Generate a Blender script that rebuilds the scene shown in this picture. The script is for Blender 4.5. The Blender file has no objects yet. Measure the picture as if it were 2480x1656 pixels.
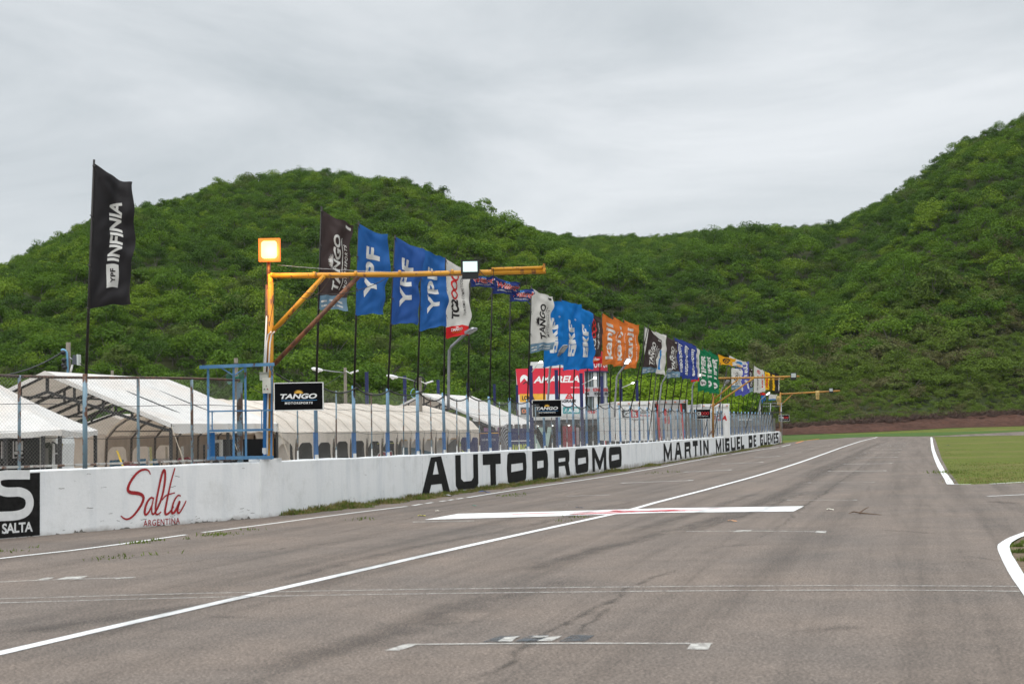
import bpy, bmesh, math, random
import numpy as np
from mathutils import Vector, Matrix

random.seed(7)
RNG = np.random.default_rng(11)
SC = bpy.context.scene
COL = SC.collection
PI = math.pi

# ------------------------------------------------------------------ camera
F = 3444.0                      # focal length in photo pixels (50 mm on 36 mm, photo 2480 wide)
EYE = Vector((0, 0, 1.72))
PITCH, ROLL = math.atan(216 / F), 0.020
Fw = Vector((0, math.cos(PITCH), math.sin(PITCH)))
U0 = Vector((0, -math.sin(PITCH), math.cos(PITCH)))
R0 = Vector((1, 0, 0))
Rt = R0 * math.cos(ROLL) - U0 * math.sin(ROLL)
Up = U0 * math.cos(ROLL) + R0 * math.sin(ROLL)
cd = bpy.data.cameras.new("camera")
cam = bpy.data.objects.new("camera", cd)
COL.objects.link(cam)
m3 = Matrix((Rt, Up, -Fw)).transposed()
cam.matrix_world = Matrix.Translation(EYE) @ m3.to_4x4()
cd.sensor_width = 36.0
cd.lens = 50.0
cd.clip_start = 0.1
cd.clip_end = 6000
cd.dof.use_dof = True
cd.dof.focus_distance = 60.0
cd.dof.aperture_fstop = 3.5
SC.camera = cam

# ------------------------------------------------------------------ sky, sun, exposure
SC.view_settings.view_transform = 'Standard'
SC.view_settings.look = 'None'
SC.view_settings.exposure = 0.1
SC.view_settings.gamma = 1.0
SUN_EL, SUN_AZ = math.radians(58), math.radians(205)   # behind the camera, a little left
W = bpy.data.worlds.new("World")
SC.world = W
W.use_nodes = True
nt = W.node_tree
nt.nodes.clear()
def N(t, kind, **kw):
    n = t.nodes.new(kind)
    for k, v in kw.items():
        setattr(n, k, v)
    return n
out = N(nt, 'ShaderNodeOutputWorld')
bg = N(nt, 'ShaderNodeBackground')
bg.inputs['Strength'].default_value = 0.1
sky = N(nt, 'ShaderNodeTexSky')
sky.sky_type = 'NISHITA'
sky.sun_disc = False
sky.sun_elevation = SUN_EL
sky.sun_rotation = SUN_AZ
tc = N(nt, 'ShaderNodeTexCoord')
mp = N(nt, 'ShaderNodeMapping')
mp.inputs['Scale'].default_value = (1.9, 1.9, 7.5)
mp.inputs['Rotation'].default_value = (0.0, 0.07, 0.4)
n1 = N(nt, 'ShaderNodeTexNoise')
n1.inputs['Scale'].default_value = 1.1
n1.inputs['Detail'].default_value = 7
n1.inputs['Roughness'].default_value = 0.58
n1.inputs['Distortion'].default_value = 0.55
cr = N(nt, 'ShaderNodeValToRGB')
cr.color_ramp.elements[0].position = 0.36
cr.color_ramp.elements[0].color = (5.4, 5.85, 6.15, 1)
cr.color_ramp.elements[1].position = 0.66
cr.color_ramp.elements[1].color = (7.9, 8.2, 8.45, 1)
sx = N(nt, 'ShaderNodeSeparateXYZ')
mr = N(nt, 'ShaderNodeMapRange')
mr.inputs['From Min'].default_value = 0.30
mr.inputs['From Max'].default_value = 0.95
mr.inputs['To Min'].default_value = 1.0
mr.inputs['To Max'].default_value = 2.9
mul = N(nt, 'ShaderNodeVectorMath', operation='SCALE')
mix = N(nt, 'ShaderNodeMix', data_type='RGBA')
mix.inputs['Factor'].default_value = 0.94
L = nt.links.new
L(tc.outputs['Generated'], mp.inputs['Vector'])
L(mp.outputs['Vector'], n1.inputs['Vector'])
L(n1.outputs['Fac'], cr.inputs['Fac'])
L(tc.outputs['Generated'], sx.inputs[0])
L(sx.outputs['Z'], mr.inputs['Value'])
L(cr.outputs['Color'], mul.inputs[0])
L(mr.outputs['Result'], mul.inputs['Scale'])
L(sky.outputs['Color'], mix.inputs['A'])
L(mul.outputs['Vector'], mix.inputs['B'])
L(mix.outputs['Result'], bg.inputs['Color'])
L(bg.outputs['Background'], out.inputs['Surface'])
sl = bpy.data.lights.new("sun", 'SUN')
sl.energy = 1.2
sl.angle = math.radians(20)
sl.color = (1.0, 0.96, 0.9)
so = bpy.data.objects.new("sun", sl)
COL.objects.link(so)
sd = Vector((math.sin(SUN_AZ) * math.cos(SUN_EL), math.cos(SUN_AZ) * math.cos(SUN_EL), math.sin(SUN_EL)))
so.rotation_euler = sd.to_track_quat('Z', 'Y').to_euler()
so.location = (0, -20, 60)

# ------------------------------------------------------------------ measuring helpers (photo pixels -> metres)
def ray(px, py):
    return Fw + Rt * ((px - 1240) / F) + Up * ((828 - py) / F)
def Wp(px, py, d):              # world point at depth d along the view axis' ground distance (Y)
    r = ray(px, py)
    return EYE + r * (d / r.y)
def horiz(px):
    return 1044 + (1240 - px) * 0.02
WA = Wp(660, 1250, 30.6)        # right stretch of the pit wall, foot line
WB = Wp(1893, 1073.5, 139.6)
WC = Wp(640, 1252, 30.17)       # left stretch
WD = Wp(0, 1305, 25.05)
E1 = Vector((WB.x - WA.x, WB.y - WA.y, 0)).normalized()   # along the pit straight
E2 = Vector((E1.y, -E1.x, 0))                             # towards the track (right)
EL = Vector((WC.x - WD.x, WC.y - WD.y, 0)).normalized()
EL2 = Vector((EL.y, -EL.x, 0))
_gd = [0, 25, 30.6]
_gz = [0, 0, 0]
for (x, y, hp) in ((950, 1216, 110.2), (1000, 1208, 106), (1150, 1187.5, 93), (1300, 1168, 80.3), (1450, 1146.5, 67.5), (1600, 1123.6, 54.6), (1750, 1099, 41.8), (1893, 1073.5, 29.6)):
    d = F * 1.2 / hp
    _gd.append(d)
    _gz.append(Wp(x, y, d).z)
_gd += [165, 178, 215, 226, 238, 250, 5000]
_gz += [-0.02, 0.0, 0.45, 0.95, 2.2, 2.8, 3.0]
_gd = np.array(_gd); _gz = np.array(_gz)
_fd = np.arange(0, 260, 1.0)
_fz = np.interp(_fd, _gd, _gz)
_k = np.exp(-0.5 * (np.arange(-8, 9) / 3.0) ** 2); _k /= _k.sum()
_fs = np.convolve(np.pad(_fz, 8, mode='edge'), _k, mode='valid')
SKYL = np.array([(-2600, 1000), (-1500, 950), (-600, 830), (0, 668), (100, 617), (200, 566), (290, 525), (430, 500), (520, 460), (600, 437), (680, 427), (740, 414), (850, 427), (930, 442), (1020, 477), (1100, 507), (1200, 537), (1290, 557), (1400, 572), (1500, 573), (1600, 576), (1720, 564), (1800, 557), (1920, 560), (2040, 556), (2150, 500), (2250, 434), (2330, 378), (2400, 354), (2480, 328), (2800, 228), (3300, 250), (4000, 520), (5200, 950)], float)
RIDGE = np.array([(-2600, 420), (0, 430), (740, 470), (1100, 520), (1500, 600), (1900, 560), (2100, 480), (2480, 430), (3300, 430), (5200, 430)], float)
FOOT = np.array([(-2600, 190), (0, 200), (900, 205), (1400, 222), (1800, 244), (2100, 252), (2480, 266), (5200, 290)], float)
def vnoise(x, y, seed=0):
    x = np.asarray(x, float); y = np.asarray(y, float)
    xi = np.floor(x).astype(np.int64); yi = np.floor(y).astype(np.int64)
    fx = x - xi; fy = y - yi
    fx = fx * fx * (3 - 2 * fx); fy = fy * fy * (3 - 2 * fy)
    def h(a, b):
        n = (a * 374761393 + b * 668265263 + seed * 974634777) & 0x7fffffff
        n = ((n ^ (n >> 13)) * 1274126177) & 0x7fffffff
        return ((n ^ (n >> 16)) & 0xffff) / 65535.0
    return (h(xi, yi) * (1 - fx) + h(xi + 1, yi) * fx) * (1 - fy) + (h(xi, yi + 1) * (1 - fx) + h(xi + 1, yi + 1) * fx) * fy
def _spur(X, Y, pts, amp, w):
    P = [((c - 1240) / F * d, d) for c, d in pts]
    best = np.full(np.shape(X), 1e9); tt_ = np.zeros(np.shape(X))
    for i, ((ax, ay), (bx, by)) in enumerate(zip(P, P[1:])):
        L2 = (bx - ax) ** 2 + (by - ay) ** 2
        t = np.clip(((X - ax) * (bx - ax) + (Y - ay) * (by - ay)) / L2, 0, 1)
        d = np.hypot(X - ax - t * (bx - ax), Y - ay - t * (by - ay))
        k = d < best
        best = np.where(k, d, best); tt_ = np.where(k, (i + t) / (len(P) - 1), tt_)
    return amp * np.exp(-(best / w) ** 2) * np.sin(PI * (.12 + .8 * tt_))
def Hn(X, Y):
    X = np.asarray(X, float); Y = np.asarray(Y, float)
    base = np.interp(Y, _fd, _fs)
    base = base + np.clip((Y - 185) / 40, 0, 1) * np.clip((X - 38) / 40, -0.5, 1.2) * 0.35
    r = np.hypot(X, Y)
    az = np.arctan2(X, np.maximum(Y, 1e-3))
    col = np.where(Y > 1, 1240 + F * np.tan(np.clip(az, -0.95, 0.95)), 1e5 * np.sign(X))
    col = np.clip(col, -2600, 5200)
    dr = np.interp(col, RIDGE[:, 0], RIDGE[:, 1])
    r0 = np.interp(col, FOOT[:, 0], FOOT[:, 1])
    ys = np.interp(col, SKYL[:, 0], SKYL[:, 1]) + 4.2 * 3444 / dr * 0.85     # crowns stand above the bare ridge
    zr = 1.72 + (1044 + (1240 - col) * 0.02 - ys) / F * dr
    t = (r - r0) / (dr - r0)
    tt = np.clip(t, 0, 1)
    s = tt * tt * (3 - 2 * tt) * 0.35 + tt * 0.65
    over = np.clip(t - 1, 0, 3)
    s = s - 0.55 * over ** 1.5
    s = np.maximum(s, np.where(t > 1, 0.05, 0.0))
    bump = ((vnoise(X / 70, Y / 70, 3) - 0.5) * 17 + (vnoise(X / 28, Y / 28, 5) - 0.5) * 6) * np.sqrt(np.clip(1 - t, 0, 1))
    sp_ = _spur(X, Y, [(2030, 440), (1880, 412), (1700, 372), (1520, 318)], 13, 24) + _spur(X, Y, [(900, 440), (1080, 410), (1280, 350), (1400, 290)], 8, 22) + _spur(X, Y, [(300, 400), (330, 330), (300, 260)], 7, 20) + _spur(X, Y, [(2400, 400), (2250, 340), (2150, 290)], 7, 20)
    zr = zr + 0 * t
    bump = bump + 0
    s_add = np.where((t > 0) & (t < .93), sp_ * np.clip((.93 - t) * 6, 0, 1) * np.clip(t * 6, 0, 1), 0)
    base = base + s_add
    return base + np.where(t > 0, (zr - base + s_add) * s + bump * np.clip(tt * (1 - tt) * 4, 0, 1), 0)
def H(x, y):
    return float(Hn(np.array([x]), np.array([y]))[0])
def GP(px, py):                 # where a photo pixel meets the ground
    r = ray(px, py)
    lo, hi = 3.0, 420.0
    f = lambda d: EYE.z + r.z / r.y * d - H(r.x / r.y * d, d)
    d, st = lo, 2.0
    while d < hi and f(d) > 0:
        d += st
    a, b = d - st, d
    for _ in range(30):
        c = (a + b) / 2
        if f(c) > 0: a = c
        else: b = c
    return Vector((r.x / r.y * a, a, H(r.x / r.y * a, a)))
def plane_hit(px, py, P0, n):
    r = ray(px, py)
    return EYE + r * ((P0 - EYE).dot(n) / r.dot(n))
def wall_u(px, py=None, left=False):
    if py is None:
        py = 1180 if px < 900 else (1140 if px < 1500 else 1085)
    if left:
        return (plane_hit(px, py, WC, EL2) - WC).dot(EL)
    return (plane_hit(px, py, WA, E2) - WA).dot(E1)
WALL_H = 1.2
def wallR(u, v, off=0.0):       # point on the track face of the right stretch
    p = WA + E1 * u + E2 * off
    return Vector((p.x, p.y, float(np.interp(p.y, _fd, _fs)) + v))
def wallL(u, v, off=0.0):
    p = WC + EL * u + EL2 * off
    return Vector((p.x, p.y, float(np.interp(p.y, _fd, _fs)) + v))

# ------------------------------------------------------------------ object helpers
def tag(o, label=None, cat=None, group=None, kind=None):
    if label: o['label'] = label
    if cat: o['category'] = cat
    if group: o['group'] = group
    if kind: o['kind'] = kind
    return o
def thing(name, label, cat, loc, group=None):
    o = bpy.data.objects.new(name, None)
    o.empty_display_size = 0.2
    COL.objects.link(o)
    o.location = loc
    return tag(o, label, cat, group)
def base_of(p):
    while p.parent is not None:
        p = p.parent
    return p.location.copy()
def copy_of(o, parent, delta=None):
    c = o.copy()
    COL.objects.link(c)
    c.parent = parent
    if delta is not None:
        c.location = delta
    return c

class MB:
    def __init__(s):
        s.v, s.f, s.m, s.sm = [], [], [], []
    def face(s, pts, m=0, sm=False):
        i = len(s.v)
        s.v += [tuple(p) for p in pts]
        s.f.append(tuple(range(i, i + len(pts)))); s.m.append(m); s.sm.append(sm)
    def hexa(s, p, m=0):                # 8 corners: bottom ring 0-3, top ring 4-7
        i = len(s.v)
        s.v += [tuple(q) for q in p]
        for f in ((3, 2, 1, 0), (4, 5, 6, 7), (0, 1, 5, 4), (1, 2, 6, 5), (2, 3, 7, 6), (3, 0, 4, 7)):
            s.f.append(tuple(i + k for k in f)); s.m.append(m); s.sm.append(False)
    def box(s, c, size, ax=None, m=0, ay=None, az=None):   # c = centre of the base
        ax = (ax or Vector((1, 0, 0))).normalized()
        az = az or Vector((0, 0, 1))
        ay = ay or az.cross(ax)
        c = Vector(c); hx, hy = ax * size[0] / 2, ay * size[1] / 2
        z = az * size[2]
        lo = [c - hx - hy, c + hx - hy, c + hx + hy, c - hx + hy]
        s.hexa(lo + [q + z for q in lo], m)
    def beam(s, a, b, w, h, m=0):       # rectangular bar from a to b
        a, b = Vector(a), Vector(b)
        d = (b - a).normalized()
        up = Vector((0, 0, 1)) if abs(d.z) < 0.95 else Vector((0, 1, 0))
        x = d.cross(up).normalized() * w / 2
        y = x.cross(d).normalized() * h / 2
        lo = [a - x - y, a + x - y, a + x + y, a - x + y]
        s.hexa(lo + [q + (b - a) for q in lo], m)
    def tube(s, pts, r, n=8, m=0, cap=True, rs=None):
        pts = [Vector(p) for p in pts]
        i0 = len(s.v)
        for k, p in enumerate(pts):
            d = (pts[min(k + 1, len(pts) - 1)] - pts[max(k - 1, 0)]).normalized()
            up = Vector((0, 0, 1)) if abs(d.z) < 0.9 else Vector((0, 1, 0))
            x = d.cross(up).normalized(); y = d.cross(x).normalized()
            rr = rs[k] if rs else r
            for j in range(n):
                a = 2 * PI * j / n
                s.v.append(tuple(p + x * math.cos(a) * rr + y * math.sin(a) * rr))
        for k in range(len(pts) - 1):
            for j in range(n):
                a, b = i0 + k * n + j, i0 + k * n + (j + 1) % n
                s.f.append((a, b, b + n, a + n)); s.m.append(m); s.sm.append(n > 5)
        if cap:
            s.f.append(tuple(i0 + j for j in range(n))[::-1]); s.m.append(m); s.sm.append(False)
            e = i0 + (len(pts) - 1) * n
            s.f.append(tuple(e + j for j in range(n))); s.m.append(m); s.sm.append(False)
    def lathe(s, base, axis, prof, n=16, m=0):   # prof: (radius, height)
        axis = Vector(axis).normalized()
        up = Vector((0, 0, 1)) if abs(axis.z) < 0.9 else Vector((1, 0, 0))
        x = axis.cross(up).normalized(); y = axis.cross(x)
        i0 = len(s.v)
        for r, h in prof:
            for j in range(n):
                a = 2 * PI * j / n
                s.v.append(tuple(Vector(base) + axis * h + x * math.cos(a) * r + y * math.sin(a) * r))
        for k in range(len(prof) - 1):
            for j in range(n):
                a, b = i0 + k * n + j, i0 + k * n + (j + 1) % n
                s.f.append((a, b, b + n, a + n)); s.m.append(m); s.sm.append(True)
    def grid(s, fn, nu, nv, m=0, sm=True, u=(0, 1), v=(0, 1)):   # fn(u, v) -> point; m may be a function
        i0 = len(s.v)
        for j in range(nv + 1):
            for i in range(nu + 1):
                s.v.append(tuple(fn(u[0] + (u[1] - u[0]) * i / nu, v[0] + (v[1] - v[0]) * j / nv)))
        for j in range(nv):
            for i in range(nu):
                a = i0 + j * (nu + 1) + i
                s.f.append((a, a + 1, a + nu + 2, a + nu + 1))
                s.m.append(m((i + .5) / nu, (j + .5) / nv) if callable(m) else m); s.sm.append(sm)
    def build(s, name, mats, parent=None, **kw):
        me = bpy.data.meshes.new(name)
        b = base_of(parent) if parent is not None else Vector((0, 0, 0))
        org = kw.pop('origin', None)
        if parent is None and org is not None:
            b = Vector(org)
        v = np.array(s.v, dtype=np.float64) - np.array(b)
        me.from_pydata(v.tolist(), [], s.f)
        mats = mats if isinstance(mats, (list, tuple)) else [mats]
        for mt in mats:
            me.materials.append(mt)
        me.polygons.foreach_set('material_index', np.array(s.m, dtype=np.int32))
        me.polygons.foreach_set('use_smooth', np.array(s.sm, dtype=bool))
        me.update()
        o = bpy.data.objects.new(name, me)
        COL.objects.link(o)
        if parent is not None:
            o.parent = parent
        elif org is not None:
            o.location = org
        return tag(o, kw.get('label'), kw.get('cat'), kw.get('group'), kw.get('kind'))

# ------------------------------------------------------------------ flat shapes: text and filled outlines -> polygons in 0..1
def _curve_polys(cu):
    o = bpy.data.objects.new("tmp", cu)
    COL.objects.link(o)
    dg = bpy.context.evaluated_depsgraph_get()
    dg.update()
    e = o.evaluated_get(dg)
    me = e.to_mesh()
    v = np.array([(p.co.x, p.co.y) for p in me.vertices])
    f = [tuple(p.vertices) for p in me.polygons]
    e.to_mesh_clear()
    bpy.data.objects.remove(o)
    bpy.data.curves.remove(cu)
    return v, f
_tcache = {}
def text2d(s, bold=0.0, shear=0.0, space=1.0, norm=True):
    key = (s, bold, shear, space)
    if key not in _tcache:
        cu = bpy.data.curves.new("tmp", 'FONT')
        cu.body = s
        cu.offset = bold
        cu.shear = shear
        cu.space_character = space
        cu.resolution_u = 4
        v, f = _curve_polys(cu)
        lo, hi = v.min(0), v.max(0)
        _tcache[key] = ((v - lo) / (hi - lo), f)
    return _tcache[key]
def fill2d(loops):
    cu = bpy.data.curves.new("tmp", 'CURVE')
    cu.dimensions = '2D'
    cu.fill_mode = 'BOTH'
    for lp in loops:
        sp = cu.splines.new('POLY')
        sp.points.add(len(lp) - 1)
        for p, q in zip(sp.points, lp):
            p.co = (q[0], q[1], 0, 1)
        sp.use_cyclic_u = True
    return _curve_polys(cu)
def disc(cx, cy, rx, ry, n=24, a0=0, a1=2 * PI):
    full = abs(a1 - a0 - 2 * PI) < 1e-6
    k = n if full else n + 1
    return [(cx + rx * math.cos(a0 + (a1 - a0) * i / n), cy + ry * math.sin(a0 + (a1 - a0) * i / n)) for i in range(k)]
def decal(mb, poly, rect, surf, off, m, vertical=False, cu=0, cv=0):
    """lay a flat 0..1 shape in the uv rectangle of a surface; cut it along the surface's grid so it follows the folds"""
    V, Fc = poly
    u0, v0, u1, v1 = rect
    if vertical:
        uv = np.stack([u1 - V[:, 1] * (u1 - u0), v0 + V[:, 0] * (v1 - v0)], 1)
    else:
        uv = np.stack([u0 + V[:, 0] * (u1 - u0), v0 + V[:, 1] * (v1 - v0)], 1)
    if cu or cv:
        bm = bmesh.new()
        bv = [bm.verts.new((a, b, 0)) for a, b in uv]
        for f in Fc:
            try: bm.faces.new([bv[i] for i in f])
            except ValueError: pass
        lo, hi = uv.min(0), uv.max(0)
        for n_, ax in ((cu, 0), (cv, 1)):
            for i in range(1, n_):
                t = i / n_
                if lo[ax] < t < hi[ax]:
                    co = (t, 0, 0) if ax == 0 else (0, t, 0)
                    no = (1, 0, 0) if ax == 0 else (0, 1, 0)
                    bmesh.ops.bisect_plane(bm, geom=bm.verts[:] + bm.edges[:] + bm.faces[:], plane_co=co, plane_no=no)
        bm.verts.index_update()
        uv = [(v.co.x, v.co.y) for v in bm.verts]
        Fc = [tuple(v.index for v in f.verts) for f in bm.faces]
        bm.free()
    i0 = len(mb.v)
    for a, b in uv:
        mb.v.append(tuple(surf(a, b, off)))
    for f in Fc:
        mb.f.append(tuple(i0 + k for k in f)); mb.m.append(m); mb.sm.append(bool(cu))

# ------------------------------------------------------------------ materials
def newmat(name):
    m = bpy.data.materials.new(name)
    m.use_nodes = True
    return m, m.node_tree, m.node_tree.nodes['Principled BSDF']
def setp(b, col=None, rough=None, metal=None, spec=None):
    if col is not None: b.inputs['Base Color'].default_value = (*col, 1)
    if rough is not None: b.inputs['Roughness'].default_value = rough
    if metal is not None: b.inputs['Metallic'].default_value = metal
    if spec is not None: b.inputs['Specular IOR Level'].default_value = spec
def noise(t, scale, detail=4, rough=0.55, vec=None, stretch=None, obj=False, rot=None, w=None):
    n = N(t, 'ShaderNodeTexNoise')
    n.inputs['Scale'].default_value = scale
    n.inputs['Detail'].default_value = detail
    n.inputs['Roughness'].default_value = rough
    if vec is None:
        g = N(t, 'ShaderNodeTexCoord') if obj else N(t, 'ShaderNodeNewGeometry')
        vec = g.outputs['Object'] if obj else g.outputs['Position']
    if stretch or rot:
        mp = N(t, 'ShaderNodeMapping')
        if rot: 
            m0 = N(t, 'ShaderNodeMapping')
            m0.inputs['Rotation'].default_value = rot
            t.links.new(vec, m0.inputs['Vector']); vec = m0.outputs['Vector']
        mp.inputs['Scale'].default_value = stretch or (1, 1, 1)
        t.links.new(vec, mp.inputs['Vector'])
        vec = mp.outputs['Vector']
    t.links.new(vec, n.inputs['Vector'])
    return n.outputs['Fac']
def ramp(t, fac, stops):
    r = N(t, 'ShaderNodeValToRGB')
    e = r.color_ramp.elements
    while len(e) > 1: e.remove(e[-1])
    e[0].position = stops[0][0]; e[0].color = (*stops[0][1], 1) if len(stops[0][1]) == 3 else stops[0][1]
    for p, c in stops[1:]:
        x = e.new(p); x.color = (*c, 1)
    t.links.new(fac, r.inputs['Fac'])
    return r.outputs['Color']
def mixc(t, fac, a, b, mode='MIX'):
    m = N(t, 'ShaderNodeMix', data_type='RGBA', blend_type=mode)
    for s, v in (('Factor', fac), ('A', a), ('B', b)):
        if isinstance(v, (int, float)): m.inputs[s].default_value = v
        elif isinstance(v, tuple): m.inputs[s].default_value = (*v, 1)
        else: t.links.new(v, m.inputs[s])
    return m.outputs['Result']
def bump(t, b, h, strength=0.3, dist=0.02):
    n = N(t, 'ShaderNodeBump')
    n.inputs['Strength'].default_value = strength
    n.inputs['Distance'].default_value = dist
    t.links.new(h, n.inputs['Height'])
    t.links.new(n.outputs['Normal'], b.inputs['Normal'])
G3 = lambda x: (x, x, x)
_mc = {}
def M(name, col, rough=0.6, metal=0.0, var=0.18, scale=3.0, spec=0.5, bmp=0.0, obj=False):
    """plain painted / metal surface with a little unevenness"""
    if name in _mc: return _mc[name]
    m, t, b = newmat(name)
    setp(b, col, rough, metal, spec)
    if var:
        f = noise(t, scale, 6, 0.6, obj=obj)
        lo = tuple(max(0, c * (1 - var)) for c in col); hi = tuple(min(1, c * (1 + var * .7)) for c in col)
        t.links.new(ramp(t, f, [(0.3, lo), (0.7, hi)]), b.inputs['Base Color'])
        if bmp: bump(t, b, f, bmp)
    _mc[name] = m
    return m
def Mrust(name, col, rust=(0.11, 0.045, 0.02), amt=0.55, scale=6.0, rough=0.55, fade=None):
    if name in _mc: return _mc[name]
    m, t, b = newmat(name)
    setp(b, col, rough)
    f = noise(t, scale, 8, 0.68, stretch=(1, 1, 0.45))
    f2 = noise(t, 1.7, 3, 0.5)
    base = ramp(t, f2, [(0.3, tuple(c * .8 for c in col)), (0.7, fade or tuple(min(1, c * 1.15) for c in col))])
    k = ramp(t, f, [(amt, G3(0)), (amt + .05, G3(1))])
    t.links.new(mixc(t, k, base, rust), b.inputs['Base Color'])
    bump(t, b, f, 0.15)
    _mc[name] = m
    return m
def Mcloth(name, col, trans=0.25, rough=0.75, var=0.1):
    if name in _mc: return _mc[name]
    m, t, b = newmat(name)
    setp(b, col, rough, spec=0.25)
    f = noise(t, 2.3, 5, 0.6)
    c = ramp(t, f, [(0.3, tuple(x * (1 - var) for x in col)), (0.7, tuple(min(1, x * (1 + var)) for x in col))])
    t.links.new(c, b.inputs['Base Color'])
    tr = N(t, 'ShaderNodeBsdfTranslucent')
    t.links.new(c, tr.inputs['Color'])
    mx = N(t, 'ShaderNodeMixShader')
    mx.inputs['Fac'].default_value = trans
    t.links.new(b.outputs[0], mx.inputs[1]); t.links.new(tr.outputs[0], mx.inputs[2])
    t.links.new(mx.outputs[0], t.nodes['Material Output'].inputs['Surface'])
    _mc[name] = m
    return m
def Memit(name, col, strength):
    m, t, b = newmat(name)
    setp(b, (.02, .02, .02), 0.4)
    b.inputs['Emission Color'].default_value = (*col, 1)
    b.inputs['Emission Strength'].default_value = strength
    return m

# ------------------------------------------------------------------ setting materials
def mat_asphalt():
    m, t, b = newmat("asphalt")
    rot = math.atan2(E1.x, E1.y)
    g = N(t, 'ShaderNodeNewGeometry').outputs['Position']
    fine = noise(t, 42, 3, 0.7, vec=g)
    vo = N(t, 'ShaderNodeTexVoronoi'); vo.inputs['Scale'].default_value = 55
    t.links.new(g, vo.inputs['Vector'])
    big = noise(t, 0.35, 5, 0.6, vec=g)
    mid = noise(t, 2.2, 4, 0.6, vec=g)
    lane = noise(t, 1.0, 4, 0.6, vec=g, rot=(0, 0, rot), stretch=(1.5, 0.035, 1))
    lane2 = noise(t, 1.0, 3, 0.6, vec=g, rot=(0, 0, rot - 0.05), stretch=(5.0, 0.09, 1))
    c = ramp(t, fine, [(0.27, (0.066, 0.056, 0.048)), (0.5, (0.171, 0.140, 0.119)), (0.72, (0.340, 0.275, 0.228))])
    c = mixc(t, 1.0, c, ramp(t, vo.outputs['Distance'], [(0.0, G3(1.2)), (0.6, G3(0.80))]), 'MULTIPLY')
    c = mixc(t, 1.0, c, ramp(t, big, [(0.3, (0.82, 0.84, 0.86)), (0.7, (1.14, 1.10, 1.06))]), 'MULTIPLY')
    c = mixc(t, 1.0, c, ramp(t, mid, [(0.3, G3(0.90)), (0.7, G3(1.08))]), 'MULTIPLY')
    c = mixc(t, 1.0, c, ramp(t, lane, [(0.25, G3(0.62)), (0.55, G3(1.05))]), 'MULTIPLY')
    c = mixc(t, 1.0, c, ramp(t, lane2, [(0.22, G3(0.76)), (0.42, G3(1.02))]), 'MULTIPLY')
    t.links.new(c, b.inputs['Base Color'])
    setp(b, rough=0.85, spec=0.25)
    bump(t, b, fine, 0.5, 0.006)
    return m
def mat_paint(name, col, wear=0.42, soft=0.06, under=None, scale=7, edge=0):
    m, t, b = newmat(name)
    g = N(t, 'ShaderNodeNewGeometry').outputs['Position']
    f = noise(t, scale, 8, 0.7, vec=g)
    f2 = noise(t, 60, 3, 0.7, vec=g)
    k = ramp(t, f, [(wear - soft, G3(0)), (wear + soft, G3(1))])
    cc = mixc(t, 1.0, col, ramp(t, f2, [(0.3, G3(.86)), (.7, G3(1.04))]), 'MULTIPLY')
    t.links.new(cc, b.inputs['Base Color'])
    if edge:
        at = N(t, 'ShaderNodeAttribute'); at.attribute_name = 'core'
        k = mixc(t, 1.0, k, ramp(t, at.outputs['Fac'], [(0.0, G3(0)), (0.9, G3(edge))]), 'MULTIPLY')
    tp = N(t, 'ShaderNodeBsdfTransparent'); mx = N(t, 'ShaderNodeMixShader')
    t.links.new(k, mx.inputs['Fac']); t.links.new(tp.outputs[0], mx.inputs[1]); t.links.new(b.outputs[0], mx.inputs[2])
    t.links.new(mx.outputs[0], t.nodes['Material Output'].inputs['Surface'])
    setp(b, rough=0.7, spec=0.3)
    return m
def mat_grass(name, a, bcol, dry=(0.16, 0.13, 0.05), dr=0.62):
    m, t, b = newmat(name)
    g = N(t, 'ShaderNodeNewGeometry').outputs['Position']
    f = noise(t, 0.55, 6, 0.65, vec=g); f2 = noise(t, 9, 5, 0.7, vec=g); f3 = noise(t, 0.12, 4, 0.6, vec=g)
    c = ramp(t, f2, [(0.28, tuple(x * .55 for x in a)), (0.52, a), (0.75, bcol)])
    c = mixc(t, 1.0, c, ramp(t, f, [(0.3, G3(.75)), (0.7, G3(1.15))]), 'MULTIPLY')
    k = ramp(t, f3, [(dr - .14, G3(0)), (dr + .1, G3(0.75))])
    t.links.new(mixc(t, k, c, dry), b.inputs['Base Color'])
    setp(b, rough=0.9, spec=0.15)
    bump(t, b, f2, 0.8, 0.05)
    return m
def mat_soil():
    m, t, b = newmat("soil")
    g = N(t, 'ShaderNodeNewGeometry').outputs['Position']
    f = noise(t, 1.3, 8, 0.7, vec=g); f2 = noise(t, 0.18, 4, 0.6, vec=g)
    c = ramp(t, f, [(0.25, (0.035, 0.018, 0.013)), (0.55, (0.088, 0.043, 0.030)), (0.72, (0.13, 0.065, 0.045)), (0.80, (0.30, 0.22, 0.13))])
    c = mixc(t, 1.0, c, ramp(t, f2, [(0.3, G3(.75)), (0.7, G3(1.15))]), 'MULTIPLY')
    t.links.new(c, b.inputs['Base Color'])
    setp(b, rough=0.95, spec=0.1)
    bump(t, b, f, 1.0, 0.25)
    return m
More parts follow.
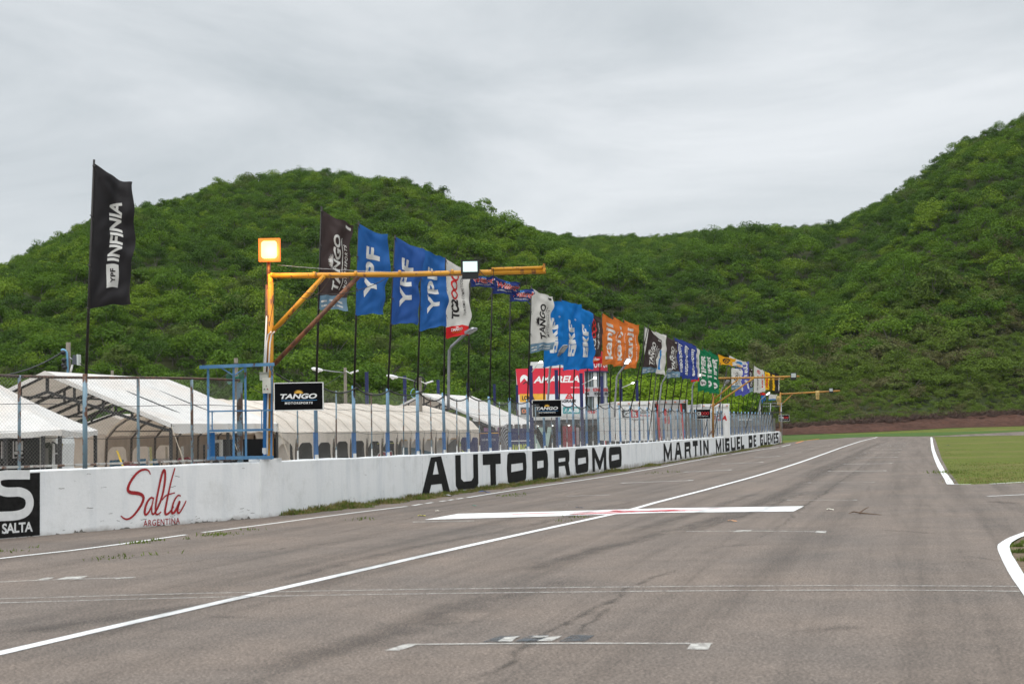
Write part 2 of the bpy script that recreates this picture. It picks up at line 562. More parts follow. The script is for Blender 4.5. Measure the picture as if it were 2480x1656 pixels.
def mat_wall():
    m, t, b = newmat("whitewash")
    g = N(t, 'ShaderNodeNewGeometry').outputs['Position']
    st = noise(t, 1.0, 6, 0.65, vec=g, stretch=(2.2, 2.2, 0.30))
    pt = noise(t, 1.6, 8, 0.68, vec=g)
    sp = noise(t, 14, 5, 0.7, vec=g)
    sx = N(t, 'ShaderNodeSeparateXYZ'); t.links.new(g, sx.inputs[0])
    c = ramp(t, st, [(0.25, (0.68, 0.70, 0.715)), (0.5, (0.83, 0.835, 0.83)), (0.8, (0.86, 0.86, 0.85))])
    c = mixc(t, 1.0, c, ramp(t, pt, [(0.30, (0.87, 0.87, 0.86)), (0.48, G3(1.0))]), 'MULTIPLY')
    # splashed dirt along the foot and run-off stains from the coping
    foot = N(t, 'ShaderNodeMapRange'); foot.inputs['From Min'].default_value = 0.32; foot.inputs['From Max'].default_value = -0.05
    t.links.new(sx.outputs['Z'], foot.inputs['Value'])
    ad = N(t, 'ShaderNodeMath', operation='MULTIPLY'); t.links.new(foot.outputs[0], ad.inputs[0]); t.links.new(pt, ad.inputs[1])
    c = mixc(t, ramp(t, ad.outputs[0], [(0.30, G3(0)), (0.56, G3(0.75))]), c, (0.25, 0.21, 0.17))
    top = N(t, 'ShaderNodeMapRange'); top.inputs['From Min'].default_value = 0.85; top.inputs['From Max'].default_value = 1.25
    t.links.new(sx.outputs['Z'], top.inputs['Value'])
    a2 = N(t, 'ShaderNodeMath', operation='MULTIPLY'); t.links.new(top.outputs[0], a2.inputs[0]); t.links.new(pt, a2.inputs[1])
    c = mixc(t, ramp(t, a2.outputs[0], [(0.42, G3(0)), (0.60, G3(0.55))]), c, (0.30, 0.30, 0.29))
    c = mixc(t, ramp(t, sp, [(0.22, G3(0.5)), (0.27, G3(0))]), c, (0.35, 0.33, 0.30))
    t.links.new(c, b.inputs['Base Color'])
    setp(b, rough=0.75, spec=0.3)
    n = N(t, 'ShaderNodeMath', operation='ADD'); t.links.new(pt, n.inputs[0]); t.links.new(sp, n.inputs[1])
    bump(t, b, n.outputs[0], 0.35, 0.02)
    return m
ASPH = mat_asphalt()
GRASS = mat_grass("meadow_grass", (0.105, 0.130, 0.017), (0.172, 0.196, 0.030), dr=0.60)
GRASS2 = mat_grass("bank_grass", (0.060, 0.115, 0.022), (0.11, 0.18, 0.035), dr=0.68)
SOIL = mat_soil()
WHITEW = mat_wall()
PAINT = mat_paint("road_paint", (0.78, 0.78, 0.77), 0.31, 0.07, scale=11)
PAINT_EDGE = mat_paint("road_paint_worn", (0.76, 0.76, 0.74), 0.31, 0.08)
PAINT_FADE = mat_paint("road_paint_faded", (0.56, 0.54, 0.50), 0.45, 0.16, scale=14)
PAINT_OLD = mat_paint("road_paint_old", (0.58, 0.56, 0.52), 0.44, 0.16, scale=9)
TAR = mat_paint("tar_seam", (0.030, 0.026, 0.022), 0.50, 0.14, scale=4, edge=.55)
RUBBER = mat_paint("tyre_rubber", (0.045, 0.040, 0.038), 0.46, 0.22, scale=2.5, edge=.42)
SLATE = mat_paint("number_plate_paint", (0.085, 0.095, 0.105), 0.47, 0.16, scale=9)
REDRUB = mat_paint("red_scuff", (0.62, 0.07, 0.09), 0.38, 0.18, scale=6)
ORANGE = mat_paint("orange_paint", (0.75, 0.24, 0.05), 0.34, 0.1)

# ------------------------------------------------------------------ ground, hills, asphalt
def grid_sheet(name, xs, ys, m, dz=0.0):
    X, Y = np.meshgrid(np.array(xs), np.array(ys))
    Z = Hn(X, Y) + dz
    nx, ny = len(xs), len(ys)
    v = np.stack([X.ravel(), Y.ravel(), Z.ravel()], 1)
    me = bpy.data.meshes.new(name)
    f = [(j * nx + i, j * nx + i + 1, (j + 1) * nx + i + 1, (j + 1) * nx + i) for j in range(ny - 1) for i in range(nx - 1)]
    me.from_pydata(v.tolist(), [], f)
    me.materials.append(m)
    me.polygons.foreach_set('use_smooth', np.ones(len(f), bool))
    o = bpy.data.objects.new(name, me); COL.objects.link(o)
    return tag(o, kind='structure')
xs = sorted(set([-3000, -1800, -1000, -600, -380, -250, -170, -120] + list(range(-90, 131, 5)) + [160, 210, 290, 400, 600, 1000, 1800, 3000]))
ys = sorted(set([-1500, -600, -250, -120, -60, -30, -10] + list(range(0, 190, 3)) + list(range(188, 262, 2)) + list(range(262, 700, 9)) + [760, 900, 1200, 1800, 3500]))
gs = grid_sheet("ground", xs, ys, GRASS)
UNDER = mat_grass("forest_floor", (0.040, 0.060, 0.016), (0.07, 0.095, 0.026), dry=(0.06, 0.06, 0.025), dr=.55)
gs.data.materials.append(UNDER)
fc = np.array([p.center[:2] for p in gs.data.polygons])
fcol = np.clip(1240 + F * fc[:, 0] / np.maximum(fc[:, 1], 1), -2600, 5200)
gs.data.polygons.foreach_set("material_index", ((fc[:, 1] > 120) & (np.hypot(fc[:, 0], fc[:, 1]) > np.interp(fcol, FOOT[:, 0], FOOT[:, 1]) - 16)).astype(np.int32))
tag(gs, "grass ground and the hill slopes under the forest", "ground")

def ground_poly(mb, pts, dz, m=0, step=2.0):
    """flat sheet with the outline pts, cut into strips so that it follows the ground"""
    bm = bmesh.new()
    f = bm.faces.new([bm.verts.new((p[0], p[1], 0)) for p in pts])
    y0, y1 = min(p[1] for p in pts), max(p[1] for p in pts)
    k = math.ceil(y0 / step + 1e-6)
    while k * step < y1:
        bmesh.ops.bisect_plane(bm, geom=bm.verts[:] + bm.edges[:] + bm.faces[:], plane_co=(0, k * step, 0), plane_no=(0, 1, 0))
        k += 1
    bmesh.ops.triangulate(bm, faces=[q for q in bm.faces if len(q.verts) > 4])
    bm.normal_update()
    i0 = len(mb.v)
    bm.verts.index_update()
    vs = [(v.co.x, v.co.y) for v in bm.verts]
    if not vs: return
    z = Hn(np.array([a for a, b in vs]), np.array([b for a, b in vs])) + dz
    for (a, b), c in zip(vs, z): mb.v.append((a, b, float(c)))
    for q in bm.faces:
        idx = [i0 + v.index for v in q.verts]
        if q.normal.z < 0: idx = idx[::-1]
        mb.f.append(tuple(idx)); mb.m.append(m); mb.sm.append(True)
    bm.free()
def gpx(pts):
    return [GP(*p) for p in pts]
def resample(P, step):
    outp = [P[0]]
    for a, b in zip(P, P[1:]):
        n = max(1, int((b - a).length / step))
        outp += [a.lerp(b, (i + 1) / n) for i in range(n)]
    return outp
def smoothed(P, it=2):
    for _ in range(it):
        q = [P[0]]
        for a, b in zip(P, P[1:]):
            q += [a.lerp(b, .25), a.lerp(b, .75)]
        P = q + [P[-1]]
    return P
def ribbon(mb, P, w, dz, m=0, jit=0.0, step=1.2, taper=False):
    P = [Vector((p.x, p.y, 0)) for p in P]
    P = resample(P, step)
    Lf, Rg = [], []
    for i, p in enumerate(P):
        d = (P[min(i + 1, len(P) - 1)] - P[max(i - 1, 0)]).normalized()
        n = Vector((d.y, -d.x, 0))
        k = w / 2 * (1 + random.uniform(-jit, jit))
        if taper: k *= math.sin(PI * (0.06 + 0.88 * i / (len(P) - 1)))
        q = p + n * random.uniform(-jit, jit) * w * .15
        Lf.append(q - n * k); Rg.append(q + n * k)
    zl = Hn(np.array([p.x for p in Lf]), np.array([p.y for p in Lf])) + dz
    zr = Hn(np.array([p.x for p in Rg]), np.array([p.y for p in Rg])) + dz
    i0 = len(mb.v)
    for i in range(len(P)):
        mb.v += [(Lf[i].x, Lf[i].y, float(zl[i])), (Rg[i].x, Rg[i].y, float(zr[i]))]
    for i in range(len(P) - 1):
        a = i0 + 2 * i
        mb.f.append((a, a + 1, a + 3, a + 2)); mb.m.append(m); mb.sm.append(True)

Z_AS, Z_MK = 0.020, 0.026
wl = [wallL(u, 0, 0.02) for u in (-34, 0)]
wr = [wallR(u, 0, 0.02) for u in (0, 40, 80, wall_u(1893))]
track = [Vector((wl[0].x, wl[0].y, 0)), wl[1]] + wr
track += gpx([(1960, 1066), (2050, 1060), (2122, 1057.5), (2250, 1056.5), (2262, 1058.5), (2272, 1084), (2280, 1110), (2296, 1140), (2312, 1160), (2322, 1175), (2480, 1170)])
track += [Vector((34, 42, 0)), Vector((34, 23, 0))]
track += gpx([(2480, 1296), (2452, 1310), (2434, 1326), (2440, 1350), (2480, 1425)])
track += [Vector((6.6, 9.0, 0)), Vector((8.5, 4, 0)), Vector((10, -60, 0)), Vector((-40, -60, 0))]
mb = MB(); ground_poly(mb, track, Z_AS)
mb.build("race_track", ASPH, kind='structure', label="brown grey asphalt race track running past the pit wall", cat="track")
mb = MB()
ground_poly(mb, gpx([(2236, 1057.6), (2340, 1052), (2480, 1045)]) + [Vector((120, 198, 0)), Vector((120, 186, 0))] + gpx([(2480, 1054), (2380, 1055.5), (2290, 1057.5)]), 0.018)
mb.build("return_road", ASPH, kind='structure', label="far asphalt strip curving off behind the infield grass", cat="track")

mb = MB()                                         # grass bank and ploughed soil at the foot of the hills
bank = gpx([(1896, 1066), (1960, 1064), (2122, 1056.5), (2236, 1056.3), (2340, 1051), (2480, 1044)]) + [Vector((150, 215, 0)), Vector((150, 240, 0))]
bank += gpx([(2480, 1031), (2300, 1036), (2150, 1044), (2000, 1050), (1880, 1054), (1780, 1058)])
ground_poly(mb, bank, 0.012)
mb.build("grass_bank", GRASS2, kind='structure', label="strip of mown grass beyond the end of the straight", cat="grass")
mb = MB()
def soil_z(x, y):
    k = math.sin(PI * min(1, max(0, (y - 207) / 34)))
    return H(x, y) + 0.02 + k * (0.4 + 0.7 * float(vnoise(x / 3.1, y / 2.2, 8)) + .4 * float(vnoise(x / .9, y / .9, 9)))
soil_edge = [GP(px, py) for px, py in ((1700, 1060), (1880, 1054.5), (2000, 1050.5), (2150, 1044.5), (2300, 1036.5), (2480, 1031.5), (2700, 1023))]
def soil_pt(u, v):
    k = u * (len(soil_edge) - 1); i = min(int(k), len(soil_edge) - 2)
    p = soil_edge[i].lerp(soil_edge[i + 1], k - i)
    d = Vector((p.x, p.y, 0)).normalized()
    q = p + d * (v * 24 - 0.3)
    h = math.sin(PI * min(1, v * 1.1 + .02)) * (0.35 + 0.55 * float(vnoise(q.x / 2.4, q.y / 2.0, 8)) + .3 * float(vnoise(q.x / .8, q.y / .8, 9)))
    return (q.x, q.y, H(q.x, q.y) + h)
mb.grid(soil_pt, 260, 30)
mb.build("soil_bank", SOIL, kind='structure', label="band of reddish brown ploughed soil at the foot of the hill", cat="soil")

# paddock gravel behind the wall
m_gravel = mat_grass("paddock_gravel", (0.16, 0.145, 0.125), (0.26, 0.235, 0.20), dry=(0.20, 0.17, 0.14), dr=0.5)
mb = MB()
pk = [wallL(-34, 0, -0.32), wallL(0, 0, -0.32)] + [wallR(u, 0, -0.32) for u in (40, 80, 112)]
ground_poly(mb, pk + [Vector((24, 175, 0)), Vector((-70, 175, 0)), Vector((-80, 0, 0))], 0.014)
mb.build("paddock_ground", m_gravel, kind='structure', label="pale gravel of the paddock behind the pit wall", cat="ground")

# ------------------------------------------------------------------ painted lines
def marking(name, m, jobs, label):
    mb = MB()
    for j in jobs:
        if j[0] == 'r':
            _, pts, w = j[:3]
            P = gpx(pts)
            if len(P) > 2: P = smoothed(P, 1)
            ribbon(mb, P, w, Z_MK + (j[3] if len(j) > 3 else 0), jit=j[4] if len(j) > 4 else 0.06)
        else:
            ground_poly(mb, gpx(j[1]), Z_MK + (j[2] if len(j) > 2 else 0))
    return mb.build(name, m, kind='structure', label=label, cat="road marking")
far = [GP(0, 1588), GP(500, 1472)]
mb = MB()
P = [GP(0, 1588) + (GP(0, 1588) - GP(400, 1494)) * 0.5] + gpx([(0, 1588), (400, 1494), (900, 1379), (1000, 1355), (1294, 1289), (1480, 1248.5), (1530, 1236), (1604, 1214), (1737, 1180), (1905, 1131), (2005, 1096), (2043, 1082), (2078, 1071), (2102, 1064), (2124, 1058.6)])
ribbon(mb, smoothed(P, 1), 0.15, Z_MK, jit=0.05)
mb.build("lane_line", PAINT, kind='structure', label="long solid white line running down the middle of the track", cat="road marking")
marking("edge_line", PAINT_EDGE, [('r', [(-120, 1372), (0, 1355), (220, 1331), (450, 1297.5)], 0.10), ('r', [(491, 1292), (640, 1273), (800, 1251), (985, 1228)], 0.10),
        ('r', [(1000, 1226), (1020, 1222.5)], 0.1), ('r', [(1031, 1221), (1047, 1218.5)], 0.1), ('r', [(1066, 1216), (1079, 1214)], 0.1), ('r', [(1087, 1213), (1098, 1211)], 0.1), ('r', [(1106, 1210), (1122, 1207.6)], 0.1),
        ('r', [(1131, 1206.4), (1281, 1182.5), (1460, 1156), (1600, 1132), (1641, 1123.6), (1737, 1105.8), (1760, 1102)], 0.11), ('r', [(1772, 1100.5), (1833, 1090.4), (1887, 1083)], 0.12), ('r', [(1893, 1082), (1915, 1076.5)], 0.14)],
        "thin white line along the foot of the pit wall")
marking("infield_edge_line", PAINT, [('r', [(2255.5, 1059), (2258, 1084), (2267, 1112), (2283, 1143), (2296, 1163), (2302, 1174)], 0.20), ('r', [(2303, 1174.6), (2352, 1173.8)], 0.12), ('r', [(2398, 1173.3), (2480, 1168.4), (2600, 1161)], 0.12),
        ('r', [(2393, 1203.5), (2480, 1199.5), (2560, 1196)], 0.12)], "broad white line round the corner of the infield grass")
isl = [(2560, 1268), (2480, 1296), (2452, 1307), (2432, 1320), (2430, 1331), (2438, 1352), (2466, 1402), (2484, 1427), (2560, 1530)]
marking("island_edge_line", PAINT, [('r', isl, 0.15)], "thick white kerb line curving round the island at the right edge")
mb = MB()
ground_poly(mb, [p + Vector((.02, 0, 0)) for p in gpx([(2480, 1298), (2454, 1314), (2444, 1328), (2450, 1348), (2480, 1400)])] + [Vector((7.5, 15, 0)), Vector((12, 19, 0))], 0.012)
mb.build("traffic_island", mat_grass("island_soil", (0.17, 0.125, 0.085), (0.25, 0.19, 0.13), dry=(0.10, 0.12, 0.03), dr=.62), kind='structure', label="bare soil island inside the curved white line", cat="ground")
marking("start_line", PAINT, [('p', [(1028, 1261), (1110, 1246.2), (1350, 1240.5), (1600, 1233), (1947, 1228), (1922, 1240.6), (1600, 1243.8), (1332, 1252.4)])], "broad white start line painted across the track")
marking("red_scuff_mark", REDRUB, [('r', [(1240, 1247.5), (1400, 1243), (1600, 1240), (1700, 1237)], 0.16, .004, .5), ('r', [(1380, 1248.5), (1480, 1245), (1640, 1237)], 0.22, .008, .5), ('r', [(1120, 1257), (1260, 1251.5)], .05, .004, .5),
        ('r', [(1480, 1240), (1560, 1241.5), (1660, 1240)], .2, .012, .5), ('r', [(1700, 1234), (1800, 1232.6)], .05, .004, .5)], "red scuffs rubbed across the white start line")
marking("double_line", PAINT_FADE, [('r', [(-200, 1458), (0, 1455), (400, 1443), (900, 1433), (1400, 1427), (1900, 1422.6), (2300, 1423.5), (2462, 1425)], 0.040), ('r', [(-200, 1470), (0, 1465), (400, 1453), (900, 1444), (1400, 1438), (1900, 1433.8), (2300, 1434.5), (2470, 1437)], 0.040)],
        "pair of thin faded white lines across the near track")
marking("grid_box_line", PAINT_OLD, [('r', [(985, 1567), (1300, 1564), (1725, 1565)], 0.05), ('p', [(932, 1582), (980, 1567), (1012, 1567), (968, 1582)]), ('p', [(1664, 1579), (1674, 1565), (1722, 1565.5), (1716, 1580)])], "nearest worn grid box line with short end bars")
marking("grid_number_plate", SLATE, [('p', [(1168, 1561), (1210, 1546), (1262, 1546), (1225, 1561)]), ('p', [(1245, 1561), (1282, 1546), (1330, 1545), (1318, 1560)], .002), ('p', [(1352, 1560), (1385, 1544), (1440, 1544), (1420, 1559)])], "dark slate patches painted under a worn grid number")
marking("grid_number", PAINT_OLD, [('p', [(1205, 1561), (1222, 1551), (1260, 1548), (1250, 1552), (1240, 1561)], .004), ('p', [(1286, 1553), (1292, 1548), (1330, 1547.5), (1326, 1551)], .006), ('p', [(1300, 1560), (1330, 1550), (1362, 1546.5), (1352, 1553), (1336, 1560)], .004)], "scraps of white number paint on the dark patches")
marking("grid_box_line", PAINT_OLD, [('r', [(1662, 1290), (1830, 1288.5), (2000, 1291)], 0.06), ('p', [(1775, 1291), (1785, 1287), (1822, 1286.6), (1812, 1290.4)]), ('p', [(1972, 1293), (1978, 1289), (2002, 1289), (2000, 1293.5)])], "second grid box line of the right lane, before the start line")
lines = []
for (a, b, ya, yb) in ((1905, 2076, 1213, 1213), (1955, 2118, 1170.6, 1169.5), (2005, 2147, 1142.3, 1141), (2043, 2161, 1124.6, 1123), (2072, 2173, 1109, 1107.6), (2092, 2180, 1096.7, 1096), (2107, 2185, 1089.2, 1088.8), (2122, 2192, 1081.7, 1081.2), (2134, 2197, 1077.4, 1077), (2143, 2200, 1073, 1072.8)):
    w = 0.12 if ya < 1150 else 0.06
    m = PAINT_EDGE if ya < 1150 else PAINT_OLD
    t = (yb - ya)
    tab = [('r', [(a, ya), (a + (b - a) * .05, ya)], .22, .002), ('r', [(b - (b - a) * .06, yb), (b, yb)], .22, .002), ('r', [(a + (b - a) * .47, ya + t * .5), (a + (b - a) * .53, ya + t * .5)], .14, .002)]
    marking("grid_box_line", m, [('r', [(a, ya), (b, yb)], w)] + tab, "thin white grid box line across the right lane beyond the start line")
for (a, b, ya, yb) in ((1000, 1148, 1266.5, 1263.5), (1372, 1477, 1203, 1200), (1505, 1678, 1171, 1164.3), (1657, 1772, 1144, 1138.7), (1747, 1849, 1124, 1120), (1827, 1888, 1108.6, 1105.4), (1904, 1940, 1097, 1096.3), (1930, 1968, 1088.8, 1088.2), (1960, 2010, 1081, 1080), (1985, 2028, 1072.5, 1071.8)):
    tab = [('r', [(a, ya), (a + (b - a) * .06, ya)], .2, .002), ('r', [(b - (b - a) * .07, yb), (b, yb)], .2, .002)] if ya < 1180 else []
    marking("grid_box_line", PAINT_EDGE if ya < 1180 else PAINT_OLD, [('r', [(a, ya), (b, yb)], .11)] + tab, "thin white grid box line in the lane beside the pit wall")
marking("grid_box_line", PAINT_OLD, [('r', [(-60, 1416), (120, 1408), (325, 1402.5)], 0.05), ('p', [(88, 1408.5), (108, 1403.5), (134, 1402), (116, 1407)]), ('p', [(138, 1407), (160, 1401), (214, 1398.5), (196, 1404.5)]), ('p', [(276, 1406.5), (296, 1402), (330, 1401), (318, 1404)])], "smeared grid box line at the left edge of the track")
marking("orange_line", ORANGE, [('r', [(1928, 1073), (1946, 1068)], .22), ('r', [(1954, 1066.5), (1984, 1062.6)], .22)], "short orange dashes at the far left edge of the track")

def soft_ribbon(mb, P, w, dz, jit):
    P = resample([Vector((p.x, p.y, 0)) for p in P], .3)
    n = len(P); mb.core = []; i0 = 0
    for i, p in enumerate(P):
        d = (P[min(i + 1, n - 1)] - P[max(i - 1, 0)]).normalized(); nn = Vector((d.y, -d.x, 0))
        f = i / (n - 1); k = w / 2 * (1 + random.uniform(-jit, jit)); e = min(1, 8 * f, 8 * (1 - f)) * random.uniform(.75, 1)
        for s, c in ((-1, 0), (0, e), (1, 0)):
            q = p + nn * k * s; mb.v.append((q.x, q.y, H(q.x, q.y) + dz)); mb.core.append(c)
        if i:
            a = 3 * (i - 1)
            for j in (0, 1): mb.f.append((a + j, a + j + 1, a + j + 4, a + j + 3)); mb.m.append(0); mb.sm.append(True)
def crack(pts, w, m, label, jit=.5, dz=.0235):
    mb = MB()
    P = resample([Vector((p.x, p.y, 0)) for p in gpx(pts)], 0.35)
    Q = [P[0]]
    for p in P[1:-1]:
        Q.append(p + Vector((random.uniform(-.06, .06), random.uniform(-.12, .12), 0)))
    soft_ribbon(mb, Q + [P[-1]], w * (1.7 if m is TAR else 1.5), dz, jit)
    ob = mb.build("tar_seam" if m is TAR else "tyre_mark", m, kind='structure', label=label, cat="road wear")
    at = ob.data.attributes.new("core", "FLOAT", "POINT"); at.data.foreach_set("value", mb.core)
for pts, w in (([(1090, 1672), (1230, 1606), (1300, 1556), (1400, 1505), (1480, 1462), (1560, 1410), (1640, 1376)], .075), ([(1650, 1380), (1730, 1330), (1800, 1322), (1880, 1285), (1990, 1200), (2060, 1150), (2110, 1113), (2160, 1080)], .07)):
    crack(pts, w, TAR, "dark ragged seam running along the asphalt")
for pts, w in (([(0, 1432), (160, 1412), (330, 1384), (700, 1330), (1000, 1292)], .035), ([(560, 1322), (800, 1296), (1100, 1236), (1500, 1178), (1690, 1140)], .05), ([(200, 1368), (520, 1330), (900, 1283)], .03), ([(1480, 1470), (1380, 1550)], .05)):
    crack(pts, w, TAR, "fine dark crack in the asphalt beside the wall")
for pts, w in (([(0, 1545), (330, 1494), (520, 1462)], .45), ([(560, 1640), (900, 1560), (1150, 1470), (1400, 1400)], .5), ([(1200, 1400), (1500, 1322), (1760, 1250)], .35), ([(1620, 1300), (1860, 1215), (2010, 1140), (2100, 1095)], .5), ([(1900, 1180), (2030, 1120), (2090, 1090), (2140, 1070)], .5), ([(1750, 1330), (1850, 1318)], .3),
              ([(2040, 1282), (2080, 1286)], .5), ([(2330, 1350), (2380, 1356), (2440, 1364)], .12), ([(500, 1500), (560, 1496), (640, 1500)], .16), ([(1940, 1540), (2120, 1520)], .3), ([(2120, 1286), (2300, 1296)], .16), ([(2390, 1215), (2480, 1222)], .4), ([(1040, 1520), (1200, 1505)], .12), ([(640, 1420), (900, 1350), (1200, 1290)], .25)):
    crack(pts, w, RUBBER, "faint dark tyre marks along the asphalt", .25)

for pts, w in (([(1180, 1300), (1400, 1248), (1560, 1212)], .22), ([(1500, 1300), (1720, 1236), (1840, 1195)], .25), ([(1640, 1300), (1850, 1236), (1960, 1190)], .22), ([(700, 1440), (900, 1378), (1080, 1335)], .2), ([(200, 1560), (420, 1490), (640, 1440)], .2)):
    crack(pts, w, RUBBER, "faint dark tyre marks crossing the white lines", .25, .041)
# ------------------------------------------------------------------ the pit wall
pit = thing("pit_wall", "long white painted concrete pit wall with black lettering, below the flags", "wall", (WA.x, WA.y, 0))
mb = MB()
UEND = wall_u(1893)
def wall_run(fn, u0, u1, h, th, step=0.8, wob=0.012):
    n = int((u1 - u0) / step)
    us = [u0 + (u1 - u0) * i / n for i in range(n + 1)]
    prof = [(-th, -0.1), (-th, h - .02), (-th + .03, h), (-0.03, h), (0, h - .03), (0, h * .66), (0, h * .33), (0, -0.1)]
    i0 = len(mb.v)
    for u in us:
        for k, (o, z) in enumerate(prof):
            w = (random.uniform(-wob, wob) if k in (2, 3) else 0)
            mb.v.append(tuple(fn(u, z + w, o + (random.uniform(-.004, .004) if k in (5, 6) else 0))))
    k = len(prof)
    for i in range(n):
        for j in range(k - 1):
            a = i0 + i * k + j
            mb.f.append((a, a + k, a + k + 1, a + 1)); mb.m.append(0); mb.sm.append(False)
    for e in (0, n):
        mb.f.append(tuple(i0 + e * k + j for j in range(k))[::(1 if e == 0 else -1)]); mb.m.append(0); mb.sm.append(False)
wall_run(wallL, -34, -0.12, WALL_H, .30)
wall_run(wallR, 0.42, UEND, WALL_H, .30)
# painted-over cracks, chips and joints of the concrete
wc = MB()
R_ = random.Random(12)
for i in range(150):
    if i < 70: fn, u = wallL, R_.uniform(-11.5, -.3)
    else: fn, u = wallR, R_.uniform(.6, 60)
    v = R_.choice((R_.uniform(.05, .25), R_.uniform(.1, 1.1))); L_ = R_.uniform(.03, .16); h = R_.uniform(-.02, .02); t_ = R_.uniform(.002, .006)
    pts = [(u + L_ * k / 4, v + h * k / 4 + R_.uniform(-.006, .006)) for k in range(5)]
    for (a, b), (c, d) in zip(pts, pts[1:]): wc.face([fn(a, b - t_, .003), fn(c, d - t_ * .7, .003), fn(c, d + t_ * .7, .003), fn(a, b + t_, .003)])
for u in (9.5, 22.0, 27.5, 36.0, 48.0, 60.0, 72.0, 84.0, 97.0):
    q = 0.0
    while q < 1.12:
        e = q + R_.uniform(.05, .2); j = R_.uniform(-.008, .008)
        wc.face([wallR(u + j - .006, q, .003), wallR(u + j + .006, q, .003), wallR(u + j + .005, min(e, 1.15), .003), wallR(u + j - .005, min(e, 1.15), .003)]); q = e + R_.uniform(0, .06)
# grime and bare patches along the foot
for i in range(190):
    if i < 70: fn, u = wallL, R_.uniform(-11.5, -.3)
    else: fn, u = wallR, R_.uniform(.5, 70)
    w = R_.uniform(.03, .35); h = R_.uniform(.01, .07)
    n_ = 8
    top = [h * math.sin(PI * k / n_) * R_.uniform(.3, 1.2) for k in range(n_ + 1)]
    for k in range(n_): wc.face([fn(u + w * k / n_, 0, .003), fn(u + w * (k + 1) / n_, 0, .003), fn(u + w * (k + 1) / n_, top[k + 1], .003), fn(u + w * k / n_, top[k], .003)])
wc.build("wall_crack", M("wall_grime", (0.20, 0.185, 0.165), .9, 0, .5, 11), pit)
# corner pier where the wall bends
q0, q1, q2, q3 = wallL(-0.12, 0, 0.02), wallR(0.42, 0, 0.03), wallR(0.42, 0, -0.34), wallL(-0.12, 0, -0.33)
lo = [Vector((p.x, p.y, -0.1)) for p in (q0, q1, q2, q3)]
mb.hexa(lo + [p + Vector((0, 0, WALL_H + .14)) for p in lo])
mb.build("concrete_wall", WHITEW, pit)

BLACKP = M("black_wall_paint", (0.015, 0.0145, 0.014), 0.8, var=.5, scale=9, spec=.15)
REDP = M("red_wall_paint", (0.36, 0.008, 0.012), 0.6, var=.3, scale=9)
LT = {   # heavy sign-painter capitals, unit boxes; outer loop first, then counters
 'A': [[(0, 0), (.34, .98), (.70, 1), (1, .02), (.77, 0), (.70, .27), (.34, .27), (.25, 0)], [(.40, .53), (.49, .86), (.52, .86), (.60, .53)]],
 'U': [[(0, 1), (0, .14), (.10, .01), (.92, 0), (1, .14), (1, 1), (.78, 1), (.78, .32), (.68, .23), (.34, .23), (.23, .32), (.23, 1)]],
 'T': [[(0, 1), (0, .66), (.40, .66), (.40, 0), (.71, 0), (.71, .66), (1, .66), (1, 1)]],
 'O': [[(.04, .06), (0, .5), (.04, .93), (.12, 1), (.9, .99), (.97, .92), (1, .5), (.96, .10), (.88, .02), (.12, 0)], [(.21, .36), (.22, .62), (.80, .64), (.81, .40)]],
 'D': [[(0, 0), (0, .98), (.88, 1), (.97, .85), (1, .5), (.96, .12), (.86, .02)], [(.30, .40), (.31, .65), (.70, .66), (.70, .42)]],
 'R': [[(0, 0), (0, .98), (.90, 1), (.97, .86), (.96, .58), (.90, .5), (1, .02), (.76, .04), (.66, .40), (.28, .40), (.26, 0)], [(.27, .55), (.27, .69), (.70, .70), (.70, .57)]],
 'M': [[(0, 0), (0, 1), (.16, 1), (.52, .42), (.84, 1), (1, 1), (1, 0), (.80, 0), (.82, .58), (.56, .06), (.46, .06), (.18, .60), (.17, 0)]],
 'I': [[(0, 0), (0, 1), (1, 1), (1, 0)]],
 'N': [[(0, 0), (0, 1), (.28, 1), (.72, .40), (.72, 1), (1, 1), (1, 0), (.76, 0), (.28, .62), (.28, 0)]],
 'G': [[(.02, .06), (0, .95), (.08, 1), (1, 1), (1, .74), (.42, .72), (.40, .26), (.68, .26), (.68, .42), (.55, .42), (.55, .56), (1, .56), (1, .02), (.1, 0)]],
 'E': [[(0, 0), (0, 1), (1, 1), (1, .80), (.45, .80), (.45, .61), (.92, .61), (.92, .42), (.45, .42), (.45, .21), (1, .21), (1, 0)]],
 'L': [[(0, 0), (0, 1), (.36, 1), (.36, .30), (1, .32), (1, 0)]],
 'S': [[(0, .02), (0, .22), (.55, .22), (.55, .40), (.05, .42), (0, .56), (0, .92), (.1, 1), (1, 1), (1, .80), (.45, .80), (.45, .60), (.92, .58), (1, .48), (1, .08), (.9, 0)]],
}
_lt = {k: fill2d(v) for k, v in LT.items()}
mb = MB()
for ch, a, b, v0, v1 in zip("AUTODROMO", (1019, 1103, 1169.5, 1227.5, 1289.5, 1342.5, 1393, 1435, 1475), (1089, 1158, 1213, 1275.5, 1328, 1381, 1426, 1469, 1506.5), (.04, .08, .10, .09, .07, .08, .12, .11, .13), (1.13, 1.13, 1.12, 1.12, 1.14, 1.12, 1.11, 1.12, 1.10)):
    decal(mb, _lt[ch], (wall_u(a, 1150), v0, wall_u(b, 1150), v1), wallR, 0.006, 0)
